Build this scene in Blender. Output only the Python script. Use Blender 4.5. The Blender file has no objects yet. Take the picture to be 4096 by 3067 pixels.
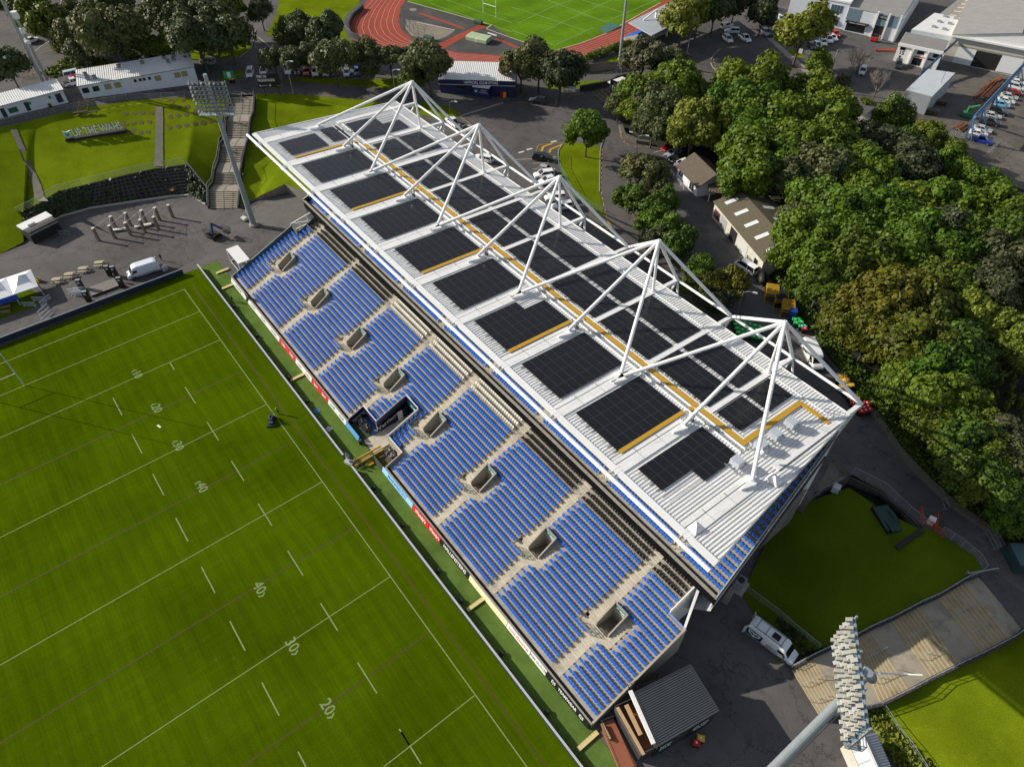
import bpy, math, random
from mathutils import Vector, Matrix
from mathutils.geometry import tessellate_polygon
R_ = math.radians
S = bpy.context.scene
# ---------------------------------------------------------------- camera (a drone about 89 m above the pitch)
CAM = Vector((116.8265, -14.7195, 89.0475)); YAW, PIT, ROL, FPX = 2.4841668, 0.8257360, -0.0060101, 2800.0
_f = Vector((math.cos(PIT)*math.cos(YAW), math.cos(PIT)*math.sin(YAW), -math.sin(PIT)))
_r0 = _f.cross(Vector((0, 0, 1))).normalized(); _u0 = _r0.cross(_f)
_r = _r0*math.cos(ROL) + _u0*math.sin(ROL); _u = _u0*math.cos(ROL) - _r0*math.sin(ROL)
cam = bpy.data.cameras.new('camera'); cam.sensor_width = 36; cam.lens = 36*FPX/4096; cam.clip_end = 4000; cam.clip_start = 1
camo = bpy.data.objects.new('camera', cam); S.collection.objects.link(camo)
camo.matrix_world = Matrix(((_r.x, _u.x, -_f.x, CAM.x), (_r.y, _u.y, -_f.y, CAM.y), (_r.z, _u.z, -_f.z, CAM.z), (0, 0, 0, 1)))
S.camera = camo
# ---------------------------------------------------------------- light
SUN_EL, SUN_AZ = R_(25.8), R_(36.3)           # direction the light travels, in plan
w = bpy.data.worlds.new('World'); S.world = w; w.use_nodes = True
nt = w.node_tree; bg = nt.nodes['Background']; sky = nt.nodes.new('ShaderNodeTexSky'); sky.sky_type = 'NISHITA'; sky.sun_disc = False
sky.sun_elevation = SUN_EL; sky.sun_rotation = math.atan2(-math.cos(SUN_AZ), -math.sin(SUN_AZ)) % (2*math.pi)
hs_ = nt.nodes.new('ShaderNodeHueSaturation'); hs_.inputs['Saturation'].default_value = .55      # thin cloud in the sky
nt.links.new(sky.outputs[0], hs_.inputs['Color']); nt.links.new(hs_.outputs[0], bg.inputs[0]); bg.inputs[1].default_value = 0.095
sl = bpy.data.lights.new('sun', 'SUN'); sl.energy = 4.5; sl.angle = R_(0.5); sl.color = (1, 0.93, 0.80)
so = bpy.data.objects.new('sun', sl); S.collection.objects.link(so)
so.rotation_euler = Vector((math.cos(SUN_AZ)*math.cos(SUN_EL), math.sin(SUN_AZ)*math.cos(SUN_EL), -math.sin(SUN_EL))).to_track_quat('-Z', 'Y').to_euler()
so.location = (-60, -60, 120)
S.view_settings.view_transform = 'Standard'; S.view_settings.look = 'None'; S.view_settings.gamma = 1
S.view_settings.use_curve_mapping = False; S.view_settings.exposure = 0.45
S.cycles.max_bounces = 5; S.cycles.diffuse_bounces = 2; S.cycles.transparent_max_bounces = 6
C = S.collection
# ---------------------------------------------------------------- measuring: a spot of the photograph to a place in the world
def P(k, x, y):
    return (1024*(k % 4) + x*.4638, (0, 768, 1536, 2300)[k//4] + y*.4638)
def _ray(p):
    a, b = (p[0]-2048)/FPX, -(p[1]-1533.5)/FPX
    return _r*a + _u*b + _f
def L(k, x, y, z=0.0):                        # on a level at height z
    d = _ray(P(k, x, y)); return CAM + d*((z-CAM.z)/d.z)
def UP(x, y): return 7.5 - .016*(x+75) - .036*(y-40)      # the ground outside the bowl, a gentle tilt
def G(k, x, y, h=0.0):                        # on the outer ground (+h)
    d = _ray(P(k, x, y)); t = (7.5 + h - .016*(CAM.x+75) - .036*(CAM.y-40) - CAM.z)/(d.z + .016*d.x + .036*d.y)
    return CAM + d*t
# ---------------------------------------------------------------- materials
def lin(h):
    h = h.lstrip('#'); v = [int(h[i:i+2], 16)/255 for i in (0, 2, 4)]
    return tuple(c/12.92 if c <= .04045 else ((c+.055)/1.055)**2.4 for c in v)
MATS = {}
def M(name, col, rough=.6, metal=0, noise=None, bump=None, col2=None, spec=.5, emit=None, coat=0):
    if name in MATS: return MATS[name]
    m = bpy.data.materials.new(name); m.use_nodes = True; n = m.node_tree; b = n.nodes['Principled BSDF']
    c = col if not isinstance(col, str) else lin(col)
    b.inputs['Base Color'].default_value = (*c, 1); b.inputs['Roughness'].default_value = rough; b.inputs['Metallic'].default_value = metal
    b.inputs['Specular IOR Level'].default_value = spec; b.inputs['Coat Weight'].default_value = coat
    if noise or bump:
        tc = n.nodes.new('ShaderNodeTexCoord')
    if noise:
        c2 = col2 if col2 is not None else tuple(x*.6 for x in c)
        if isinstance(c2, str): c2 = lin(c2)
        a = n.nodes.new('ShaderNodeTexNoise'); a.inputs['Scale'].default_value = noise[0]; a.inputs['Detail'].default_value = 8; a.inputs['Roughness'].default_value = .68
        n.links.new(tc.outputs['Object'], a.inputs[0])
        r = n.nodes.new('ShaderNodeValToRGB'); r.color_ramp.elements[0].position = .5-noise[1]; r.color_ramp.elements[1].position = .5+noise[1]
        r.color_ramp.elements[0].color = (*c2, 1); r.color_ramp.elements[1].color = (*c, 1)
        n.links.new(a.outputs[0], r.inputs[0]); n.links.new(r.outputs[0], b.inputs['Base Color'])
    if bump:
        a2 = n.nodes.new('ShaderNodeTexNoise'); a2.inputs['Scale'].default_value = bump[0]; a2.inputs['Detail'].default_value = 4
        n.links.new(tc.outputs['Object'], a2.inputs[0])
        bu = n.nodes.new('ShaderNodeBump'); bu.inputs['Strength'].default_value = bump[1]; bu.inputs['Distance'].default_value = bump[2] if len(bump) > 2 else .1
        n.links.new(a2.outputs[0], bu.inputs['Height']); n.links.new(bu.outputs[0], b.inputs['Normal'])
    if emit: b.inputs['Emission Color'].default_value = (*emit, 1); b.inputs['Emission Strength'].default_value = 1
    MATS[name] = m; return m
def grass(name, base, dry, mow=None, scale=.35, fine=9):
    """turf: broad patches, fine mottling, optional mowing stripes across axis mow=(axis, width, amount)"""
    m = bpy.data.materials.new(name); m.use_nodes = True; n = m.node_tree; b = n.nodes['Principled BSDF']; lk = n.links.new
    b.inputs['Roughness'].default_value = 1; b.inputs['Specular IOR Level'].default_value = 0
    tc = n.nodes.new('ShaderNodeTexCoord')
    def nz(s, d=5, r=.6):
        a = n.nodes.new('ShaderNodeTexNoise'); a.inputs['Scale'].default_value = s; a.inputs['Detail'].default_value = d; a.inputs['Roughness'].default_value = r
        lk(tc.outputs['Object'], a.inputs[0]); return a
    def ramp(src, p0, p1, c0, c1):
        r = n.nodes.new('ShaderNodeValToRGB'); e = r.color_ramp.elements; e[0].position = p0; e[1].position = p1; e[0].color = (*c0, 1); e[1].color = (*c1, 1)
        lk(src, r.inputs[0]); return r
    def mix(f, a, bb, t='MIX'):
        x = n.nodes.new('ShaderNodeMix'); x.data_type = 'RGBA'; x.blend_type = t
        if isinstance(f, float): x.inputs[0].default_value = f
        else: lk(f, x.inputs[0])
        lk(a, x.inputs[6]); lk(bb, x.inputs[7]); return x.outputs[2]
    dk = tuple(c*.72 for c in base)
    big = ramp(nz(scale*.12).outputs[0], .38, .62, dk, base)
    fn = ramp(nz(fine, 6, .75).outputs[0], .3, .72, (.5, .52, .45), (1.45, 1.4, 1.3))
    col = mix(1.0, big.outputs[0], fn.outputs[0], 'MULTIPLY')
    med = ramp(nz(scale*2.2, 8, .75).outputs[0], .60, .80, (0, 0, 0), (.75, .75, .75))
    dr = n.nodes.new('ShaderNodeRGB'); dr.outputs[0].default_value = (*dry, 1)
    col = mix(med.outputs[0], col, dr.outputs[0])
    if mow:
        ax, wd, am = mow
        sp = n.nodes.new('ShaderNodeSeparateXYZ'); lk(tc.outputs['Object'], sp.inputs[0])
        a = n.nodes.new('ShaderNodeMath'); a.operation = 'MULTIPLY'; a.inputs[1].default_value = math.pi/wd; lk(sp.outputs[ax], a.inputs[0])
        # a slow wobble keeps the mower passes from being ruler straight
        ad = n.nodes.new('ShaderNodeMath'); ad.operation = 'MULTIPLY_ADD'; lk(nz(.08, 3).outputs[0], ad.inputs[0]); ad.inputs[1].default_value = 5; lk(a.outputs[0], ad.inputs[2])
        s = n.nodes.new('ShaderNodeMath'); s.operation = 'SINE'; lk(ad.outputs[0], s.inputs[0])
        s2 = n.nodes.new('ShaderNodeMath'); s2.operation = 'MULTIPLY_ADD'; s2.inputs[1].default_value = .5; s2.inputs[2].default_value = .5; lk(s.outputs[0], s2.inputs[0])
        st = ramp(s2.outputs[0], .2, .8, (1-am,)*3, (1+am,)*3)
        col = mix(1.0, col, st.outputs[0], 'MULTIPLY')
        # streaks left by the mower, drawn out along its runs, and a fainter set across them
        for scv, am2 in (((.10,2.6,1),.16),((1.3,.07,1),.09)):
            mp = n.nodes.new('ShaderNodeMapping'); mp.inputs['Scale'].default_value = scv; lk(tc.outputs['Object'], mp.inputs[0])
            a3 = n.nodes.new('ShaderNodeTexNoise'); a3.inputs['Scale'].default_value = 1; a3.inputs['Detail'].default_value = 6; a3.inputs['Roughness'].default_value = .7; lk(mp.outputs[0], a3.inputs[0])
            col = mix(1.0, col, ramp(a3.outputs[0], .3, .7, (1-am2,)*3, (1+am2,)*3).outputs[0], 'MULTIPLY')
    lk(col, b.inputs['Base Color'])
    bu = n.nodes.new('ShaderNodeBump'); bu.inputs['Strength'].default_value = .35; bu.inputs['Distance'].default_value = .06
    lk(nz(14, 3).outputs[0], bu.inputs['Height']); lk(bu.outputs[0], b.inputs['Normal'])
    MATS[name] = m; return m
def worn(name, c0, c1, stain, crack=.0, big=.06, rough=.9, streak=None):
    """an outdoor hard surface: broad tone changes, patches, stains, grit, optional cracks or streaks"""
    m = bpy.data.materials.new(name); m.use_nodes = True; n = m.node_tree; b = n.nodes['Principled BSDF']; lk = n.links.new
    b.inputs['Roughness'].default_value = rough; b.inputs['Specular IOR Level'].default_value = .25; tc = n.nodes.new('ShaderNodeTexCoord')
    def tex(s, d=6, r=.65, kind='ShaderNodeTexNoise', sc=None):
        a = n.nodes.new(kind); a.inputs['Scale'].default_value = s
        if kind == 'ShaderNodeTexNoise': a.inputs['Detail'].default_value = d; a.inputs['Roughness'].default_value = r
        if sc: mp = n.nodes.new('ShaderNodeMapping'); mp.inputs['Scale'].default_value = sc; lk(tc.outputs['Object'], mp.inputs[0]); lk(mp.outputs[0], a.inputs[0])
        else: lk(tc.outputs['Object'], a.inputs[0])
        return a
    def ramp(src, p0, p1, a, c):
        r = n.nodes.new('ShaderNodeValToRGB'); e = r.color_ramp.elements; e[0].position = p0; e[1].position = p1; e[0].color = (*a,1); e[1].color = (*c,1); lk(src, r.inputs[0]); return r.outputs[0]
    def mul(a, c):
        x = n.nodes.new('ShaderNodeMix'); x.data_type = 'RGBA'; x.blend_type = 'MULTIPLY'; x.inputs[0].default_value = 1; lk(a, x.inputs[6]); lk(c, x.inputs[7]); return x.outputs[2]
    col = ramp(tex(big, 5).outputs[0], .36, .64, c1, c0)
    col = mul(col, ramp(tex(.45, 8, .72).outputs[0], .32, .50, (stain,)*3, (1,1,1)))
    col = mul(col, ramp(tex(7, 6, .8).outputs[0], .3, .7, (.82,)*3, (1.16,)*3))
    if crack:
        v = tex(crack, kind='ShaderNodeTexVoronoi'); v.feature = 'DISTANCE_TO_EDGE'
        # warped cells make the seams wander
        w_ = tex(.5, 4); mx = n.nodes.new('ShaderNodeVectorMath'); mx.operation = 'MULTIPLY_ADD'; lk(w_.outputs['Color'], mx.inputs[0]); mx.inputs[1].default_value = (5,5,5); lk(tc.outputs['Object'], mx.inputs[2]); lk(mx.outputs[0], v.inputs['Vector'])
        col = mul(col, ramp(v.outputs['Distance'], .004, .012, (.6,)*3, (1,1,1)))
        v2 = tex(.075, kind='ShaderNodeTexVoronoi'); v2.distance = 'CHEBYCHEV'; col = mul(col, ramp(v2.outputs['Color'], .15, .25, (.80,)*3, (1,1,1)))
    if streak: col = mul(col, ramp(tex(1, 6, .7, sc=streak).outputs[0], .34, .62, (.86,.855,.84), (1,1,1)))
    lk(col, b.inputs['Base Color']); bu = n.nodes.new('ShaderNodeBump'); bu.inputs['Strength'].default_value = .25; bu.inputs['Distance'].default_value = .02; lk(tex(30, 3).outputs[0], bu.inputs['Height']); lk(bu.outputs[0], b.inputs['Normal'])
    MATS[name] = m; return m
# ---------------------------------------------------------------- mesh builder
class MB:
    def __init__(s): s.v = []; s.f = []; s.m = []; s.mi = 0; s.smooth = False
    def add(s, vs, fs, mi=None):
        o = len(s.v); s.v += [tuple(v) for v in vs]; mi = s.mi if mi is None else mi
        for f in fs: s.f.append(tuple(i+o for i in f)); s.m.append(mi)
    def face(s, *pts, mi=None): s.add(pts, [tuple(range(len(pts)))], mi)
    def bx(s, x0, x1, y0, y1, z0, z1, mi=None):
        s.add([(x0,y0,z0),(x1,y0,z0),(x1,y1,z0),(x0,y1,z0),(x0,y0,z1),(x1,y0,z1),(x1,y1,z1),(x0,y1,z1)],
              [(3,2,1,0),(4,5,6,7),(0,1,5,4),(1,2,6,5),(2,3,7,6),(3,0,4,7)], mi)
    def obx(s, c, sx, sy, sz, rz=0, mi=None, tilt=0):      # box standing on c, turned by rz
        ca, sa = math.cos(rz), math.sin(rz); vs = []
        for z in (0, sz):
            for a, b in ((-1,-1),(1,-1),(1,1),(-1,1)):
                x, y = a*sx/2, b*sy/2 + z*math.tan(tilt); vs.append((c[0]+x*ca-y*sa, c[1]+x*sa+y*ca, c[2]+z))
        s.add(vs, [(3,2,1,0),(4,5,6,7),(0,1,5,4),(1,2,6,5),(2,3,7,6),(3,0,4,7)], mi)
    def prism(s, pts, z0, z1, mi=None, top=None):
        n = len(pts); a = sum(pts[i][0]*pts[(i+1)%n][1]-pts[(i+1)%n][0]*pts[i][1] for i in range(n))
        if a < 0: pts = pts[::-1]
        vs = [(p[0],p[1],z0) for p in pts]+[(p[0],p[1],z1) for p in pts]
        tri = tessellate_polygon([[Vector((p[0],p[1],0)) for p in pts]])
        s.add(vs, [(i,(i+1)%n,n+(i+1)%n,n+i) for i in range(n)], mi)
        s.add(vs, [tuple(n+i for i in t) for t in tri]+[tuple(reversed(t)) for t in tri], mi if top is None else top)
    def poly(s, pts, mi=None, holes=()):
        loops = [[Vector((p[0],p[1],0)) for p in pts]]+[[Vector((p[0],p[1],0)) for p in h] for h in holes]
        al = list(pts)+[p for h in holes for p in h]; o = []
        for t in tessellate_polygon(loops):
            a, b, c = (al[i] for i in t)
            cr = (b[0]-a[0])*(c[1]-a[1])-(b[1]-a[1])*(c[0]-a[0])
            o.append(t if cr > 0 else tuple(reversed(t)))
        s.add(al, o, mi)
    def tube(s, a, b, r0, r1=None, n=8, mi=None, cap=True):
        a, b = Vector(a), Vector(b); r1 = r0 if r1 is None else r1; d = (b-a)
        if d.length < 1e-6: return
        d.normalize(); u = d.cross(Vector((0,0,1)) if abs(d.z) < .95 else Vector((1,0,0))).normalized(); w_ = d.cross(u)
        vs = []
        for c, r in ((a, r0), (b, r1)):
            for i in range(n):
                t = 2*math.pi*i/n; vs.append(c+u*(r*math.cos(t))+w_*(r*math.sin(t)))
        fs = [(i, i+n, (i+1)%n+n, (i+1)%n) for i in range(n)]
        if cap: fs += [tuple(range(n)), tuple(range(2*n-1, n-1, -1))]
        s.add(vs, fs, mi)
    def beam(s, a, b, wd, ht, mi=None, up=(0,0,1)):         # rectangular bar from a to b
        a, b = Vector(a), Vector(b); d = (b-a).normalized(); up = Vector(up)
        u = d.cross(up)
        if u.length < 1e-4: u = d.cross(Vector((1,0,0)))
        u.normalize(); v = u.cross(d)
        vs = [c+u*(i*wd/2)+v*(j*ht/2) for c in (a, b) for i, j in ((-1,-1),(1,-1),(1,1),(-1,1))]
        s.add(vs, [(0,1,2,3),(7,6,5,4),(0,4,5,1),(1,5,6,2),(2,6,7,3),(3,7,4,0)], mi)
    def ico(s, c, r, rng=None, j=0, sz=1, mi=None):
        t = (1+5**.5)/2; vs = [Vector(p).normalized() for p in ((-1,t,0),(1,t,0),(-1,-t,0),(1,-t,0),(0,-1,t),(0,1,t),(0,-1,-t),(0,1,-t),(t,0,-1),(t,0,1),(-t,0,-1),(-t,0,1))]
        fs = [(0,11,5),(0,5,1),(0,1,7),(0,7,10),(0,10,11),(1,5,9),(5,11,4),(11,10,2),(10,7,6),(7,1,8),(3,9,4),(3,4,2),(3,2,6),(3,6,8),(3,8,9),(4,9,5),(2,4,11),(6,2,10),(8,6,7),(9,8,1)]
        s.add([(c[0]+v.x*r*(1+(rng.uniform(-j,j) if rng else 0)), c[1]+v.y*r*(1+(rng.uniform(-j,j) if rng else 0)), c[2]+v.z*r*sz) for v in vs], fs, mi)
    def mesh(s, name, mats, loc=(0,0,0)):
        me = bpy.data.meshes.new(name); lx, ly, lz = loc
        me.from_pydata([(x-lx, y-ly, z-lz) for x, y, z in s.v], [], s.f)
        for m in (mats if isinstance(mats, (list, tuple)) else [mats]): me.materials.append(m)
        me.polygons.foreach_set('material_index', s.m)
        if s.smooth: me.polygons.foreach_set('use_smooth', [True]*len(s.f))
        me.update(); return me
    def build(s, name, mats, parent=None, loc=None):
        """loc: where the object's origin goes when the points are given in world coordinates"""
        if parent is not None and loc is None and parent.get('_w'): off = parent.location
        else: off = Vector(loc) if loc is not None else Vector((0,0,0))
        o = bpy.data.objects.new(name, s.mesh(name, mats, off)); C.objects.link(o)
        if parent is not None:
            o.parent = parent
            if not parent.get('_w') and loc is not None: o.location = loc
        else: o.location = off
        return o
def tag(o, label=None, cat=None, group=None, kind=None):
    if label: o['label'] = label
    if cat: o['category'] = cat
    if group: o['group'] = group
    if kind: o['kind'] = kind
    return o
def thing(name, label, cat, loc=(0,0,0), rz=0, group=None, world=False):
    """an Empty at the base of a thing; world=True: its parts are given in world coordinates"""
    o = bpy.data.objects.new(name, None); C.objects.link(o); o.location = loc; o.rotation_euler = (0,0,rz); o.empty_display_size = .3
    if world: o['_w'] = 1
    return tag(o, label, cat, group)
def struct(mb, name, mats): return tag(mb.build(name, mats), kind='structure')
def solo(mb, name, mats, label, cat, loc, group=None): return tag(mb.build(name, mats, None, loc), label, cat, group)
def dup(root, loc, rz, label=None, group=None, sc=None):
    r = root.copy(); C.objects.link(r); r.location = loc; r.rotation_euler = (0,0,rz)
    if sc: r.scale = sc
    if label: r['label'] = label
    if group: r['group'] = group
    for ch in list(root.children):
        c = ch.copy(); C.objects.link(c); c.parent = r
        for g in ch.children:
            d = g.copy(); C.objects.link(d); d.parent = c
    return r
TEXTS = []
def text(body, size, at, xd, yd, mat, parent=None, name='lettering', align='CENTER', sx=1.0, ext=.01, bold=0.0, alignv='CENTER', fit=None):
    cu = bpy.data.curves.new(name, 'FONT'); cu.body = body; cu.size = size; cu.align_x = align; cu.align_y = alignv; cu.extrude = ext; cu.offset = bold*size
    cu.resolution_u = 2; cu.materials.append(mat)
    o = bpy.data.objects.new('tmp', cu); C.objects.link(o)
    x = Vector(xd).normalized(); y = Vector(yd); y = (y - x*y.dot(x)).normalized(); z = x.cross(y); at = Vector(at)
    if parent is not None and parent.get('_w'): at = at - parent.location
    x = x*sx
    TEXTS.append((o, Matrix(((x.x,y.x,z.x,at.x),(x.y,y.y,z.y,at.y),(x.z,y.z,z.z,at.z),(0,0,0,1))), parent, name, fit))
    return o
def bake_texts():
    """outlines of letters become meshes of their own"""
    dg = bpy.context.evaluated_depsgraph_get()
    for o, mw, parent, name, fit in TEXTS:
        me = bpy.data.meshes.new_from_object(o.evaluated_get(dg)); me.name = name
        n = bpy.data.objects.new(name, me); C.objects.link(n)
        if fit and len(me.vertices): xs = [v.co.x for v in me.vertices]; me.transform(Matrix.Diagonal((fit/(max(xs)-min(xs)),1,1,1)))
        if parent is not None: n.parent = parent
        n.matrix_local = mw
        bpy.data.objects.remove(o)
def hx(x): return M('paint '+x, x, .5)
WHITE = M('white paint', (.78,.78,.77), .45, noise=(1.2,.35), col2=(.68,.68,.67))
STEEL = M('white steel', (.8,.8,.8), .4, noise=(.7,.3), col2=(.70,.71,.71))
GALV = M('galvanised steel', (.42,.45,.47), .45, .4, noise=(3,.3))
DARK = M('dark metal', (.03,.032,.035), .5)
BLACK = M('black', (.012,.012,.013), .6)
CONC = M('concrete', (.36,.33,.28), .85, noise=(2.2,.3), col2=(.24,.22,.19), bump=(20,.2,.02))
CONCD = worn('weathered concrete', (.25,.225,.19), (.16,.145,.13), .6, big=.3)
ASPH = worn('asphalt', (.125,.116,.112), (.078,.073,.072), .72, crack=.09, big=.05)
YEL = M('yellow paint', (.62,.36,.02), .7, noise=(3,.3))
LINEW = M('white line paint', (.6,.62,.55), .85)
RUBBER = M('tyre rubber', (.015,.015,.016), .8)
GLASS = M('dark glass', (.012,.015,.018), .08, spec=.8)
WOOD = M('pale timber', (.50,.36,.19), .75, noise=(4,.3), col2=(.36,.24,.12))
# ================================================================ the setting: ground, roads, turf
GR_P = grass('pitch turf', (.066,.110,.0015), (.15,.14,.03), mow=(1,1.05,.045), scale=.45)
GR_T = grass('artificial turf', (.115,.19,.045), (.22,.29,.12), scale=2.2)
GR_B = grass('bank grass', (.150,.205,.008), (.20,.20,.02), scale=1.1)
GR_S = grass('shaded lawn', (.10,.15,.008), (.15,.15,.03), scale=.6)  # darker than the bank grass: shade put into the green
GR_2 = grass('far pitch turf', (.12,.24,.015), (.15,.25,.03), mow=(0,6,.08), scale=.4)
mb = MB()
B = [G(0,-900,1400), G(0,0,1100), G(0,250,1045), G(0,500,985), G(0,800,920), G(0,1100,872), G(0,1440,850), G(0,1960,832), G(1,0,815), G(1,300,812), G(1,600,838), G(1,950,862), G(1,1190,905)]
B = [Vector((b.x,b.y,0)) for b in B]
TOPEDGE = list(B)
B += [Vector(p) for p in ((-12,52,0),(-9,53.2,0),(99,52.6,0))]
CRIB = [(560,640),(720,780),(980,920),(1330,1230),(1480,1290),(1780,1480),(1850,1600)]
B += [Vector((*G(11,*p)[:2],0)) for p in CRIB]
B += [Vector((*G(15,*p)[:2],0)) for p in ((1815,0),(2211,480),(2700,950))]
B += [Vector(p) for p in ((190,60,0),(190,-150,0),(-120,-150,0))]
HOLE = [(p.x, p.y, UP(p.x,p.y)) for p in B]
big = 1600
mb.poly([(x,y,UP(x,y)) for x, y in ((-big,-big),(big,-big),(big,big),(-big,big))], holes=[HOLE])
struct(mb, 'ground', ASPH)
mb = MB(); n = len(HOLE)
for i in range(13, 17):                       # the cut behind the stand
    a, b = HOLE[i], HOLE[(i+1) % n]; mb.face((a[0],a[1],-.1),(b[0],b[1],-.1),b,a)
struct(mb, 'retaining_slope', CONCD)
mb = MB(); mb.face((-130,-160,-.03),(200,-160,-.03),(200,80,-.03),(-130,80,-.03)); struct(mb, 'lower_ground', ASPH)
mb = MB(); mb.face((-13.2,-78,.0),(150,-78,.0),(150,4.75,.0),(-13.2,4.75,.0)); struct(mb, 'pitch', GR_P)
mb = MB(); mb.face((-13.2,4.75,.0),(107,4.75,.0),(107,8.7,.0),(-13.2,8.7,.0)); struct(mb, 'turf_strip', GR_T)
# pitch lines, laid as sheets on the grass
FADE = M('faded line paint', (.30,.36,.17), .9, noise=(2.5,.3), col2=(.10,.16,.02))
RED = M('brown red line', (.075,.028,.010), .9, noise=(2.5,.3), col2=(.06,.04,.008))
mb = MB(); z = .004
def ln(x0, y0, x1, y1, wd=.13, mi=0, zz=z):
    a, b = Vector((x0,y0,zz)), Vector((x1,y1,zz)); d = (b-a).normalized(); nrm = Vector((-d.y,d.x,0))*wd/2
    mb.face(a-nrm, b-nrm, b+nrm, a+nrm, mi=mi)
ln(-8.3,0,112,0,.13); ln(-8.3,-68,-8.3,.07)
for x in (0,10,30,50,70,90): ln(x,-68,x,-.09,.11)
for x in (20,40,60,80): ln(x,-68,x,-.09,.16,1)
ln(-8.3,1.7,112,1.7,.16,1)
for x in range(20,100,10): ln(x-2.4,-9.43,x+2.4,-9.43,.16,0,z*2)
ln(10.1,-9.43,12.4,-9.43,.16,0,z*2); ln(88,-9.43,89.9,-9.43,.16,0,z*2)
for y in (-20.05,-48):
    for x in range(12,110,10): ln(x+.45,y,x+5.4,y,.16,0,z*2)
tag(mb.build('pitch_markings', [FADE, RED]), kind='structure')
NUMW = M('faded number paint', (.25,.31,.15), .9, noise=(3,.3), col2=(.10,.17,.03))
PN = bpy.data.objects.new('pitch_numbers', None); C.objects.link(PN); PN['kind'] = 'structure'
for s_, x in (("‹10",9.2),("‹20",19.2),("‹30",29.3),("‹40",39.3),("40›",60.7),("30›",70.7),("20›",80.4),("10›",90.6)):
    text(s_, 2.0, (x,-15.0,.009), (1,0,0), (0,1,0), NUMW, PN, 'pitch_number', sx=.95, ext=0.0, bold=.012)
# bank of grass round the far end: ruled from its top edge to the wall
from mathutils.bvhtree import BVHTree
BV = {}
def ruled(pairs, name, mat, nu=12, nv=14, bump=.12, seed=1):
    rng = random.Random(seed); m_ = MB(); rows = []
    for i in range(len(pairs)-1):
        for u in range(nu + (1 if i == len(pairs)-2 else 0)):
            t = u/nu; a = pairs[i][0].lerp(pairs[i+1][0], t); b = pairs[i][1].lerp(pairs[i+1][1], t); col = []
            for v in range(nv+1):
                p = a.lerp(b, v/nv)
                if 0 < v < nv: p = p + Vector((0,0,.05*math.sin(p.x*.35+1.3*math.sin(p.y*.3))+.03*math.sin(p.y*.6+p.x*.2)))
                col.append(p)
            rows.append(col)
    w_ = nv+1; m_.smooth = True
    m_.add([p for r in rows for p in r], [(i*w_+j, (i+1)*w_+j, (i+1)*w_+j+1, i*w_+j+1) for i in range(len(rows)-1) for j in range(nv)])
    o = struct(m_, name, mat); o['bvh_'] = 0; BV[name] = BVHTree.FromPolygons([Vector(v) for v in m_.v], m_.f); del o['bvh_']
    return o
BANK = [(G(0,-900,1400),L(4,-1100,800,0)),(G(0,0,1100),L(4,0,535,0)),(G(0,250,1045),L(4,205,432,.25)),(G(0,330,1025),L(4,148,195,1.6)),(G(0,500,985),L(0,520,1652,3.4)),(G(0,800,920),L(0,800,1577,4.3)),
        (G(0,1100,872),L(0,1100,1505,4.5)),(G(0,1440,850),L(0,1330,1455,4.5)),(G(0,1700,840),L(0,1612,1418,4.5)),(G(0,1955,832),L(4,1800,95,0))]
ruled(BANK, 'grass_bank', GR_B)
MOUND = [(G(1,-20,815),L(4,2060,130,0)),(G(1,300,812),L(4,2208,60,0.2)),(G(1,600,838),L(5,60,30,1.0)),(G(1,950,862),L(5,250,-60,2)),(G(1,1190,905),Vector((-13,36,3.0))),(Vector((-12,52,UP(-12,52))),Vector((-10.5,45,3.2)))]
ruled(MOUND, 'grass_mound', GR_B, seed=4)
# lower lawn beside the stand and the bright lawn beyond the terraces
def sheet(name, mat, tris_pts, dz=.0):
    m_ = MB(); m_.poly([(p[0],p[1],p[2]+dz) for p in tris_pts]); return struct(m_, name, mat)
mb = MB(); ft = [p[1] for p in MOUND]
for a, c in zip(ft, ft[1:]): mb.face((a.x,a.y,-.1),(c.x,c.y,-.1),c+Vector((0,0,.25)),a+Vector((0,0,.25)))
a = ft[-1]; mb.face((a.x,a.y,-.1),(-9,53.2,-.1),(-9,53.2,6),a)
tag(mb.build('retaining_wall',[CONCD],None,(ft[2].x,ft[2].y,0)),'dark curved concrete retaining wall at the foot of the mound by the stand corner','wall')
mb = MB(); mb.poly([(p.x,p.y,.004) for p in (L(5,90,60),L(5,380,0),L(5,500,230),L(5,340,360),L(5,250,330),L(5,0,300),L(4,2060,200))]); struct(mb,'concrete_apron',M('worn concrete apron',(.15,.135,.12),.9,noise=(.5,.3),col2=(.08,.075,.07)))
# ================================================================ the grandstand
ROWP, RISE, Y0, Z0 = .85, .317, 9.35, .62
rowY = lambda j: Y0 + ROWP*j
rowZ = lambda j: Z0 + RISE*j
VOM = [.8, 14.76, 28.5, 41.1, 53.2, 66.1, 79.6, 93.3]
CONCS = worn('terrace concrete', (.46,.42,.355), (.36,.325,.28), .68, big=.2)
STEPC = worn('stair concrete', (.56,.51,.41), (.44,.40,.33), .75, big=.4)
BLUE = M('blue seat plastic', (.014,.15,.68), .42, noise=(.5,.25), col2=(.013,.115,.54))
SEATK = M('black seat plastic', (.012,.011,.011), .6, spec=.2)
SEATW = M('white seat plastic', (.72,.70,.64), .45)
stand = thing('grandstand', 'two tier stand of blue seats under a white roof hung from pyramid masts', 'grandstand', (48,30,0), world=True)
def x_range(j): return (-4.9, 101.3) if j <= 16 else (-2.6, 98.7)
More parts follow.
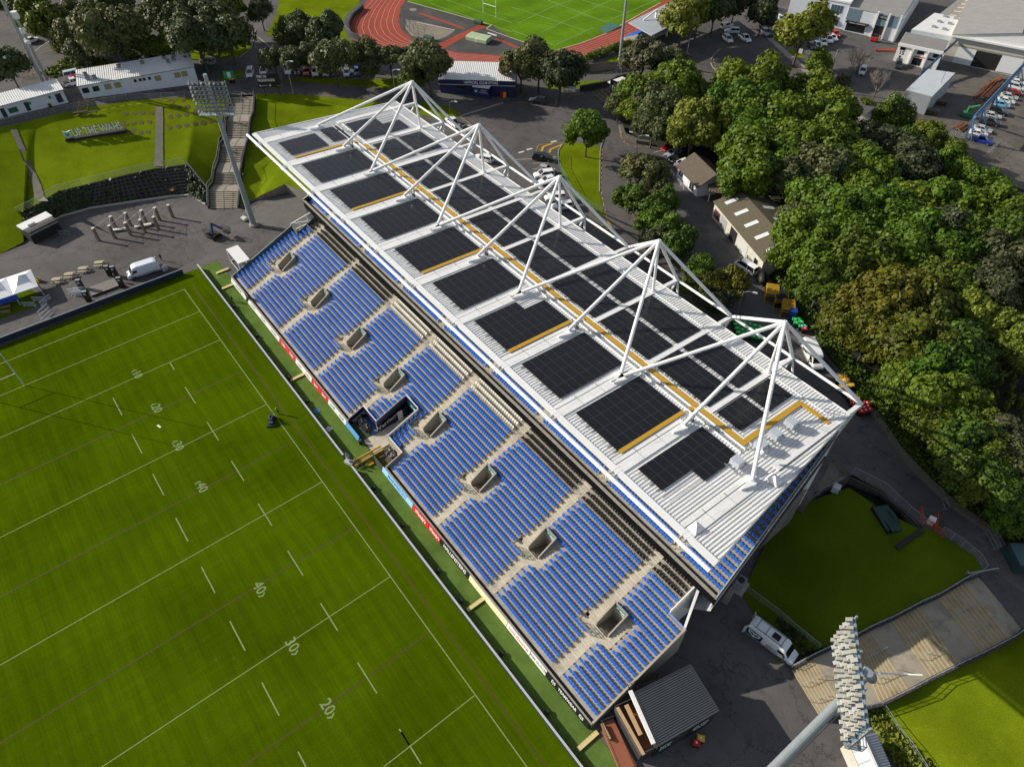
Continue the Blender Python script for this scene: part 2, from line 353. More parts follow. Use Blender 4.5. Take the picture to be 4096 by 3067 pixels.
def gaps(j):
    """where a row of treads is cut: stair mouths and the players' tunnel"""
    y = rowY(j)+.4; g = []
    for v in VOM:
        if 16.6 < y < 19.5: g.append((v, v+2.3))
        elif 15.1 < y <= 16.6: g.append((v-1.9, v+2.3))
    if y < 11.8: g.append((42.6, 54.3))
    elif y < 17.7: g.append((46.9, 50.1))
    return sorted(g)
def aisles(j):
    y = rowY(j)+.4; a = []
    for v in VOM:
        if y < 15.1: a.append((v+.2, v+1.6))
        else: a.append((v-1.3, v+.05))
        if 15.1 < y < 19.5: a.append((v+2.25, v+3.4))
    return a
mb = MB()
for j in range(24):
    a, b = x_range(j); x = a
    for g0, g1 in gaps(j)+[(b, b)]:
        g0 = min(max(g0, a), b)
        if g0-x > .05: mb.bx(x, g0, rowY(j), rowY(j)+ROWP+.02, rowZ(j)-.9, rowZ(j))
        x = max(x, g1)
    for a0, a1 in aisles(j):
        if any(g0 < (a0+a1)/2 < g1 for g0, g1 in gaps(j)): continue
        if j: mb.bx(max(a0,a), min(a1,b), rowY(j)-.40, rowY(j)-.004, rowZ(j)-.9, rowZ(j)-RISE/2, 1)
        mb.bx(max(a0,a), min(a1,b), rowY(j)+.004, rowY(j)+.45, rowZ(j)-.2, rowZ(j)+.006, 1)
        if j < 19:
            for xx in (a0-.12, a1+.02): mb.bx(xx, xx+.11, rowY(j)+.02, rowY(j)+.14, rowZ(j)-.1, rowZ(j)+.012, 2)
mb.bx(-4.9, 42.6, 8.85, 9.35, -.1, .55, 3); mb.bx(54.3, 101.3, 8.85, 9.35, -.1, .55, 3)
mb.build('lower_terrace', [CONCS, STEPC, YEL, M('dark front walkway', (.03,.03,.032), .7)], stand)  # last material: plain dark colour for the strip before the front row
# upper tier, tapering towards the back
uY = lambda i: 27.9+.85*i
uZ = lambda i: 10.45+.397*i
RX = lambda y: 102.0-.14*(y-27)
LX = lambda y: -5.4+.14*(y-27)
UA = [2.0, 15.3, 28.6, 41.5, 54.5, 67.0, 80.3, 93.8]
mb = MB()
for i in range(25):
    y0, y1 = uY(i), uY(i)+.87
    mb.prism([(LX(y0)+.2,y0),(RX(y0)-.2,y0),(RX(y1)-.2,y1),(LX(y1)+.2,y1)], uZ(i)-.8, uZ(i))
    if i < 6:
        for u in UA:
            mb.bx(u, u+1.25, y0-.38, y0-.004, uZ(i)-.6, uZ(i)-.19, 1); mb.bx(u, u+1.25, y0+.004, y0+.45, uZ(i)-.2, uZ(i)+.006, 1)
mb.bx(LX(27.25)+.2, RX(27.25)-.2, 27.26, 27.9, 9.4, 10.1, 1)
mb.build('upper_terrace', [CONCS, STEPC], stand)
BLKF = M('black fascia', (.008,.008,.009), .9, noise=(1.5,.3), col2=(.005,.005,.006), spec=.05)
mb = MB(); mb.bx(LX(27)-.05, RX(27), 27.0, 27.22, 9.35, 10.93, 0); mb.bx(LX(27)-.1, RX(27)+.05, 26.93, 27.32, 10.934, 11.05, 1)
for k in range(34): mb.bx(-4+3.2*k, -3.92+3.2*k, 26.96, 27.04, 11.05, 11.12, 2)
mb.build('front_fascia', [BLKF, CONC, M('small green light', (.1,.5,.15))], stand)
# side walls of the upper tier
GREEN = M('dark green cladding', (.02,.045,.045), .6, noise=(.8,.3))
PANEL = M('pale wall panel', (.42,.44,.46), .6, noise=(.5,.3), col2=(.3,.32,.34))
for sgn, EX in ((1, RX), (-1, LX)):
    mb = MB(); n_ = 24
    for i in range(n_):
        ya, yb = 27+.95*i, 27+.95*(i+1); za, zb = 10.9+.467*(ya-27), 10.9+.467*(yb-27); xa, xb = EX(ya), EX(yb)
        t = .16*sgn
        for (u0, u1, mi, o) in ((-1.3, .35, 0, 0), (-3.2, -1.3, 1, -.02*sgn)):
            a = (xa+o,ya,za+u0); b = (xb+o,yb,zb+u0); c = (xb+o,yb,zb+u1); d = (xa+o,ya,za+u1)
            if sgn > 0: mb.face(a,b,c,d,mi=mi); mb.face((d[0]-t,d[1],d[2]),(c[0]-t,c[1],c[2]),(b[0]-t,b[1],b[2]),(a[0]-t,a[1],a[2]),mi=mi)
            else: mb.face(d,c,b,a,mi=mi); mb.face((a[0]-t,a[1],a[2]),(b[0]-t,b[1],b[2]),(c[0]-t,c[1],c[2]),(d[0]-t,d[1],d[2]),mi=mi)
            if mi == 0: (mb.face(d,c,(c[0]-t,c[1],c[2]),(d[0]-t,d[1],d[2]),mi=2) if sgn > 0 else mb.face((d[0]-t,d[1],d[2]),(c[0]-t,c[1],c[2]),c,d,mi=2))
        # the raking soffit comes in to the columns
        xi = -sgn*3.0
        a = (xa-.02*sgn,ya,za-3.2); b = (xb-.02*sgn,yb,zb-3.2); c = (xb+xi,yb,max(zb-9,4)); d = (xa+xi,ya,max(za-9,3.5))
        mb.face(*( (d,c,b,a) if sgn > 0 else (a,b,c,d) ), mi=1)
    for y in (31, 36, 41, 46): mb.beam((EX(y)+.06*sgn,y,10.9+.467*(y-27)-3.2),(EX(y)-2.9*sgn,y,max(10.9+.467*(y-27)-9,3.7)), .12, .12, 3)
    mb.tube((EX(28)+.1*sgn,28,7.6),(EX(49)+.1*sgn,49,17.6),.12,mi=3)
    mb.build('side_wall', [GREEN, PANEL, GALV, DARK], stand)
SIGNW = M('sign lettering', (.62,.60,.52), .6)
text('Eastern stand', 1.35, (RX(40)+.03, 40.5, 17.2-.45), (-.14,1,.467), (0,-.467,1), SIGNW, stand, sx=1.25)
# body under the upper tier
mb = MB(); mb.bx(-2.6, 98.7, 29.6, 50.0, -.1, 9.0, 0); mb.bx(-2.2, 97.6, 45, 50.4, 9.0, 18.4, 1); mb.bx(-1.5,97.4,48.6,50.6,18.41,21.3,1)
for x in [-1+10.345*i for i in range(10)]+[98.2]: mb.bx(x-.3,x+.3,49.6,51.0,4,22.6,2)
mb.build('concourse_block', [CONCD, PANEL, STEEL], stand)
# front wall and end walls of the lower tier
mb = MB()
for x0, x1 in ((-5.1,42.6),(54.3,101.5)): mb.bx(x0,x1,8.60,8.84,-.1,.98,0)
def raked(x0, x1, ya, yb, up0, up1, mi):
    za, zb = Z0+(ya-Y0)*RISE/ROWP, Z0+(yb-Y0)*RISE/ROWP
    vs = [(x0,ya,-.1),(x1,ya,-.1),(x1,yb,-.1),(x0,yb,-.1),(x0,ya,za+up0),(x1,ya,za+up0),(x1,yb,zb+up1),(x0,yb,zb+up1)]
    mb.add(vs, [(3,2,1,0),(4,5,6,7),(0,1,5,4),(1,2,6,5),(2,3,7,6),(3,0,4,7)], mi)
raked(101.3,101.55,8.6,23.4,.5,.75,0); raked(-5.15,-4.9,8.6,23.2,.6,1.1,2)
mb.bx(98.7,101.55,23.4,23.6,-.1,6.4,0); mb.bx(-4.9,-2.6,23.2,23.4,-.1,6.9,2)
raked(98.72,98.85,23.6,29.4,1.0,1.3,1); raked(-2.75,-2.62,23.4,29.4,.6,1.2,2)
mb.build('lower_wall', [CONC, WHITE, M('grey green wall', (.13,.16,.15), .7, noise=(1,.3))], stand)
mb = MB()   # slanted wing screens where the tier steps in
za = 5.9
mb.add([(101.4,23.55,za-.2),(98.9,28.9,za+1.8),(98.9,28.9,za+3.1),(101.4,23.55,za+.9),(101.15,23.45,za-.2),(98.6,28.7,za+1.8),(98.6,28.7,za+3.1),(101.15,23.45,za+.9)],[(0,1,2,3),(7,6,5,4),(3,2,6,7),(0,3,7,4),(1,5,6,2)],0)
mb.build('wing_screen', [WHITE], stand)
mb = MB()
A_, B_, C_, D_ = (-5.0,23.2,7.2),(-3.0,28.0,9.5),(-3.0,28.0,7.3),(-5.0,23.2,5.6)
for a, b in ((A_,B_),(B_,C_),(C_,D_),(D_,A_),(A_,C_)): mb.beam(a,b,.16,.16)
for t in (.33,.66): mb.beam(Vector(A_).lerp(Vector(B_),t), Vector(D_).lerp(Vector(C_),t), .08,.08)
mb.build('end_frame', [STEEL], stand)
# stair mouths
SIGNG = M('green exit sign', (.0,.22,.16), .5)
SW = M('sign white', (.8,.8,.78), .5)
for v in VOM:
    e = bpy.data.objects.new('stair_mouth', None); C.objects.link(e); e.parent = stand; e['_w'] = 1; e.location = (0,0,0)
    mb = MB(); tz = lambda y: Z0+(y-Y0)*RISE/ROWP
    for x0, x1 in ((v-.02,v+.16),(v+2.14,v+2.32)):
        ya, yb = 16.62, 19.6
        vs = [(x0,ya,.2),(x1,ya,.2),(x1,yb,.2),(x0,yb,.2),(x0,ya,tz(ya)+.35),(x1,ya,tz(ya)+.35),(x1,yb,tz(yb)+1.05),(x0,yb,tz(yb)+1.05)]
        mb.add(vs, [(3,2,1,0),(4,5,6,7),(0,1,5,4),(1,2,6,5),(2,3,7,6),(3,0,4,7)], 0)
    mb.bx(v-.02,v+2.32,19.604,19.78,.2,tz(19.6)+1.05,0)
    mb.bx(v-1.9,v+2.3,15.05,16.62,1.0,2.78,1)
    for s in range(8): mb.bx(v+.16,v+2.14,16.63+s*.37,17.0+s*.37,.1,2.6-s*.22,2)
    o = mb.build('mouth_walls', [CONC, STEPC, CONCD], stand); o.parent = e; o.location = Vector((0,0,0))-Vector((0,0,0))
    o.data.transform(Matrix.Translation(stand.location)); e.location = -Vector(stand.location)
    mb = MB(); mb.bx(v+.2,v+2.1,19.56,19.6,tz(19.6)-.1,tz(19.6)+.75,0); mb.bx(v+.45,v+.85,19.53,19.56,tz(19.6)+.15,tz(19.6)+.5,1); mb.bx(v+1.05,v+1.9,19.53,19.56,tz(19.6)+.25,tz(19.6)+.4,1)
    o = mb.build('exit_sign', [SIGNG, SW], None); o.parent = e
    mb = MB()
    for z in (3.05,3.3,3.55,3.8): mb.beam((v-1.9,15.12,z),(v+.5,15.12,z),.05,.05)
    for x in (v-1.9,v-1.1,v-.3,v+.5): mb.beam((x,15.12,2.78),(x,15.12,3.85),.06,.06)
    for z in (3.1,3.5,3.85): mb.beam((v+.5,15.12,z),(v+.5,16.0,z),.05,.05)
    o = mb.build('handrail', [GALV], None); o.parent = e
mb = MB()      # rail behind the last blue row
yy = rowY(19)-.02; zz = rowZ(19)
for v0, v1 in zip([-2.6]+[v+.1 for v in VOM], [v-1.4 for v in VOM]+[98.7]):
    if v1-v0 < 1: continue
    mb.beam((v0,yy,zz+.9),(v1,yy,zz+.9),.07,.07); mb.beam((v0,yy,zz+.5),(v1,yy,zz+.5),.04,.04)
    k = max(2, int((v1-v0)/1.8))
    for i in range(k+1): mb.beam((v0+(v1-v0)*i/k,yy,zz),(v0+(v1-v0)*i/k,yy,zz+.9),.05,.05)
for u in UA:
    for x in (u-.1,u+1.35):
        mb.beam((x,27.9,11.3),(x,29.9,12.3),.06,.06); mb.beam((x,27.9,10.4),(x,27.9,11.3),.06,.06); mb.beam((x,29.9,11.2),(x,29.9,12.3),.06,.06)
mb.build('rail', [GALV], stand)
# players' tunnel with a dugout on each side
NAVY = M('navy wall', (.012,.014,.075), .5, noise=(1,.3)); TUNB = M('blue matting', (.03,.10,.28), .8)
mb = MB(); tz = lambda y: Z0+(y-Y0)*RISE/ROWP
mb.bx(46.9,50.1,9.0,17.7,-.05,.06,2)
def rwall(x0,x1,ya,yb,u,mi):
    vs=[(x0,ya,0),(x1,ya,0),(x1,yb,0),(x0,yb,0),(x0,ya,tz(ya)+u),(x1,ya,tz(ya)+u),(x1,yb,tz(yb)+u),(x0,yb,tz(yb)+u)]
    mb.add(vs,[(3,2,1,0),(4,5,6,7),(0,1,5,4),(1,2,6,5),(2,3,7,6),(3,0,4,7)],mi)
rwall(46.7,46.9,11.8,17.9,1.0,0); rwall(50.1,50.3,11.8,17.9,.8,1); mb.bx(46.7,50.3,17.7,17.9,0,tz(17.7)+1.0,0)
mb.bx(42.5,46.7,11.8,11.95,0,tz(11.8)+.9,0); mb.bx(50.3,54.4,11.8,11.95,0,tz(11.8)+.7,1)
rwall(42.45,42.6,8.8,11.8,.9,0); rwall(54.3,54.45,8.8,11.8,.7,1)
rwall(46.68,46.72,11.75,17.85,1.12,3); rwall(50.28,50.34,11.75,17.85,.92,3); mb.bx(46.7,50.3,17.72,17.86,tz(17.7)+1.004,tz(17.7)+1.1,3); mb.bx(42.45,46.7,11.84,11.97,tz(11.8)+.904,tz(11.8)+1.0,3); mb.bx(50.3,54.45,11.84,11.97,tz(11.8)+.704,tz(11.8)+.8,3)
tn = mb.build('players_tunnel', [NAVY, CONC, STEPC, WHITE], stand)
text('Warriors', 1.25, (46.93, 13.5, 1.25), (0,1,.30), (0,-.3,1), SW, stand, sx=1.0)
mb = MB(); mb.bx(46.915,46.95,15.6,16.5,.1,2.2,0); mb.build('tunnel_door', [SW], stand)
mb = MB(); mb.bx(47.0,50.0,17.66,17.7,2.8,3.9,0); mb.bx(48,48.5,17.63,17.66,3.2,3.6,1); mb.bx(48.8,49.7,17.63,17.66,3.3,3.5,1); mb.build('exit_sign', [SIGNG, SW], stand)
mb = MB(); mb.bx(42.65,46.85,8.9,11.75,-.05,.10,0); mb.bx(43.2,46.9,10.6,11.75,.10,.45,1); mb.build('dugout_floor', [M('dugout turf',(.03,.06,.02),.9), TUNB], stand)
mb = MB(); mb.bx(50.3,54.3,8.9,11.75,-.05,.10,0); mb.build('dugout_floor', [M('olive mat',(.10,.10,.02),.9,noise=(2,.3))], stand)
def tarp(name, x0, x1, y0, y1, z0, h, mat, label, seed):
    rng = random.Random(seed); m_ = MB(); nx, ny = 12, 6; vs = []
    for i in range(nx+1):
        for j in range(ny+1):
            e_ = 0 if i in (0,nx) or j in (0,ny) else 1
            vs.append((x0+(x1-x0)*i/nx+rng.uniform(-.08,.08), y0+(y1-y0)*j/ny+rng.uniform(-.08,.08), z0+e_*(h+rng.uniform(-.3,.22)*h)))
    m_.add(vs,[(i*(ny+1)+j,(i+1)*(ny+1)+j,(i+1)*(ny+1)+j+1,i*(ny+1)+j+1) for i in range(nx) for j in range(ny)])
    solo(m_, name, [mat], label, 'tarpaulin', ((x0+x1)/2,(y0+y1)/2,z0))
tarp('tarpaulin', 43.3,46.3,9.9,11.2,.46,.8, M('black tarpaulin',(.022,.022,.026),.35), 'black tarpaulin over the bench in the blue floored dugout', 3)
tarp('tarpaulin', 51.2,54.1,10.1,11.6,.11,.8, M('purple grey tarpaulin',(.075,.06,.075),.5), 'crumpled purple grey tarpaulin in the olive matted dugout', 5)
# ---------------- roof
rz = lambda y: 25 - .067*(y-21.7)
BX = [-5.35+10.345*i for i in range(11)]
ROOFM = worn('white roof sheet', (.80,.80,.80), (.74,.74,.735), .93, big=.12, rough=.45, streak=(1.6,.10,1))
rX0 = lambda y: -9.3+.053*(y-22.6); rX1 = lambda y: 102.1-.125*(y-22.6)
mb = MB(); pitch = .42; yA, yB = 22.6, 51.9
x = -9.3; vs = []; fs = []
prof = []
while x < 102.2:
    prof += [(x,0),(x+.20,0),(x+.24,.075),(x+.36,.075)]; x += pitch
def y_end(xx):                                    # the sheet is cut off along the raked edges
    a, b = yA, yB
    if xx > 98.44: b = min(b, 22.6+(102.1-xx)/.125)
    if xx < -7.75: b = min(b, 22.6+(xx+9.3)/.053)
    return a, max(b, a+.02)
for i, (xx, dz) in enumerate(prof):
    a, b = y_end(xx); vs += [(xx,a,rz(a)+dz),(xx,b,rz(b)+dz)]
    if i: fs.append((2*i-2,2*i,2*i+1,2*i-1))
mb.add(vs, fs, 0)
und = [(-9.3,yA),(102.1,yA),(98.44,yB),(-7.75,yB)]
mb.face(*[(a,b,rz(b)-.12) for a, b in reversed(und)], mi=1)
for i in range(4):
    a, b = und[i], und[(i+1)%4]; mb.face((a[0],a[1],rz(a[1])-.12),(b[0],b[1],rz(b[1])-.12),(b[0],b[1],rz(b[1])+.06),(a[0],a[1],rz(a[1])+.06),mi=1)
mb.beam((-9.4,22.45,rz(22.45)+.02),(102.2,22.45,rz(22.45)+.02),.75,.28,1)
mb.beam((102.2,22.5,rz(22.5)+.05),(98.5,52,rz(52)+.05),.16,.26,2); mb.beam((-9.4,22.5,rz(22.5)+.05),(-7.8,52,rz(52)+.05),.16,.26,1)
for y in (49.6,): mb.beam((-7.7,y,rz(y)+.13),(98.6,y,rz(y)+.13),.12,.10,1)
mb.beam((-7.6,51.95,rz(51.95)+.1),(98.3,51.95,rz(51.95)+.1),.1,.16,1)
roof = mb.build('roof', [ROOFM, STEEL, GALV], stand)
FLASH = worn('flat white flashing', (.82,.82,.82), (.78,.78,.775), .95, big=.3, rough=.42, streak=(2.2,.2,1))
GAP = M('flashing seam', (.12,.12,.125), .8)
for i, b in enumerate(BX):
    mb = MB(); o = (0,0,0)
    def strip(x0, x1, ya, yb, h0, h1, mi):
        vs = [(x0,ya,rz(ya)+h0),(x1,ya,rz(ya)+h0),(x1,yb,rz(yb)+h0),(x0,yb,rz(yb)+h0),(x0,ya,rz(ya)+h1),(x1,ya,rz(ya)+h1),(x1,yb,rz(yb)+h1),(x0,yb,rz(yb)+h1)]
        mb.add(vs,[(3,2,1,0),(4,5,6,7),(0,1,5,4),(1,2,6,5),(2,3,7,6),(3,0,4,7)],mi)
    strip(b-.62,b+.62,22.85,33.6,-.1,.16,0); strip(b-1.22,b-.75,22.85,34.2,-.1,.12,0) ; strip(b-.74,b-.63,22.86,33.9,-.1,.083,1)
    strip(b-.5,b+.45,37.4,51.9,-.1,.14,0); strip(b+.46,b+.54,37.5,49.5,-.1,.083,1)
    for y in (26.2,29.8): strip(b-1.22,b+.62,y,y+.04,.1,.166,1)
    strip(b-.26,b+.26,51.9,55.0,-.55,.1,0)                      # the arm reaching out behind
    mb.beam((b,55.0,rz(55)-.2),(b,52.2,19.5),.16,.16,0); mb.beam((b,55.0,rz(55)-.2),(b,51.2,17.0),.2,.2,0)
    mb.beam((b-.28,21.0,rz(21.3)-.15),(b-.28,22.9,rz(22.9)-.05),.09,.5,0); mb.beam((b+.28,21.0,rz(21.3)-.15),(b+.28,22.9,rz(22.9)-.05),.09,.5,0)
    mb.build('roof_beam', [FLASH, GAP], stand)
mb = MB(); mb.tube((-9.6,21.25,rz(21.25)+.05),(102.3,21.25,rz(21.25)+.05),.26,n=12)
for k in range(22): xx = -4+5*k; mb.tube((xx-.12,21.25,rz(21.25)+.05),(xx+.12,21.25,rz(21.25)+.05),.285,n=12)
o = mb.build('edge_pipe', [STEEL], stand)
mb = MB()                                        # gutter and curbs beside the walkway
for y, wd, h, mi in ((35.95,.10,.28,0),(36.75,.12,.30,0),(36.45,.22,.10,1),(37.95,.10,.22,0)): mb.beam((-4.5,y,rz(y)+h/2),(94.3,y,rz(y)+h/2),wd,h,mi)
mb.build('roof_gutter', [STEEL, GALV], stand)
ORNG = M('ochre walkway mesh', (.52,.30,.02), .8, noise=(6,.3), col2=(.42,.23,.015))
mb = MB()
mb.beam((5.2,37.35,rz(37.35)+.20),(93.9,37.35,rz(37.35)+.20),.62,.06)
mb.beam((93.55,37.7,rz(37.7)+.20),(93.55,48.7,rz(48.7)+.20),.66,.06); mb.beam((93.9,48.45,rz(48.45)+.2),(97.7,48.45,rz(48.45)+.2),.62,.06)
for i in (0,2,4,6,8):
    x = BX[i]+8.62; mb.beam((x,24.5,rz(24.5)+.2),(x,35.3,rz(35.3)+.2),.55,.06)
    mb.beam((x,36.2,rz(36)+.25),(x+.9,37.0,rz(37)+.25),.6,.06)
mb.build('roof_walkway', [ORNG], stand)
# pyramid masts
for i in (1,3,5,7,9):
    mb = MB(); ap = Vector((BX[i],49.0,32.4))
    for d in (-1,0,1):
        foot = Vector((BX[i+d]+(.25*(-d)),33.3,rz(33.3)+.75)); mb.tube(ap, foot, .24, .24, 12)
        mb.tube(ap, (BX[i+d],55.0,rz(55)-.1), .23, .23, 12)
        fx = BX[i+d]-.25*d
        mb.prism([(fx-.55,33.4),(fx,31.6),(fx+.55,33.4),(fx+.3,34.3),(fx-.3,34.3)], rz(33)-.1, rz(33)+.55)
    mb.tube(ap, (BX[i],49.7,rz(49.7)), .2, .2, 12); mb.tube((BX[i],49.7,rz(49.7)), (BX[i],49.7,rz(49.7)+.5), .32, .32, 12)
    mb.tube(ap-Vector((0,0,.4)), ap+Vector((0,0,.12)), .34, .28, 12)
    mb.build('support_mast', [STEEL], stand)
mb = MB()
for a, b in zip(BX, BX[1:]):
    mb.tube((a,55.0,rz(55)-.1),(b,55.0,rz(55)-.1),.2,n=10)
for i in (1,3,5,7,9): mb.tube((BX[i],55,rz(55)-.1),(BX[i]+3.2,52.6,18.5),.17,n=8); mb.tube((BX[i],55,rz(55)-.1),(BX[i]-3.2,52.6,18.5),.17,n=8)
mb.build('rear_chord', [STEEL], stand)
# ---------------- things on the roof
PVM = bpy.data.materials.new('solar glass'); PVM.use_nodes = True
_b = PVM.node_tree.nodes['Principled BSDF']; _b.inputs['Base Color'].default_value = (.012,.012,.014,1); _b.inputs['Roughness'].default_value = .22; _b.inputs['Specular IOR Level'].default_value = .35
PVF = M('panel frame', (.055,.058,.066), .45, .3); RAILM = M('mounting rail', (.6,.6,.6), .4, .3)
PW, PD = 1.87, 1.205
mb = MB()
mb.bx(-PW/2+.012, PW/2-.012, -PD/2+.012, PD/2-.012, -.035, 0, 1); mb.bx(-PW/2+.04, PW/2-.04, -PD/2+.04, PD/2-.04, 0, .003, 0)
PANEL_ME = mb.mesh('solar_panel', [PVM, PVF])
slope = math.atan(-.067)
ORD = ['first','second','third','fourth','fifth','sixth','seventh','eighth','ninth','tenth']
def array(x0, y0, nx, ny, label, skip=(), group='solar arrays on the roof', py=PD):
    e = thing('solar_array', label, 'solar array', (x0, y0, rz(y0)+.22), 0, group)
    m_ = MB()
    for i in range(nx*2):
        xx = (i+.5)*PW/2; m_.beam((xx,-.55,.55*.067-.10),(xx,ny*py+.05,-(ny*py)*.067-.10),.05,.08)
    m_.build('mounting_rail', [RAILM], e)
    for i in range(nx):
        for j in range(ny):
            if (i, j) in skip: continue
            o = bpy.data.objects.new('solar_panel', PANEL_ME); C.objects.link(o); o.parent = e
            o.location = ((i+.5)*PW, (j+.5)*py, -(j+.5)*py*.067); o.rotation_euler = (slope,0,0)
for i in range(10):
    b = BX[i]; far = ORD[i]
    if i == 0:
        array(b+1.9, 24.5, 3, 6, 'black solar array of six short columns at the far front corner of the roof')
        array(b+1.2, 33.1, 3, 3, 'small square black solar array under the far mast legs')
        array(b+1.5, 38.3, 4, 4, 'black solar array behind the walkway in the far end bay')
        array(b+1.6, 43.2, 4, 4, 'notched black solar array at the far rear corner of the roof', skip=((0,2),(0,3),(1,2),(1,3),(0,1),(1,1)))
        continue
    if i == 9:
        array(b+1.2, 24.45, 3, 9, 'black solar array with a cut front corner beside the nearest mast foot', skip=[(2,j) for j in range(4)])
        array(b+.7, 38.5, 2, 4, 'two wide black solar array behind the walkway at the near end')
        array(b+.7, 43.9, 2, 4, 'two wide black solar array along the rear edge at the near end')
        continue
    sk = ((0,6),(0,7),(0,8)) if i == 6 else ()
    o_ = 'beside an ochre strip' if i % 2 == 0 else 'without an ochre strip'
    array(b+1.1, 24.4, 4, 9, f'large front solar array {o_} in the {far} bay from the far end' if i != 6 else 'large front solar array with a notched back corner beside an ochre strip', sk)
    array(b+.6 if i > 1 else b+1.3, 38.4, 5 if i > 1 else 4, 4, f'middle row solar array behind the walkway in the {far} bay from the far end')
    array(b+.6 if i > 1 else b+1.3, 43.95, 5 if i > 1 else 4, 4, f'rear row solar array under the mast stays in the {far} bay from the far end')
ACM = M('air conditioner casing', (.50,.55,.62), .45, noise=(3,.3))
for y, lab in ((33.9,'nearest the roof front, alone beside the mast foot'),(38.2,'tucked behind the mast leg with the dish'),(40.9,'second from the back of the roof'),(44.0,'nearest the back of the roof')):
    e = thing('air_conditioner', 'pale air conditioner on the roof, '+lab, 'air conditioner', (95.2,y,rz(y)+.1), 0, 'roof air conditioners')
    mb = MB(); mb.bx(-.62,.62,-.55,.55,.42,1.25); mb.build('casing', [ACM], e)
    mb = MB()
    for xx in (-.55,.55): mb.beam((xx,-1.0,.38),(xx,1.0,.38),.08,.08)
    for yy in (-.9,.9):
        for xx in (-.55,.55): mb.beam((xx,yy,0),(xx,yy,.36),.07,.07)
        mb.beam((-.9,yy,.3),(.9,yy,.3),.07,.07)
    mb.build('stand_frame', [GALV], e)
    mb = MB()
    for t in range(12): a = t*math.pi/6; a2 = a+math.pi/6; mb.face((-.625,.4*math.cos(a)*.9,.83+.36*math.sin(a)),(-.625,.4*math.cos(a2)*.9,.83+.36*math.sin(a2)),(-.625,0,.83))
    mb.build('fan_grille', [DARK], e)
e = thing('satellite_dish', 'white dish aerial clamped to the nearest mast leg', 'dish', (96.3,37.0,rz(37)+1.6))
mb = MB(); mb.tube((0,0,0),(.28,-.1,.05),.55,.12,14); mb.tube((.2,0,-.1),(.9,.3,-.3),.05); mb.smooth = True; mb.build('dish', [WHITE], e)
for lab, x, y in (('by the far end bay of the roof',BX[1]+.1,34.3),('on the middle mast leg above the fourth bay',BX[3]+.1,34.4),('above the fifth bay',BX[5]-.2,34.4),('above the seventh bay',BX[7]-.2,34.3),('above the ninth bay',BX[9]-.2,34.3)):
    e = thing('aerial_cluster', 'cluster of aerials on a mast leg '+lab, 'aerials', (x,y,rz(y)), 0, 'aerials on the mast legs')
    mb = MB()
    for k, (ax, ay, h) in enumerate(((-.5,.2,1.7),(.45,.1,1.9),(.2,.7,1.4))):
        mb.tube((ax,ay,0),(ax,ay,h),.04,n=6); mb.bx(ax-.14,ax+.14,ay-.1,ay+.1,h-.5,h-.05)
    mb.beam((-.5,.2,.9),(.5,.2,.9),.05,.05); mb.tube((-.2,.2,.8),(0,.9,.1),.03,n=5); mb.build('bracket', [GALV], e)
    mb = MB(); mb.bx(-.3,.3,.5,.8,.1,.5); mb.build('junction_box', [DARK], e)
mb = MB(); mb.add([(91.9,23.2,rz(23.2)+.17),(93.1,23.2,rz(23.2)+.17),(93.1,24.6,rz(24.6)+.17),(91.9,24.6,rz(24.6)+.17),(92.5,23.9,rz(24)+.75)],[(0,1,4),(1,2,4),(2,3,4),(3,0,4)])
mb.v = [(x+BX[10]-92.5,y,z) for x,y,z in mb.v]; mb.build('vent_cowl', [FLASH], stand)
mb = MB(); mb.add([(0,0,.17),(1.6,0,.17),(1.6,1.3,.12),(0,1.3,.12),(.8,.6,.85)],[(0,1,4),(1,2,4),(2,3,4),(3,0,4)]); mb.v = [(x+98.3,y+35.2,z+rz(35.5)) for x,y,z in mb.v]; mb.build('vent_cowl', [FLASH], stand)
mb = MB(); gx = lambda y: 97.2-.12*(y-44)
for k in range(5): mb.beam((96.3+.5*k,49.2+.35*k,rz(49)),(96.3+.5*k,49.2+.35*k,rz(49)+1.1),.05,.05)
for z in (.55,1.1): mb.beam((96.3,49.2,rz(49)+z),(98.3,50.6,rz(50.6)+z),.05,.05)
mb.beam((96,46.2,rz(46)+.1),(98.6,46.6,rz(46)+1.2),.05,.05)
mb.build('access_rail', [GALV], stand)
# ---------------- seats
mb = MB()
mb.add([(-.16,.02,.38),(.16,.02,.38),(.185,.10,.66),(.12,.13,.74),(-.12,.13,.74),(-.185,.10,.66),(-.16,.15,.36),(.16,.15,.36),(.185,.19,.66),(.12,.20,.75),(-.12,.20,.75),(-.185,.19,.66)],
       [(0,1,2,3,4,5),(11,10,9,8,7,6),(5,4,10,11),(4,3,9,10),(3,2,8,9),(0,5,11,6),(2,1,7,8),(1,0,6,7)])
mb.add([(-.155,-.10,.40),(.155,-.10,.40),(.15,-.03,.60),(-.15,-.03,.60),(-.155,.01,.38),(.155,.01,.38),(.15,.05,.60),(-.15,.05,.60)],[(0,1,2,3),(3,2,6,7),(1,5,6,2),(4,0,3,7),(4,5,1,0)])
mb.add([(-.03,.06,.0),(.03,.06,.0),(.03,.16,.0),(-.03,.16,.0),(-.03,.06,.42),(.03,.06,.42),(.03,.16,.42),(-.03,.16,.42)],[(0,1,5,4),(1,2,6,5),(2,3,7,6),(3,0,4,7)],1)
SEATV, SEATF, SEATI = mb.v, mb.f, mb.m
def seat_mesh(col): return mb.mesh('stadium_seat', [col, DARK])
SM = {k: seat_mesh(m_) for k, m_ in (('blue',BLUE),('black',SEATK),('white',SEATW))}
rng = random.Random(7)
seats = {'blue': [], 'black': [], 'white': []}
def in_any(x, L_): return any(a-.24 < x < b+.24 for a, b in L_)
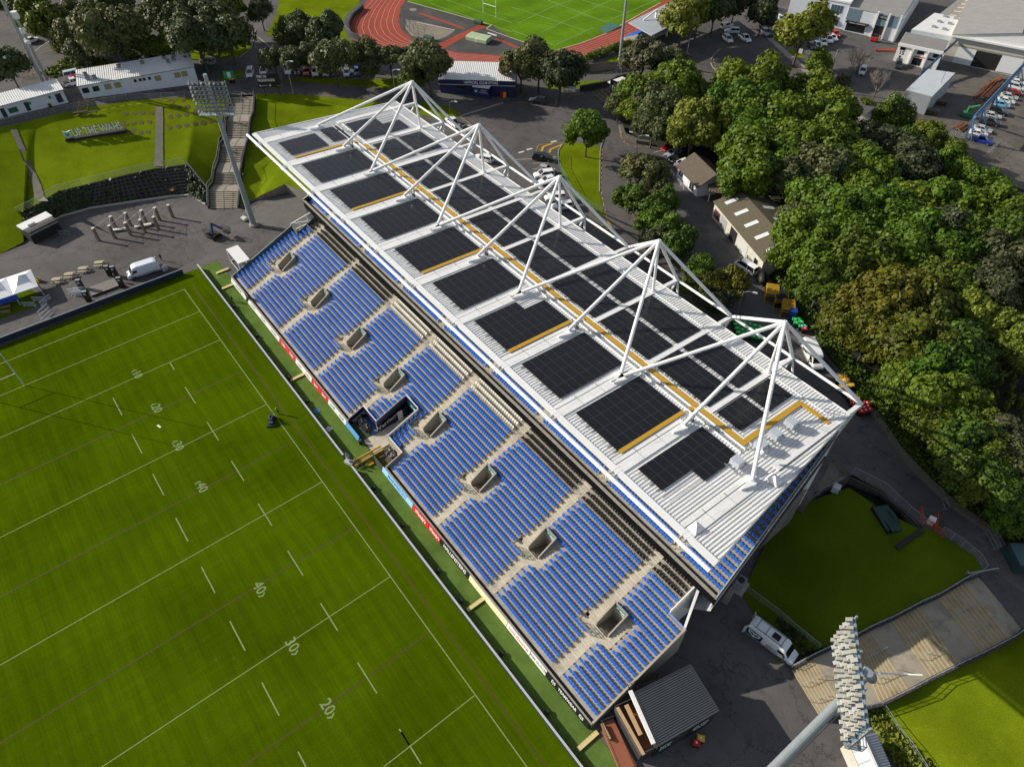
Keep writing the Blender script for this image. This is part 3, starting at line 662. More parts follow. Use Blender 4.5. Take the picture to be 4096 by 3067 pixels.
for j in range(23):
    a, b = x_range(j); cut = aisles(j)+gaps(j); x = a+.3
    while x < b-.25:
        if not in_any(x, cut):
            kind = 'blue' if j < 19 else ('white' if 28.6 < x < 65 else 'black')
            blk = sum(1 for v in VOM if v < x)
            seats[kind].append((x, rowY(j)+.47, rowZ(j), blk, j))
        x += .5
ucut = [(u,u+1.25) for u in UA]
for i in range(23):
    a, b = LX(uY(i))+.6, RX(uY(i))-.5; x = b
    while x > a:
        if i > 4 and x < 92: break
        if not in_any(x, ucut): seats['blue'].append((x, uY(i)+.47, uZ(i), sum(1 for u in UA if u < x), 100+i))
        x -= .53
camd = lambda s: (Vector(s[:3])-CAM).length
NB = ['beyond the furthest stair mouth','between the first and second stair mouths from the far end','between the second and third stair mouths from the far end','between the third stair mouth and the dugouts','just past the dugouts and tunnel','between the fifth and sixth stair mouths from the far end','between the sixth and seventh stair mouths from the far end','between the two nearest stair mouths','at the near end past the last stair mouth']
def row_name(j): return {0:'front'}.get(j) or (['','second','third','fourth','fifth','sixth','seventh','eighth','ninth','tenth','eleventh','twelfth','thirteenth','fourteenth','fifteenth','sixteenth','seventeenth','eighteenth','nineteenth'][j])
every = sorted([(camd(s), k, s) for k, l_ in seats.items() for s in l_])
near = {id(s) for _, k, s in every[:300]}
NBS = ['past the furthest stair mouth','by the first stair mouth','by the second stair mouth','by the third stair mouth','by the tunnel','by the fifth stair mouth','by the sixth stair mouth','between the two nearest stair mouths','at the near end of the stand']
def lab_of(kind, blk, j):
    if j >= 100: return f'blue seat in upper tier row {j-99}, {NBS[min(blk,8)]}'
    if kind == 'blue': return f'blue seat in the {row_name(j)} row, {NBS[blk]}'
    return f'{kind} seat in the {["front","second","third","back"][j-19]} {kind} row, {NBS[blk]}'
for kind, lst in seats.items():
    rest = [s for s in lst if id(s) not in near]
    for s in lst:
        if id(s) not in near: continue
        x, y, z, blk, j = s
        o = bpy.data.objects.new('stadium_seat', SM[kind]); C.objects.link(o); o.location = (x,y,z); o.rotation_euler = (rng.uniform(-.02,.02),0,rng.uniform(-.02,.02)); o.scale = (1.14,1,1)
        tag(o, lab_of(kind, blk, j), 'seat', f'{kind} stadium seats, {row_name(j) if j < 19 else "upper"} row, {NBS[min(blk,8)]}')
    if rest:
        m_ = MB()
        for x, y, z, blk, j in rest:
            ca = rng.uniform(-.02,.02); o_ = len(m_.v); dz = rng.uniform(-.01,.01)
            m_.v += [(x+vx*1.14+vy*ca, y+vy, z+vz+dz) for vx, vy, vz in SEATV]; m_.f += [tuple(i+o_ for i in f) for f in SEATF]; m_.m += SEATI
        o = m_.build('stadium_seats', [{'blue':BLUE,'black':SEATK,'white':SEATW}[kind], DARK])
        tag(o, f'rows of {kind} plastic seats on the stand terraces', 'seats', f'{kind} stadium seats', 'stuff')
# ================================================================ pitch side: hoardings, advertising boards
def ZAT(base, k, x, y):
    d = _ray(P(k,x,y)); t = ((base[0]-CAM.x)*d.x+(base[1]-CAM.y)*d.y)/(d.x*d.x+d.y*d.y); return (CAM+d*t).z
HB = M('hoarding back', (.10,.10,.115), .6); HT = M('hoarding top', (.45,.45,.5), .5); HF = M('hoarding face', (.02,.035,.06), .5)
for x0, x1, lab in ((-13,48.2,'long low black pitch side hoarding from the far corner to the tunnel gap'),(51,108,'long low black pitch side hoarding from the tunnel gap to the near end')):
    e = thing('pitch_hoarding', lab, 'hoarding', (x0,4.75,0), 0, world=True)
    mb = MB(); mb.bx(x0,x1,4.70,4.82,0,.98); mb.build('board', [HF], e)
    mb = MB(); mb.bx(x0,x1,4.64,4.90,.984,1.06); mb.build('top_cap', [HT], e)
    mb = MB(); k = int((x1-x0)/2.4)
    for i in range(k): mb.beam((x0+1+2.4*i,4.84,.95),(x0+1+2.4*i,5.35,.02),.05,.05)
    mb.build('brace', [DARK], e)
e = thing('pitch_hoarding', 'dark navy hoarding along the far end of the pitch below the van', 'hoarding', (-14,-16,0), 0, world=True)
a, b = Vector((-15.5,-78,0)), Vector((-13.2,1.7,0)); a.x = -15.2
mb = MB(); d_ = (b-a).normalized(); n_ = Vector((d_.y,-d_.x,0))
def slab(m_, a, b, z0, z1, th, mi=0): m_.beam((a.x,a.y,(z0+z1)/2),(b.x,b.y,(z0+z1)/2),th,z1-z0,mi)
slab(mb,a,b,0,1.15,.12); mb.build('board', [M('navy board',(.018,.03,.055),.5)], e)
mb = MB(); slab(mb,a,b,1.154,1.22,.3); mb.build('top_cap', [M('grey cap',(.12,.14,.17),.5)], e)
mb = MB()
for i in range(30): p = a.lerp(b,(i+.5)/30); mb.beam(p-n_*.1+Vector((0,0,1.1)),p-n_*.75+Vector((0,0,.02)),.06,.06)
mb.build('brace', [GALV], e)
# advertising boards on the stand front, leaning back
BT, BBt = (8.52, 1.02), (8.18, .10)
def adboard(x0, x1, col, txt, tcol, lab, n=1, size=.72, sub=None):
    e = thing('advertising_board', lab, 'advertising board', ((x0+x1)/2,8.3,.05), 0, 'advertising boards along the stand front', world=True)
    mb = MB(); y0, z0 = BBt; y1, z1 = BT
    mb.add([(x0,y0,z0),(x1,y0,z0),(x1,y1,z1),(x0,y1,z1),(x0,y0+.08,z0-.03),(x1,y0+.08,z0-.03),(x1,y1+.08,z1-.03),(x0,y1+.08,z1-.03)],[(0,1,2,3),(7,6,5,4),(3,2,6,7),(4,5,1,0),(0,3,7,4),(1,5,6,2)])
    mb.build('board_face', [hx(col)], e)
    up = Vector((0,y1-y0,z1-z0)).normalized(); nn = Vector((0,-up.z,up.y))
    for i in range(n):
        cx = x0+(x1-x0)*(i+.5)/n; at = Vector((cx,(y0+y1)/2,(z0+z1)/2))+nn*.012
        text(txt, size, at, (1,0,0), up, hx(tcol), e, ext=.003, bold=.015)
    return e
adboard(-4.6,2.6,'c9c9c6','JUST BETTER','3a4a6a','white board with small dark letters at the far end of the stand',1,.5)
adboard(3.6,17.4,'cdcdcb','PACIFIC','7a7f8c','long white board with grey capitals left of the red boards',3,.6)
adboard(17.5,24.0,'c4262c','Vodka','e8e8e8','red board with white script nearest the far end',2,.6)
adboard(24.1,30.2,'d5d5d2','Cruiser','b02a30','white board with red script between two red boards',2,.6)
adboard(30.3,36.2,'bf1f26','Sport','ececec','red board with white letters before the white board by the dugouts',2,.6)
adboard(36.3,42.4,'c8ccc9','CLUB','2c3c3c','white board with dark capitals beside the blue floored dugout',2,.6)
adboard(42.5,46.6,'4f8fc0','','ffffff','pale blue board in front of the blue floored dugout',0)
adboard(50.4,53.9,'3a3f36','','ffffff','dark board in front of the olive matted dugout',0)
adboard(54.0,62.6,'8fc1e2','MAINFREIGHT','1b66b5','pale blue board with blue capitals beside the olive matted dugout',1,.85)
adboard(62.7,66.9,'c81f27',"Wendy's",'f2eee8','red board with white script after the pale blue board',1,.8)
adboard(67.0,69.9,'c81f27',"Wendy's",'f2eee8','shorter red board with white script before the black board',1,.7)
adboard(70.1,77.0,'17181a','HALLENSTEINS','e6e6e4','black board with wide white capitals',1,.82)
adboard(77.1,85.5,'e0d3ae','','8a6a30','long plain cream board',0)
adboard(85.6,90.3,'e4e1dc','Scott Electrical','c33a3a','white board with pale red letters',1,.66)
adboard(90.4,93.5,'dcdcd8','FREE QUOTES','24262a','white board with small black capitals',1,.5)
adboard(93.6,101.4,'141517','E|S   TEAMWEAR   E|S','e4e4e2','black board with white initials at the near end of the stand',1,.62)
# small things on the turf strip
for x, y0, y1, lab, z0 in ((27.6,5.6,8.2,'in front of the second red board',.12),(80.6,5.5,8.3,'in front of the cream board',.12),(102.4,5.8,8.9,'at the near end of the turf strip',.12),(-3.6,5.9,8.4,'at the far end of the turf strip',.12),(-9.0,6.9,9.5,'on the asphalt by the white gate frame',.3)):
    e = thing('timber_ramp', f'yellow timber step ramp {lab}', 'ramp', (x,(y0+y1)/2,0), 0, 'timber step ramps')
    mb = MB(); mb.bx(-.28,.28,-(y1-y0)/2,(y1-y0)/2,.12,.24); 
    for yy in (-(y1-y0)/2+.1,0,(y1-y0)/2-.1): mb.bx(-.22,.22,yy-.05,yy+.05,0,.12)
    mb.build('deck', [M('cream timber',(.62,.50,.24),.7)], e)
    mb = MB()
    for i in range(8): yy = -(y1-y0)/2+.15+i*(y1-y0-.3)/7; mb.bx(-.30,-.2,yy-.03,yy+.03,.24,.27)
    mb.build('tread_strip', [YEL], e)
e = thing('timber_ramp', 'long yellow timber bridge with side rails from the tunnel to the pitch', 'ramp', (50.6,7.4,0), 0)
mb = MB()
for xx in (-.55,.35): mb.beam((xx+.05,3.0,.75),(xx-.1,-2.2,.55),.16,.3)
mb.build('side_rail', [YEL], e)
mb = MB(); mb.bx(-.5,.3,-2.1,3.0,.1,.2); mb.build('deck', [M('grey boards',(.16,.15,.13),.8)], e)
solo((lambda m_: (m_.bx(51.2,52.0,6.9,8.0,0,.28), m_)[1])(MB()), 'timber_block', [YEL], 'short yellow timber block leaning by the olive matted dugout', 'block', (51.6,7.4,0))
def camera_pod(x, y, lab, group=None):
    e = thing('loudspeaker', lab, 'loudspeaker', (x,y,0), random.Random(int(x)).uniform(-.3,.3), group)
    mb = MB(); mb.bx(-.25,.25,-.2,.2,0,.5); mb.build('cabinet', [BLACK], e)
    mb = MB(); mb.bx(-.30,-.252,-.15,.15,.08,.42); mb.build('grille', [DARK], e)
for x, wh in ((3,'by the black square board'),(13.5,'by the first red board'),(27,'near the second timber ramp'),(33.8,'left of the blue mat'),(56,'near the pale blue board'),(64.2,'opposite the red boards'),(73.5,'opposite the black board'),(79,'opposite the cream board'),(88,'opposite the pale red letters'),(97,'opposite the black initials')):
    camera_pod(x, 5.6, f'small black loudspeaker on the turf strip {wh}', 'loudspeakers behind the hoarding')
def mat_on_turf(x, y, sx, sy, col, lab):
    m_ = MB(); m_.obx((x,y,.01), sx, sy, .06, .3); solo(m_, 'rubber_mat', [hx(col)], lab, 'mat', (x,y,0))
mat_on_turf(36.6,5.9,1.1,.8,'2a6aa8','blue mat on the turf strip near the dugouts'); mat_on_turf(41.3,5.7,1.0,.8,'b8bcc4','pale square mat on the turf strip near the dugouts')
mat_on_turf(23.6,-16,.9,.3,'d8d8c0','small white strip lying on the pitch near a number')
e = thing('display_board', 'small black square board on the front wall near the far corner', 'board', (3.1,8.5,.6))
mb = MB(); mb.obx((0,0,0),1.5,.1,1.2,0); mb.build('panel', [BLACK], e); mb = MB(); mb.bx(-.7,.7,-.07,-.052,.1,1.1); mb.build('screen', [M('screen glass',(.01,.01,.012),.15)], e)
e = thing('waste_bin', 'round black bin at the corner of the blue floored dugout', 'bin', (47.2,8.3,0)); mb = MB(); mb.tube((0,0,0),(0,0,.9),.28,.33,12); mb.build('drum', [BLACK], e); mb = MB(); mb.tube((0,0,.902),(0,0,.93),.30,.30,12); mb.build('liner', [DARK], e)
e = thing('camera_platform', 'pale grey television gear piled at the gap in the hoarding', 'equipment', (49.5,5.0,0))
mb = MB(); mb.obx((0,0,0),1.5,.8,.5,.4); mb.obx((-.9,.2,0),.5,.5,.9,.1); mb.build('case', [M('grey case',(.4,.4,.46),.5)], e); mb = MB()
for a in range(3): mb.tube((.9+.5*math.cos(a*2.1),.5*math.sin(a*2.1),0),(.9,0,1.3),.03)
mb.obx((.9,0,1.3),.5,.25,.25,.5); mb.build('camera', [DARK], e)
# ---------------------------------------------------------------- people
SKIN = M('skin', (.45,.27,.18), .6); 
def person(at, rz, lab, top, legs, pose='walk', hair=(.03,.02,.015)):
    e = thing('person', lab, 'person', at, rz)
    me = bpy.data.meshes.new('body'); st = .28 if pose == 'walk' else .08
    V = [(0,0,.95),(0,0,1.15),(0,0,1.38),(0,0,1.48),(.01,0,1.62),(.01,0,1.74), (0,.11,.92),(st*.5,.11,.5),(st,.11,.07),(st+.16,.11,.05), (0,-.11,.92),(-st*.35,-.11,.5),(-st*1.1,-.11,.09),(-st*1.1+.16,-.11,.05),
         (0,.19,1.40),(-.08,.26,1.12),(.06,.27,.88),(.10,.27,.78), (0,-.19,1.40),(.08,-.26,1.12),(.2,-.25,.90),(.25,-.24,.80)]
    if pose == 'sit': V = [(0,0,.62),(0,0,.85),(.05,0,1.1),(.07,0,1.2),(.1,0,1.33),(.11,0,1.45),(.05,.13,.6),(.5,.16,.62),(.5,.16,.2),(.65,.16,.16),(.05,-.13,.6),(.5,-.16,.62),(.5,-.16,.2),(.65,-.16,.16),(.05,.19,1.1),(.2,.25,.85),(.5,.2,.85),(.6,.18,.87),(.05,-.19,1.1),(.2,-.25,.85),(.5,-.2,.85),(.6,-.18,.87)]
    E_ = [(0,1),(1,2),(2,3),(3,4),(4,5),(0,6),(6,7),(7,8),(8,9),(0,10),(10,11),(11,12),(12,13),(2,14),(14,15),(15,16),(16,17),(2,18),(18,19),(19,20),(20,21)]
    rad = [.15,.15,.17,.06,.10,.09,.10,.07,.05,.045,.10,.07,.05,.045,.07,.05,.04,.035,.07,.05,.04,.035]
    me.from_pydata(V, E_, []); o = bpy.data.objects.new('body', me); C.objects.link(o)
    sk = o.modifiers.new('skin','SKIN'); sk.use_smooth_shade = True
    for i, r in enumerate(rad): me.skin_vertices[0].data[i].radius = (r,r*(1.0 if i not in (0,1,2) else 1.0))
    me.skin_vertices[0].data[0].use_root = True
    o.modifiers.new('sub','SUBSURF').levels = 1; o.modifiers['sub'].render_levels = 1
    dg = bpy.context.evaluated_depsgraph_get(); m2 = bpy.data.meshes.new_from_object(o.evaluated_get(dg)); m2.name = 'body'; bpy.data.objects.remove(o)
    m2.materials.clear()
    for m_ in (hx(top), hx(legs), SKIN, M('hair dark', hair, .7)): m2.materials.append(m_)
    hz = V[4][2]
    for p in m2.polygons:
        c = p.center; hand = (Vector(V[17])-c).length < .10 or (Vector(V[21])-c).length < .10
        p.material_index = 3 if c.z > hz+.09 or (c.z > hz-.05 and c.x < V[4][0]-.02) else 2 if c.z > V[3][2]+.02 or hand else (0 if c.z > V[0][2]+.03 and (abs(c.y) < .4) and not (pose == 'sit' and c.z < .72) else 1)
    n = bpy.data.objects.new('body', m2); C.objects.link(n); n.parent = e
    return e
q_ = L(4,2010,945); person((q_.x,q_.y,0), 1.2, 'person in black walking along the turf strip by the stand front', '16171a', '121214')
q_ = L(4,1395,590); person((q_.x,q_.y,0), 2.5, 'person in dark clothes at the back doors of the white van', '1c1e22', '17181c', 'stand')
q_ = L(4,1010,770); person((q_.x,q_.y,.35), .6, 'person in brown clothes on the small stage among the black totems', '5c4a36', '3a3430', 'stand')
q_ = L(9,865,690); person((q_.x,q_.y,0), 4.5, 'person in grey beside the television gear at the hoarding gap', '6a6c78', '33343a', 'stand')
q_ = L(9,790,645); person((q_.x,q_.y,0), 3.6, 'person in pale lilac top leaning over the television gear', '9a93a8', '3a3840', 'stand')
# ride on mower
e = thing('ride_on_mower', 'dark ride on mower crossing the pitch with its driver aboard', 'mower', tuple(L(9,140,320)), -.55+math.pi*0, None)
MW = M('mower paint',(.03,.06,.10),.4)
mb = MB(); mb.bx(-1.0,.3,-.5,.5,.35,.85); mb.bx(.3,1.3,-.45,.45,.3,.75); mb.bx(-.95,-.3,-.45,.45,.85,1.05); mb.build('body', [MW], e)
for x, y, r in ((-.75,.62,.38),(-.75,-.62,.38),(.95,.55,.28),(.95,-.55,.28)): mb = MB(); mb.tube((x,y-.12,r),(x,y+.12,r),r,n=12); mb.build('wheel', [RUBBER], e)
for x in (-.6,1.5): mb = MB(); mb.bx(x-.3,x+.3,-1.0,1.0,.06,.35); mb.build('cutting_deck', [BLACK], e)
mb = MB(); mb.tube((-.9,.45,.8),(-.9,.45,2.0),.035); mb.tube((-.9,-.45,.8),(-.9,-.45,2.0),.035); mb.tube((-.9,.45,2.0),(-.9,-.45,2.0),.035); mb.build('roll_bar', [DARK], e)
mb = MB(); mb.tube((.25,0,.8),(.05,0,1.25),.03); mb.tube((.05,0,1.24),(.02,0,1.28),.2,n=10); mb.build('steering_wheel', [DARK], e)
e.scale = (.72,.72,.8); mw = e.location.copy(); person((mw.x-.15,mw.y+.08,.25), -.55, 'person in a grey top driving the mower on the pitch', '5a5f6a', '24262c', 'sit')
q_ = L(9,195,255); person((q_.x,q_.y,0), -.8, 'person in a yellow safety vest standing in front of the mower', '8f9a2a', '23252c', 'stand')
# goal posts at the far left
e = thing('goal_posts', 'tall white rugby goal posts standing on the pitch at the far left', 'goal posts', (0,-34,0), 0, world=True)
PST = M('goal white',(.55,.66,.72),.5)
for y in (-31.25,-36.75): mb = MB(); mb.tube((0,y,0),(0,y,17.5),.075,.05,10); mb.build('post', [PST], e)
mb = MB(); mb.tube((0,-31.25,3),(0,-36.75,3),.06,n=8); mb.build('crossbar', [WHITE], e)
# ================================================================ the far concourse
POSTM = M('weathered post',(.20,.17,.14),.85,noise=(2,.3)); CAPM = M('post cap',(.75,.74,.68),.5)
TOP = [(952,215,1005,320),(1080,190,1130,290),(1215,167,1265,268),(1330,142,1380,245),(1455,120,1495,222)]
BOT = [(808,317,857,422),(945,295,995,400),(1078,270,1130,375),(1205,245,1255,350),(1325,218,1370,325)]
pp = {}
for nm, row in (('back row',TOP),('front row',BOT)):
    for i, (tx,ty,bx_,by) in enumerate(row):
        b = L(4,bx_,by); e = thing('concrete_post', f'tall weathered post with a pale cap, {["first","second","third","fourth","fifth"][i]} from the shed in the {nm}', 'post', (b.x,b.y,0), .6, 'concourse posts')
        mb = MB(); mb.bx(-.24,.24,-.24,.24,0,3.2); mb.build('shaft', [POSTM], e)
        mb = MB(); mb.bx(-.27,.27,-.27,.27,3.204,3.3); mb.bx(-.07,.07,-.07,.07,3.3,3.34,1); mb.build('cap', [CAPM, DARK], e); pp[nm,i] = Vector((b.x,b.y,3.25))
for i in range(4):
    a, b = pp['front row',i], pp['back row',i]; mb = MB(); mb.tube(a,b,.03,n=5)
    solo(mb, 'cable', [WHITE], f'white cable strung between the {["first","second","third","fourth"][i]} front and back concourse posts from the shed', 'cable', a)
    if i < 4:
        a, b = pp['back row',i], pp['front row',i+1]; mb = MB(); mb.tube(a,b,.03,n=5)
        solo(mb, 'cable', [WHITE], f'white cable slung from {["first","second","third","fourth"][i]} back post to the next front post from the shed', 'cable', a)
for i, (x0,y0,x1,y1) in enumerate(((975,340,1100,325),(1165,312,1312,285))):
    a, b = L(4,x0,y0,.0), L(4,x1,y1,.0); c_ = (a+b)/2; e = thing('bench', f'pale concrete bench among the concourse posts, {["nearer the shed","further from the shed"][i]}', 'bench', c_, math.atan2(b.y-a.y,b.x-a.x), 'concourse benches'); h = (b-a).length/2
    mb = MB(); mb.bx(-h,h,-.35,.35,.32,.46); mb.build('seat', [M('bench concrete',(.6,.58,.52),.8)], e)
    for s in (-1,1): mb = MB(); mb.bx(s*h*.75-.2,s*h*.75+.2,-.28,.28,0,.32); mb.build('leg', [CONC], e)
e = thing('storage_shed', 'black walled kiosk with a white roof and timber awning against the ivy wall', 'shed', (-45.5,-16.4,0), 0, world=True)
A1, A2 = L(4,300,450), L(4,540,330); d_ = (A2-A1).normalized(); n_ = Vector((-d_.y,d_.x,0)); n_ = n_ if n_.x < 0 else -n_
def q4(m_, a, b, dep, z0, z1, mi=0): m_.prism([tuple(a)[:2],tuple(b)[:2],tuple(b+n_*dep)[:2],tuple(a+n_*dep)[:2]], z0, z1, mi)
mb = MB(); q4(mb,A1,A2,4.2,0,2.75); mb.build('wall', [BLACK], e)
mb = MB(); q4(mb,A1+n_*1.8-d_*.15,A2+n_*1.8+d_*.15,2.7,2.76,2.95); mb.build('roof', [WHITE], e)
mb = MB()
k = 26
for i in range(k):
    a = A1.lerp(A2,i/k); b = A1.lerp(A2,(i+.82)/k); p0, p1 = a-n_*.5, b-n_*.5; p2, p3 = b+n_*1.75, a+n_*1.75
    mb.face((p0.x,p0.y,2.35),(p1.x,p1.y,2.35),(p2.x,p2.y,2.92),(p3.x,p3.y,2.92)); mb.face((p3.x,p3.y,2.86),(p2.x,p2.y,2.86),(p1.x,p1.y,2.29),(p0.x,p0.y,2.29))
mb.build('awning', [M('grey slats',(.30,.27,.22),.8,noise=(3,.3))], e)
mb = MB(); c_ = L(4,275,290,2.7); mb.obx(c_,1.6,.2,.5,math.atan2(d_.y,d_.x)); mb.build('sign_panel', [hx('c8b8a8')], e)
def cage(at, rz, lx, ly, h, lab, nm='crowd_barrier', cat='barrier', mat=None, n=9, group=None):
    e = thing(nm, lab, cat, at, rz, group); mat = mat or GALV
    mb = MB()
    for z in (.15,h): mb.beam((-lx/2,0,z),(lx/2,0,z),.05,.05)
    mb.build('rail', [mat], e); mb = MB()
    for i in range(n+1): x = -lx/2+lx*i/n; mb.beam((x,0,.15),(x,0,h),.03,.03)
    mb.build('upright_bars', [mat], e)
    for s in (-1,1): mb = MB(); mb.beam((s*lx*.4,-.3,.04),(s*lx*.4,.3,.04),.06,.05); mb.beam((s*lx*.4,0,.04),(s*lx*.4,0,.3),.05,.05); mb.build('foot', [mat], e)
    return e
q_ = L(4,565,370); cage(q_, .9, 2.6, .5, 1.1, 'grey crowd barrier lying by the kiosk in its shadow')
# ivy covered crib wall
IVY = M('ivy leaves', (.035,.06,.012), .6, noise=(.9,.3), col2=(.015,.03,.008)); CRIBM = M('crib timber',(.035,.032,.028),.9,noise=(1.5,.3)); MORTAR = M('grey crib beams',(.075,.07,.065),.9)
def crib_wall(base, top, lab, ivy, seed, cols=1.1, rows_=.75, name='crib_wall'):
    e = thing(name, lab, 'retaining wall', base[0], 0, world=True); e.location = base[0]; rng = random.Random(seed)
    mb = MB(); mc = MB(); lv = MB()
    for i in range(len(base)-1):
        a, b, c, d = base[i], base[i+1], top[i+1], top[i]; mb.face(a,b,c,d); w_ = (b-a).length; h = (d-a).length; nn = (b-a).cross(d-a).normalized()
        if nn.dot(CAM-a) < 0: nn = -nn
        kx, kz = max(1,int(w_/cols)), max(1,int(h/rows_))
        for r in range(kz+1):
            t = r/kz; mc.beam(a.lerp(d,t)+nn*.10, b.lerp(c,t)+nn*.10, .16,.2)
        for q in range(kx+1):
            t = q/kx; mc.beam(a.lerp(b,t)+nn*.14, d.lerp(c,t)+nn*.14, .16,.16)
        for r in range(int(w_*h*ivy)):
            u, v = rng.random(), rng.random()
            if ivy < 12 and (math.sin(u*w_*.5+i)+math.sin(v*5+u*w_*.9)) < .15: continue
            p = a.lerp(b,u).lerp(d.lerp(c,u),v)+nn*rng.uniform(.2,.5); s = rng.uniform(.16,.34); t1 = Vector((rng.uniform(-1,1),rng.uniform(-1,1),rng.uniform(-.3,1))).normalized(); t2 = t1.cross(nn+Vector((rng.uniform(-.5,.5),)*3)).normalized()
            lv.face(p-t1*s-t2*s,p+t1*s-t2*s*.6,p+t1*s*.8+t2*s,p-t1*s*.7+t2*s*.8)
    mb.build('backing', [CRIBM], e); mc.build('crib_beams', [MORTAR], e)
    if lv.v: lv.build('ivy', [IVY], e)
    return e
cb = [L(4,270,410),L(4,300,320),L(4,520,205),L(4,760,135),L(4,1180,72),L(4,1480,30),L(0,1640,1676)]
ct = [L(4,152,200,1.8),L(4,290,130,3.4),L(0,500,1655,4),L(0,800,1580,4.3),L(0,1100,1508,4.5),L(0,1330,1458,4.5),L(0,1612,1422,4.5)]
crib_wall(cb[:4],ct[:4],'dark crib retaining wall thick with ivy behind the kiosk',14,1)
crib_wall(cb[3:],ct[3:],'dark timber crib retaining wall below the lettered bank',3,2)
crib_wall([L(0,1640,1676),L(4,1770,100)],[L(0,1612,1422,4.5),L(0,1790,1640,1.2)],'short ivy hung wall return beside the stairs',16,3)
mb = MB()
for a, b in zip(cb[1:],cb[2:]): mb.beam(a+Vector((.5,0,.1)),b+Vector((.5,0,.1)),.4,.25)
mb.beam(cb[-1]+Vector((.4,0,.1)),L(4,1770,105,.1),.4,.25)
solo(mb,'kerb',[M('pale kerb',(.45,.43,.38),.8)],'pale concrete kerb along the foot of the crib wall','kerb',cb[2])
def fence(pts, h, lab, posts=2.5, mat=None, name='wire_fence', wires=4, group=None, pr=.045):
    e = thing(name, lab, 'fence', pts[0], 0, group, world=True); e.location = pts[0]; mat = mat or GALV
    mp, mr = MB(), MB()
    for a, b in zip(pts, pts[1:]):
        k = max(1, round((b-a).length/posts))
        for i in range(k+(1 if b is pts[-1] else 0)): p = a.lerp(b,i/k); mp.tube(p,p+Vector((0,0,h)),pr,n=6)
        for w_ in range(wires): z = h*(w_+1)/wires; mr.beam(a+Vector((0,0,z)),b+Vector((0,0,z)),.025 if w_ < wires-1 else .05,.025 if w_ < wires-1 else .05)
    mp.build('fence_posts', [mat], e); mr.build('wires', [mat], e); return e
fence([L(4,150,190,1.8),L(4,290,125,3.4),L(0,500,1652,4),L(0,800,1575,4.3),L(0,1100,1503,4.5),L(0,1330,1455,4.5),L(0,1600,1412,4.5)],1.5,'galvanised fence along the top of the crib wall')
fence([L(0,1605,1412,4.5),L(0,1790,1640,1.2)],1.2,'short sloping rail down the end of the crib wall')
fence([G(0,0,1085),G(0,700,925),G(0,1100,862),G(0,1600,838),G(0,1950,822)],1.3,'long low fence along the top of the grass bank in front of the white buildings',3)
# stairs
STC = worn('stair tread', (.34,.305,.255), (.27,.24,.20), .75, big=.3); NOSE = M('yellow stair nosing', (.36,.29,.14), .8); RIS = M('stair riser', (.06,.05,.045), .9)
sb = [L(4,1803,145),L(4,2060,140)]; stp = [G(0,1985,838),G(0,2195,838)]
e = thing('stairway', 'wide concrete stairway with yellow nosings climbing between the grass banks', 'stairs', sb[0], 0, world=True); e.location = sb[0]
mb = MB(); rail = MB(); wall = MB()
prof = [(0,(sb[0],sb[1]))]
keys = [(L(4,1803,145),L(4,2060,140)),]
lv = [((1800,1640,0),(2075,1640,0),1.3),((1840,1590,0),(2080,1590,0),1.3),((1855,1485,0),(2080,1480,0),2.8),((1885,1400,0),(2095,1395,0),2.8),((1905,1258,0),(2130,1255,0),4.5),((1945,1190,0),(2150,1190,0),4.5),((1955,1045,0),(2165,1040,0),6.2),((1965,985,0),(2190,980,0),6.2),((1985,838,0),(2200,835,0),7.4)]
keys += [(L(0,a[0],a[1],z),L(0,b[0],b[1],z)) for a, b, z in lv]
steps = [9,0,8,0,9,0,10,0,11]
for (a0,b0),(a1,b1),n_ in zip(keys,keys[1:],steps):
    if n_ == 0:
        mb.face(a0,b0,b1,a1,mi=0); continue
    for s in range(n_):
        t0, t1 = s/n_, (s+1)/n_; z = a0.z+(a1.z-a0.z)*t1
        p, q, r, u = a0.lerp(a1,t0), b0.lerp(b1,t0), b0.lerp(b1,t1), a0.lerp(a1,t1)
        for v in (p,q,r,u): v.z = z
        zl = a0.z+(a1.z-a0.z)*t0
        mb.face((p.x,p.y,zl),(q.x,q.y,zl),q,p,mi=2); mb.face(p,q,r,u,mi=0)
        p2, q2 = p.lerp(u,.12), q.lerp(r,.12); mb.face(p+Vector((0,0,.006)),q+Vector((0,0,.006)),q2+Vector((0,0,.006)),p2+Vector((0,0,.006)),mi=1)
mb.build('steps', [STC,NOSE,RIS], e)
for side in (0,1):
    m_ = MB()
    for k0, k1 in zip(keys,keys[1:]):
        a, b = k0[side], k1[side]; m_.beam(a+Vector((0,0,.25)),b+Vector((0,0,.25)),.35,1.0); 
    m_.build('side_wall', [CRIBM], e); m_ = MB()
    for k0, k1 in zip(keys,keys[1:]):
        a, b = k0[side], k1[side]; m_.beam(a+Vector((0,0,1.7)),b+Vector((0,0,1.7)),.06,.06)
        for t in (0,.5): p = a.lerp(b,t); m_.beam(p+Vector((0,0,.6)),p+Vector((0,0,1.7)),.05,.05)
    m_.build('handrail', [GALV], e)
m_ = MB()
for (a0,b0),(a1,b1),n_ in zip(keys,keys[1:],steps):
    if n_: 
        a, b = a0.lerp(b0,.5), a1.lerp(b1,.5); m_.beam(a+Vector((0,0,1)),b+Vector((0,0,1)),.06,.06)
        for t in (0,.5,1): p = a.lerp(b,t); m_.beam(p,p+Vector((0,0,1)),.05,.05)
m_.build('centre_rail', [GALV], e)
q_ = L(0,1910,1285,4.3); person(q_, 1.0, 'person in dark blue going down the wide stairway', '23283c', '1c1c24')
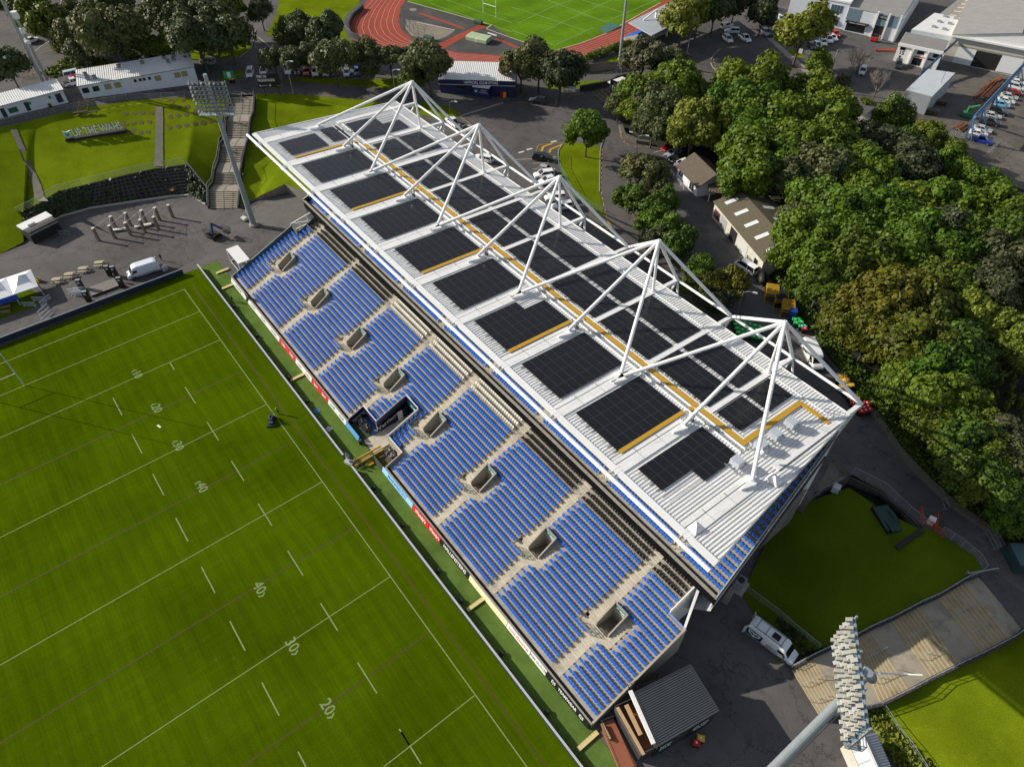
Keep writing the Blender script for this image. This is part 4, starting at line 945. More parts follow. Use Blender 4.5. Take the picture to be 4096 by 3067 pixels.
# paths on the bank and bare patches of earth
def bank_pt(k, x, y, up=.0):
    """a point of the bank's surface: find it between its ruled edges"""
    d = _ray(P(k,x,y)).normalized(); h = BV['grass_bank'].ray_cast(CAM, d); p = h[0] if h[0] is not None else G(k,x,y,-3)
    return p+Vector((0,0,up))
PATH = M('worn path', (.17,.155,.135), .95, noise=(.9,.32), col2=(.07,.075,.04)); SOIL = M('bare earth', (.085,.055,.022), .95, noise=(1.4,.3), col2=(.05,.045,.012))
def ribbon(pts, name, mat, kind='structure'):
    m_ = MB()
    for (a,b),(c,d) in zip(pts,pts[1:]): m_.face(a,b,d,c)
    return struct(m_, name, mat)
ribbon([(bank_pt(0,a,y,.14),bank_pt(0,b,y,.14)) for a,b,y in ((1345,1405,925),(1345,1410,1030),(1340,1408,1150),(1338,1408,1250),(1335,1410,1350),(1330,1412,1440))],'path',PATH)
ribbon([(bank_pt(0,a,y,.14),bank_pt(0,b,y,.14)) for a,b,y in ((90,150,1120),(125,180,1200),(165,220,1290),(200,260,1390),(245,310,1500),(285,360,1610),(300,385,1700),(330,420,1740))],'path',PATH)
mb = MB(); rng = random.Random(11)
for x, y in [(1075+75*i+rng.randint(-8,8),985-4*i) for i in range(4)]+[(800+70*i,1095-6*i) for i in range(8)]+[(1085+65*i,1120+rng.randint(-8,25)) for i in range(4)]+[(1470+70*i,1105-11*i) for i in range(6)]+[(1470+70*i,1010-10*i) for i in range(4)]+[(1490,880),(1580,870),(1640,855),(1545,930),(1620,920),(1700,960),(1760,1060),(1210,1145),(1140,1145)]:
    pts = []
    for t in range(9):
        a = t*math.pi*2/9; r = rng.uniform(.7,1.25); pts.append(bank_pt(0,x+22*r*math.cos(a),y+17*r*math.sin(a),.05))
    mb.add(pts+[sum(pts,Vector())/9],[(i,(i+1)%9,9) for i in range(9)])
tag(mb.build('bare_earth', [SOIL]), 'dug patches of brown earth in the grass bank', 'earth', kind='stuff')
# big letters on the bank
a, b = bank_pt(0,655,1205), bank_pt(0,1075,1150); a = bank_pt(0,650,1212,.2); d_ = (b-a); d_.z = 0; Lw = d_.length
e = thing('letter_sign', 'large white standing letters with a crest on a dark plinth on the grass bank', 'sign', a, math.atan2(d_.y,d_.x))
mb = MB(); mb.bx(-2.0,Lw+.4,-.15,1.3,-.5,.35); mb.build('plinth', [BLACK], e)
e2 = text('UP THE WAHS', 2.3, (Lw/2+.1,.3,.35), (1,0,0), (0,0,1), hx('15181c'), e, name='letter_body', ext=.22, bold=.02, alignv='BOTTOM', fit=Lw-.1); text('UP THE WAHS', 2.3, (Lw/2+.1,.05,.35), (1,0,0), (0,0,1), M('sign letter white',(.85,.86,.86),.5), e, ext=.01, bold=.02, alignv='BOTTOM', fit=Lw-.1); LETTERS = (e2, Lw)
mb = MB(); mb.prism([(-1.9,.0),(-.1,.0),(-.1,.3),(-1.9,.3)],.35,.5); 
mb.add([(-1.85,.0,2.3),(-1.0,.0,2.0),(-.15,.0,2.3),(-.2,.0,1.3),(-1.0,.0,.4),(-1.8,.0,1.3)]+[(x,.35,z) for x,z in ((-1.85,2.3),(-1.0,2.0),(-.15,2.3),(-.2,1.3),(-1.0,.4),(-1.8,1.3))],[(5,4,3,2,1,0),(6,7,8,9,10,11)]+[(i,(i+1)%6,(i+1)%6+6,i+6) for i in range(6)],1)
mb.add([(-1.5,-.02,1.9),(-1.0,-.02,1.6),(-.5,-.02,1.9),(-.7,-.02,1.2),(-1.0,-.02,.8),(-1.3,-.02,1.2)],[(5,4,3,2,1,0)],2)
mb.build('crest', [BLACK, hx('b9c6cc'), hx('2d8a76')], e)
# benches at the bank top
for x, lab in ((700,'nearer the yellow marking'),(790,'nearer the bare patches')):
    p = bank_pt(0,x,990,.3); e = thing('bench', f'dark slatted bench high on the grass bank, {lab}', 'bench', p, math.atan2(d_.y,d_.x), 'bank benches'); mb = MB(); mb.bx(-1.6,1.6,-.4,.4,.35,.45); mb.build('seat',[hx('3a2c1c')],e)
    for s in (-1,1): mb = MB(); mb.bx(s*1.3-.08,s*1.3+.08,-.3,.3,0,.35); mb.build('leg',[DARK],e)
# ================================================================ trees
def leafmat(name, dark, light, spec=.25):
    m = bpy.data.materials.new(name); m.use_nodes = True; n = m.node_tree; b = n.nodes['Principled BSDF']; lk = n.links.new
    b.inputs['Roughness'].default_value = .55; b.inputs['Specular IOR Level'].default_value = spec
    ge = n.nodes.new('ShaderNodeNewGeometry'); oi = n.nodes.new('ShaderNodeObjectInfo'); tc = n.nodes.new('ShaderNodeTexCoord')
    no = n.nodes.new('ShaderNodeTexNoise'); no.inputs['Scale'].default_value = 2.2; lk(tc.outputs['Object'], no.inputs[0])
    ad = n.nodes.new('ShaderNodeMath'); ad.operation = 'MULTIPLY_ADD'; lk(ge.outputs['Random Per Island'], ad.inputs[0]); ad.inputs[1].default_value = .55
    ad2 = n.nodes.new('ShaderNodeMath'); ad2.operation = 'MULTIPLY_ADD'; lk(no.outputs[0], ad2.inputs[0]); ad2.inputs[1].default_value = .7; ad2.inputs[2].default_value = -.18; lk(ad2.outputs[0], ad.inputs[2])
    r = n.nodes.new('ShaderNodeValToRGB'); r.color_ramp.elements[0].color = (*dark,1); r.color_ramp.elements[1].color = (*light,1); lk(ad.outputs[0], r.inputs[0])
    hs = n.nodes.new('ShaderNodeHueSaturation'); lk(r.outputs[0], hs.inputs['Color'])
    mr = n.nodes.new('ShaderNodeMapRange'); lk(oi.outputs['Random'], mr.inputs[0]); mr.inputs[3].default_value = .475; mr.inputs[4].default_value = .525; lk(mr.outputs[0], hs.inputs['Hue'])
    mv = n.nodes.new('ShaderNodeMapRange'); lk(oi.outputs['Random'], mv.inputs[0]); mv.inputs[3].default_value = 1.25; mv.inputs[4].default_value = .95; lk(mv.outputs[0], hs.inputs['Value'])
    lk(hs.outputs[0], b.inputs['Base Color'])
    tr = n.nodes.new('ShaderNodeBsdfTranslucent'); lk(hs.outputs[0], tr.inputs[0]); mx = n.nodes.new('ShaderNodeMixShader'); mx.inputs[0].default_value = .22
    lk(b.outputs[0], mx.inputs[1]); lk(tr.outputs[0], mx.inputs[2]); lk(mx.outputs[0], n.nodes['Material Output'].inputs[0])
    MATS[name] = m; return m
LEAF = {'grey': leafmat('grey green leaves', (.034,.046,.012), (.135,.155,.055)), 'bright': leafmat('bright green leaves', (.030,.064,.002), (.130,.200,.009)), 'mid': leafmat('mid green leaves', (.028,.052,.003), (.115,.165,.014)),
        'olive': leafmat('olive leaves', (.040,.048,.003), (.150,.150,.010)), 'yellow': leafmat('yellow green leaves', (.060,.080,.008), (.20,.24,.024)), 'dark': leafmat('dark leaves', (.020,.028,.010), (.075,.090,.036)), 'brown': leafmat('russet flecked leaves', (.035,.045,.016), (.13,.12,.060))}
BARK = M('bark', (.10,.085,.07), .9, noise=(3,.3))
def crown_mesh(seed, nb, per, flat=.72, leaf=.062, spread=.70):
    rng = random.Random(seed); mb = MB(); cs = []; lob = [(rng.uniform(0,6.28),rng.uniform(.75,1.25)) for _ in range(5)]
    for i in range(nb):
        for _ in range(40):
            t = rng.uniform(0,2*math.pi); z = rng.uniform(-.35,1)**1 ; s = math.sqrt(max(0,1-min(1,abs(z))**2)); k = spread*rng.uniform(.78,1.08) if rng.random() < .8 else spread*rng.uniform(.2,.7)
            k *= 1+.22*math.sin(2*t+lob[0][0])*lob[0][1]+.14*math.sin(3*t+lob[1][0]); c = Vector((math.cos(t)*s*k, math.sin(t)*s*k, z*k*flat*(1+.18*math.sin(t+lob[2][0]))))
            if all((c-o).length > .19 for o, _ in cs): break
        cs.append((c, rng.uniform(.15,.38)))
    for c, r in cs:
        mb.ico(c, r*.80, rng, .18, .85, mi=0)
        for _ in range(per):
            d = Vector((rng.gauss(0,1),rng.gauss(0,1),rng.gauss(.35,1))).normalized(); rr = r*rng.uniform(.84,1.12); p = c+Vector((d.x*rr,d.y*rr,d.z*rr*.9))
            if any((p-o).length < q*.72 for o, q in cs if o is not c): continue
            nn = (d+Vector((rng.uniform(-.8,.8),rng.uniform(-.8,.8),rng.uniform(-.4,.9)))).normalized(); u = nn.orthogonal().normalized(); u.rotate(Matrix.Rotation(rng.uniform(0,6.28),3,nn)); v = nn.cross(u); s = leaf*rng.uniform(.55,1.25)
            mb.face(p-u*s-v*s*.7, p+u*s*.9-v*s, p+u*s+v*s*.8, p-u*s*.7+v*s)
    me = mb.mesh('crown', [LEAF['bright']]); return me
CROWN = [crown_mesh(100+i, 40, 170, .62+.05*(i%3), .043) for i in range(10)]
CROWN_L = [crown_mesh(200+i, 50, 120, .55, .045, .80) for i in range(3)]
def trunk_mesh(seed, limbs=5):
    """unit height trunk with tapering limbs, for a crown centred at z=1"""
    rng = random.Random(seed); mb = MB(); top = Vector((rng.uniform(-.05,.05),rng.uniform(-.05,.05),.62)); mb.tube((0,0,-.05),top,.055,.038,8)
    for i in range(limbs):
        a = 6.28*i/limbs+rng.uniform(-.4,.4); st = Vector((0,0,0)).lerp(top, rng.uniform(.55,1)); md = st+Vector((math.cos(a)*.16,math.sin(a)*.16,.2)); en = Vector((math.cos(a)*rng.uniform(.3,.45),math.sin(a)*rng.uniform(.3,.45),rng.uniform(.9,1.15)))
        mb.tube(st,md,.032,.024,6); mb.tube(md,en,.024,.010,6)
    return mb.mesh('trunk', [BARK])
TRUNK = [trunk_mesh(5), trunk_mesh(6), trunk_mesh(7)]
TR = random.Random(77)
ADJ = {'grey':'grey green','bright':'bright green','mid':'mid green','olive':'olive brown','yellow':'yellow green','dark':'dark leaved','brown':'russet flecked'}
def tree(k, x, y, rp, kind, label, group=None, hf=1.25, cat='tree', name=None, low=False):
    """crown centre seen at (x, y), crown radius rp in picture units; hf: height of the crown centre in crown radii"""
    p = G(k,x,y,3); R = rp*.4638*(p-CAM).length/FPX*(1.17 if k > 1 else 1.06); hc = R*hf; p = G(k,x,y,hc); z0 = UP(p.x,p.y)
    e = thing(name or ('shrub' if cat == 'shrub' else 'tree'), label, cat, (p.x,p.y,z0), TR.uniform(0,6.28), group)
    o = bpy.data.objects.new('crown', TR.choice(CROWN_L if kind == 'olive' else CROWN)); C.objects.link(o); o.parent = e; o.location = (0,0,hc)
    o.scale = (R*TR.uniform(.92,1.12),R*TR.uniform(.92,1.12),R*TR.uniform(.95,1.2)); o.material_slots[0].link = 'OBJECT'; o.material_slots[0].material = LEAF[kind]
    t = bpy.data.objects.new('trunk', TR.choice(TRUNK)); C.objects.link(t); t.parent = e; t.scale = (R*.85,R*.85,hc)
    return e
def trees(lst, label, group, **kw):
    for k, x, y, r, kind in lst: tree(k, x, y, r, kind, f'{ADJ[kind]} tree '+label, f'{ADJ[kind]} trees '+group, **kw)
# far left park
one = [(0,200,60,115,'grey','dark domed tree in the top left corner beside the car park'),(0,370,170,150,'mid','round bushy tree in the car park island at the top left'),(0,730,115,115,'grey','small domed tree between the car park and the park drive'),
 (0,30,40,70,'dark','dark tree cut by the top left corner'),(0,1000,40,135,'grey','open crowned tree with a visible trunk over the silver car'),(0,560,410,72,'mid','narrow young tree left of the group by the long white building'),(0,60,565,118,'grey','leaning tree at the left edge beside the yellow bollards'),
 (0,1480,375,105,'bright','bright green tree behind the long white building'),(0,1310,395,95,'mid','mid green tree behind the middle of the long white building'),(0,1900,70,150,'mid','tallest green tree of the park group at the top'),
 (1,30,90,105,'dark','dark tree in shade at the top beside the park lawn'),(1,300,215,90,'mid','leafy tree left of a pair of rounded trees by the park lawn'),(1,375,235,105,'grey','middle tree of the trio beside the park lawn'),(1,590,275,135,'grey','rounded dark tree at the right of the trio beside the park lawn'),
 (1,150,520,105,'grey','first tree of the row behind the billboard'),(1,330,515,118,'grey','second tree of the row, behind the street lamp'),(1,480,480,100,'grey','third tree of the row, over the red car'),(1,660,500,160,'grey','widest tree of the row, over two white cars'),(1,930,470,120,'grey','fifth tree of the row, with a pale lit crown'),
 (1,985,590,95,'grey','low leaning tree in front of the row of parked cars'),(1,1150,500,115,'grey','sixth tree of the row, beside the second street lamp'),(1,1290,500,90,'dark','dark tree behind the row, under the track'),(1,1480,545,185,'grey','large spreading tree beside the navy store building'),(1,1345,700,115,'mid','leafy bush tree behind the first white mast'),
 (2,80,570,140,'grey','tree with a pale crown at the right of the navy store'),(2,230,540,150,'grey','big domed tree between the store and the timber fence'),(2,420,625,150,'dark','dark spreading tree above the small road sign'),
 (2,1130,490,150,'brown','russet flecked round tree below the tall light pole'),(2,1390,530,105,'grey','tree beside the forecourt lamp post'),(2,1480,150,145,'yellow','yellow green tree in front of the small white stand roof'),(2,1620,90,130,'mid','tall airy tree beside the road at the top'),(2,1760,70,120,'grey','thin tree with pale trunk at the top of the road'),(2,1930,20,110,'dark','dark tree at the top edge of the road'),
 (2,650,1130,150,'bright','solitary bright green tree on the lawn island'),(3,300,265,162,'yellow','round yellow green street tree beside the white cars'),(3,440,540,85,'bright','small bright tree on the verge by the pole'),(3,1095,1010,125,'mid','bushy tree between the grey shed and the kerbside pole'),(2,2170,120,105,'dark','dark hedge like tree at the road bend')]
for k,x,y,r,kind,lab in one: tree(k,x,y,r,kind,lab)
trees([(0,640,300,125,'grey'),(0,820,330,110,'grey'),(0,950,270,180,'grey'),(0,690,420,105,'grey'),(0,1040,340,120,'grey')],'massed left of the long white building','left of the long white building')
trees([(0,1470,130,170,'grey'),(0,1640,200,180,'grey'),(0,1950,280,165,'grey'),(0,1700,330,175,'grey'),(0,1850,360,140,'grey'),(0,1520,260,140,'grey')],'in the large park group at the top','in the large park group')
trees([(2,920,900,105,'grey'),(2,985,840,95,'grey')],'at the pale front corner of the forest by the gate','at the forest front corner')
trees([(2,1120,830,150,'bright'),(2,1040,960,120,'bright'),(2,1430,745,180,'bright'),(2,1290,760,140,'bright'),(2,1580,830,150,'bright')],'on the forest edge facing the forecourt','on the forecourt edge')
trees([(2,1250,930,160,'grey'),(2,1220,1080,130,'grey'),(2,1340,1040,110,'grey')],'in the dark clump above the four parked cars','above the four parked cars')
trees([(2,1450,870,120,'yellow'),(2,1600,1020,180,'yellow'),(2,1560,1150,150,'yellow')],'in the pale patch behind the brown roofed house','behind the house')
trees([(2,1900,740,160,'bright'),(2,1850,900,170,'bright'),(2,2080,760,180,'bright'),(2,2080,930,180,'bright'),(2,1960,1060,160,'bright'),(2,2110,1120,180,'bright'),(3,60,800,130,'bright'),(3,270,860,150,'bright'),(3,450,850,165,'bright'),(3,570,980,130,'bright')],'along the forest edge facing the industrial road','facing the industrial road')
trees([(2,2000,1290,190,'bright'),(2,2050,1460,190,'bright'),(2,1930,1400,110,'mid'),(3,160,1040,190,'bright'),(3,380,1080,190,'bright'),(3,250,1240,200,'bright'),(3,480,1250,190,'bright'),(3,120,1400,180,'bright'),(2,1960,1580,150,'bright')],'in the middle of the forest behind the house','in the middle forest')
trees([(3,380,1430,190,'grey'),(3,520,1520,170,'grey'),(3,230,1540,170,'grey')],'forming a dull patch inside the forest','in the dull patch')
trees([(3,720,1400,170,'bright'),(3,640,1320,140,'bright'),(3,880,1480,170,'bright'),(3,700,1580,170,'bright'),(3,950,1590,150,'bright')],'on the forest slope below the footpath','below the footpath')
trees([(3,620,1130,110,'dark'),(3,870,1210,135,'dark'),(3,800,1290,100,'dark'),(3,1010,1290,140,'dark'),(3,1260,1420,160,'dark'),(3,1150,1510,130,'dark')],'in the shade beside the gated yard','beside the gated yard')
trees([(3,1370,1190,125,'mid'),(3,1180,1250,120,'mid'),(3,1550,1310,105,'mid'),(3,1600,1450,125,'bright'),(3,1480,1420,90,'mid'),(3,1790,1560,120,'bright')],'scattered below the yard gate','below the yard gate')
trees([(7,420,100,190,'bright'),(7,250,220,150,'grey'),(7,620,190,200,'bright'),(7,860,110,190,'bright'),(7,1060,180,190,'bright'),(7,1290,90,180,'bright'),(7,330,370,190,'bright'),(7,530,330,180,'bright')],'in the forest behind the brown workshop','behind the workshop')
trees([(7,1500,130,180,'bright'),(7,1750,150,190,'bright'),(7,1950,220,180,'mid'),(7,2120,170,150,'grey'),(7,1560,330,180,'dark'),(7,1790,400,190,'mid'),(7,2030,420,190,'mid')],'high on the forest towards the right edge','high at the right')
trees([(7,730,400,190,'bright'),(7,950,320,190,'bright'),(7,1120,390,190,'bright'),(7,1340,370,190,'bright'),(7,640,600,190,'mid'),(7,860,560,200,'mid'),(7,1090,560,190,'bright'),(7,1300,570,190,'bright')],'in the middle of the large forest','in the large forest')
trees([(7,190,540,150,'bright'),(7,390,620,180,'bright'),(7,450,810,170,'mid'),(7,620,780,150,'mid'),(7,330,470,150,'bright')],'between the workshop and the yellow cages','near the cages')
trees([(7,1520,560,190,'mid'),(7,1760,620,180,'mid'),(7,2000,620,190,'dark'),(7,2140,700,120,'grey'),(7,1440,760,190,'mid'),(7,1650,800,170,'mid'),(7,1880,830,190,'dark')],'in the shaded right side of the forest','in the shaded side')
trees([(7,850,950,200,'olive'),(7,1130,900,210,'olive'),(7,1010,790,110,'olive'),(7,700,1120,180,'olive'),(7,950,1130,200,'olive'),(7,1280,1030,200,'olive')],'in the broad olive brown crown behind the white van','behind the white van')
trees([(7,1130,1220,190,'olive'),(7,1270,1330,210,'olive'),(7,850,1300,150,'olive')],'at the sunlit foot of the olive brown crown','at the foot of the olive crown')
trees([(7,1500,960,180,'mid'),(7,1560,1120,160,'mid'),(7,1620,1380,200,'mid'),(7,1480,1530,200,'bright'),(7,1250,1570,170,'bright'),(7,1730,1500,170,'mid')],'on the right flank of the olive brown crown','right of the olive crown')
trees([(7,1800,1080,170,'yellow'),(7,1950,1060,140,'yellow'),(7,2130,1230,170,'yellow'),(7,2150,1400,140,'yellow')],'with sunlit tips at the right edge of the forest','at the right edge')
trees([(11,1100,40,150,'mid'),(11,1340,100,190,'bright'),(11,1590,120,180,'bright'),(11,1760,300,150,'mid'),(11,1580,300,160,'bright'),(11,1300,270,110,'mid')],'on the slope above the rear road','above the rear road')
trees([(11,1480,420,170,'mid'),(11,1660,500,190,'mid'),(11,1870,540,180,'mid'),(11,1600,680,160,'mid'),(11,1830,730,170,'mid'),(11,1760,880,140,'mid'),(11,1960,860,170,'mid')],'near the stone walled road at the right','near the stone wall')
trees([(11,2060,470,160,'brown'),(11,2100,660,160,'grey'),(11,2150,840,130,'grey'),(11,2140,1010,150,'bright'),(11,2080,1160,130,'bright'),(11,2190,1200,110,'mid')],'at the right edge above the stacked barriers','above the stacked barriers')
for i,(k,x,y,r,kind,lab) in enumerate([(2,1100,1470,150,'grey','behind the tall double lamp'),(2,1270,1570,115,'grey','furthest from the house'),(2,1180,1400,70,'brown','thin and twiggy near the white car'),(6,1020,50,110,'mid','lowest beside the dashed yellow line'),(6,1180,110,150,'mid','wide and dark'),(6,1330,70,110,'mid','nearest the workshop lane'),(6,1260,260,150,'bright','brightest and in the middle'),(6,1430,430,140,'mid','behind the mast tip'),(6,1230,400,120,'dark','darkest above the mast tip'),(6,1620,680,120,'bright','round and bright by the white minivan'),(6,1850,780,145,'olive','olive brown by the curved lamp'),(6,1590,820,110,'mid','low behind the roof edge'),(6,1770,960,110,'dark','darkest by the green bins')]):
    tree(k,x,y,r,kind,f'{ADJ[kind]} tree in the belt between two lanes, {lab}', None, 1.15)
# forest floor and undergrowth
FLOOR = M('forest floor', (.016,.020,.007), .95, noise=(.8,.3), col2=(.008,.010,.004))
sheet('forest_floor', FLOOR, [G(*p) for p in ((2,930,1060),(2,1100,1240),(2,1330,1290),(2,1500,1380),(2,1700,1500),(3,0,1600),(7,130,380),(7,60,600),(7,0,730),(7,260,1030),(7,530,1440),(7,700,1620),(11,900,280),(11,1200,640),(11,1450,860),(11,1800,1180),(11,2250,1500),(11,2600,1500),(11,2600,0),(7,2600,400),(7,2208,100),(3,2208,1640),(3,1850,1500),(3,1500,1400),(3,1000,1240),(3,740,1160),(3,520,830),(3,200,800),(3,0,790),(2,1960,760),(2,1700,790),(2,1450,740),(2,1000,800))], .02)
def undergrowth(name, label, outline, n_, size, kind, seed, hmax=.9, z=None):
    rng = random.Random(seed); pts = [G(*p) if z is None else L(*p, z) for p in outline]; xs = [p.x for p in pts]; ys = [p.y for p in pts]; mb = MB(); k = 0; tries = 0
    while k < n_ and tries < n_*20:
        tries += 1; x, y = rng.uniform(min(xs),max(xs)), rng.uniform(min(ys),max(ys)); ins = False; j = len(pts)-1
        for i in range(len(pts)):
            if (pts[i].y > y) != (pts[j].y > y) and x < (pts[j].x-pts[i].x)*(y-pts[i].y)/(pts[j].y-pts[i].y)+pts[i].x: ins = not ins
            j = i
        if not ins: continue
        k += 1; h = rng.uniform(.25,1)*hmax; zb = UP(x,y) if z is None else z+.02; r = rng.uniform(.35,.7)
        mb.ico((x,y,zb+h*.3), r*.75, rng, .2, h/1.4)
        for _ in range(12):
            a = rng.uniform(0,6.28); q = Vector((x+math.cos(a)*r*rng.random(), y+math.sin(a)*r*rng.random(), zb+h*rng.uniform(.35,1))); nn = Vector((rng.uniform(-1,1),rng.uniform(-1,1),rng.uniform(.2,1.2))).normalized(); u = nn.orthogonal().normalized(); v = nn.cross(u); s = size*rng.uniform(.6,1.3)
            mb.face(q-u*s-v*s*.7,q+u*s*.9-v*s,q+u*s+v*s*.8,q-u*s*.7+v*s)
    o = mb.build(name, [LEAF[kind]]); return tag(o, label, 'undergrowth', kind='stuff')
undergrowth('undergrowth','low green ground cover along the bank beside the rear road',[(7,0,640),(7,130,640),(7,330,950),(7,560,1300),(7,900,1640),(11,1000,120),(11,1250,440),(11,1500,640),(11,1750,900),(11,2000,1150),(11,2300,1450),(11,2300,1560),(11,2000,1290),(11,1700,1100),(11,1400,860),(11,1150,560),(11,900,270),(7,700,1640),(7,480,1330),(7,240,1020)],2600,.16,'mid',3,1.0)
undergrowth('undergrowth','low bright shrubs under the trees beside the long white building',[(0,350,640),(0,560,520),(0,800,500),(0,1100,560),(0,1150,520),(0,900,440),(0,1200,430),(0,1500,420),(0,1480,480),(0,1200,560),(0,650,610),(0,480,680)],420,.2,'yellow',4,.9)
undergrowth('undergrowth','shrubs and undergrowth at the park edge by the car park',[(0,150,160),(0,250,240),(0,500,220),(0,520,310),(0,380,330),(0,200,270),(0,120,200)],160,.2,'mid',5,.9)
undergrowth('undergrowth','bright bushes beside the park drive at the top',[(0,1150,160),(0,1250,60),(0,1350,120),(0,1320,260),(0,1250,210),(0,1160,200)],130,.2,'yellow',6,1.0)
undergrowth('undergrowth','shrubs under the trio of trees beside the park lawn',[(1,130,330),(1,180,200),(1,330,300),(1,480,380),(1,700,330),(1,640,400),(1,330,400),(1,200,390)],200,.2,'mid',7,.9)
undergrowth('undergrowth','scrub along the yard fence below the footpath',[(3,960,1150),(3,1180,1080),(3,1500,1140),(3,1560,1260),(3,1850,1560),(3,1700,1640),(3,1400,1500),(3,1100,1330)],420,.2,'mid',8,.9)
undergrowth('undergrowth','dark shrubs filling the gaps between the forest trees',[(2,1100,1000),(2,1700,860),(3,0,860),(3,500,900),(3,700,1250),(3,1000,1500),(7,1500,60),(7,2150,100),(7,2300,700),(11,2200,1200),(11,1300,500),(7,800,1500),(7,300,950),(7,100,500),(7,300,200),(2,1900,1550),(2,1800,1250),(2,1300,1200)],1500,.22,'mid',14,4.5)
# ================================================================ surfaces on the outer ground
def up_sheet(name, mat, pts, dz): return sheet(name, mat, [G(*p, dz) for p in pts])
TRK = worn('red running track', (.36,.062,.030), (.28,.050,.026), .85, big=.06); SANDY = M('worn sandy ground', (.30,.25,.185), .95, noise=(.5,.3), col2=(.15,.13,.10)); ASPH2 = worn('dark infield asphalt', (.085,.08,.078), (.055,.052,.052), .7, big=.15)
up_sheet('running_track', TRK, [(1,1320,-60),(1,1010,-60),(1,900,80),(1,830,170),(1,800,240),(1,815,305),(1,880,365),(1,1000,392),(1,1200,420),(1,1480,470),(1,1700,545),(1,2208,592),(2,240,600),(2,480,560),(2,700,480),(2,1000,385),(2,1250,270),(2,1600,60),(2,1700,-60),(2,1420,-60),(2,1250,35),(2,930,225),(2,600,375),(2,340,450),(2,320,478),(2,0,487),(1,1750,455),(1,1500,400),(1,1350,340),(1,1265,275),(1,1225,185),(1,1245,80)], .02)
up_sheet('infield', ASPH2, [(1,1320,-60),(1,1245,80),(1,1225,185),(1,1265,275),(1,1350,340),(1,1500,400),(1,1750,455),(2,0,487),(2,320,478),(2,340,450),(2,100,370),(2,-100,300),(1,2040,215),(1,1700,130),(1,1300,20)], .024)
up_sheet('infield_sand', SANDY, [(1,1290,170),(1,1400,185),(1,1720,262),(1,1640,320),(1,1560,345),(1,1450,330),(1,1340,310),(1,1290,250)], .03)
up_sheet('far_pitch', GR_2, [(1,1305,14),(1,1420,-160),(2,300,-420),(2,1500,-100),(2,1250,35),(2,930,222),(2,600,372),(2,335,447),(2,0,330),(1,2040,222),(1,1985,250),(1,1960,196)], .035)
for q in ([(1,1400,118),(1,1425,112),(1,1810,245),(1,1785,255)],[(1,1960,200),(1,2030,218),(1,1850,290),(1,1620,420),(1,1530,405),(1,1700,320)],[(1,2060,335),(1,2090,330),(2,95,425),(2,60,430)]): up_sheet('runway', TRK, q, .032)
up_sheet('throwing_circle', SANDY, [(1,1355+32*math.cos(t*.628),86+13*math.sin(t*.628)) for t in range(10)], .036)
up_sheet('park_lawn', GR_B, [(1,205,-40),(1,905,-40),(1,885,40),(1,775,140),(1,757,230),(1,790,330),(1,860,378),(1,740,372),(1,560,300),(1,300,200),(1,130,310),(1,90,300),(1,180,120)], .02)
up_sheet('verge', GR_B, [(1,220,700),(1,420,662),(1,900,690),(1,1250,672),(1,1250,780),(1,1000,750),(1,820,738),(1,400,708)], .02)
up_sheet('verge', GR_B, [(0,1330,520),(0,1560,445),(0,2000,400),(0,2180,360),(0,2150,430),(0,2050,490),(0,1800,515),(0,1500,520)], .02)
up_sheet('verge', GR_B, [(2,250,745),(2,560,700),(2,860,690),(2,580,765),(2,380,770)], .02)
up_sheet('verge', GR_B, [(2,760,545),(2,980,450),(2,1010,500),(2,985,535)], .02)
up_sheet('verge', GR_B, [(1,1450,870),(1,1700,935),(1,1760,990),(1,1640,1030),(1,1420,990),(1,1330,930)], .02)
up_sheet('lawn_island', GR_B, [(2,402,1340),(2,410,1290),(2,450,1245),(2,520,1222),(2,640,1245),(2,757,1262),(2,755,1656),(6,768,80),(6,800,215),(6,760,195),(6,640,110),(6,520,20),(2,440,1540)], .03)
up_sheet('verge', GR_B, [(3,20,250),(3,130,290),(3,160,385),(3,100,380),(3,40,320)], .02)
up_sheet('verge', GR_B, [(3,170,432),(3,240,420),(3,320,490),(3,240,505)], .02)
up_sheet('verge', GR_B, [(3,310,555),(3,400,530),(3,500,620),(3,560,690),(3,625,775),(3,540,762),(3,430,660)], .02)
up_sheet('verge', GR_B, [(0,1900,640),(0,2120,600),(0,2140,640),(0,2060,680),(0,1920,700)], .02)
PAVE = worn('pale footpath', (.34,.305,.255), (.27,.24,.20), .75, big=.2)
up_sheet('footpath', PAVE, [(3,-10,330),(3,30,325),(3,165,440),(3,330,583),(3,550,780),(3,975,1135),(3,905,1145),(3,500,795),(3,330,640),(3,130,462)], .03)
up_sheet('yard_ground', worn('brown yard asphalt',(.15,.132,.115),(.10,.088,.078),.65,crack=.07,big=.08), [(3,1090,620),(3,1500,560),(3,2208,760),(3,2400,1500),(3,2208,1656),(3,1500,1230),(3,1250,1100),(3,1000,900)], .02)
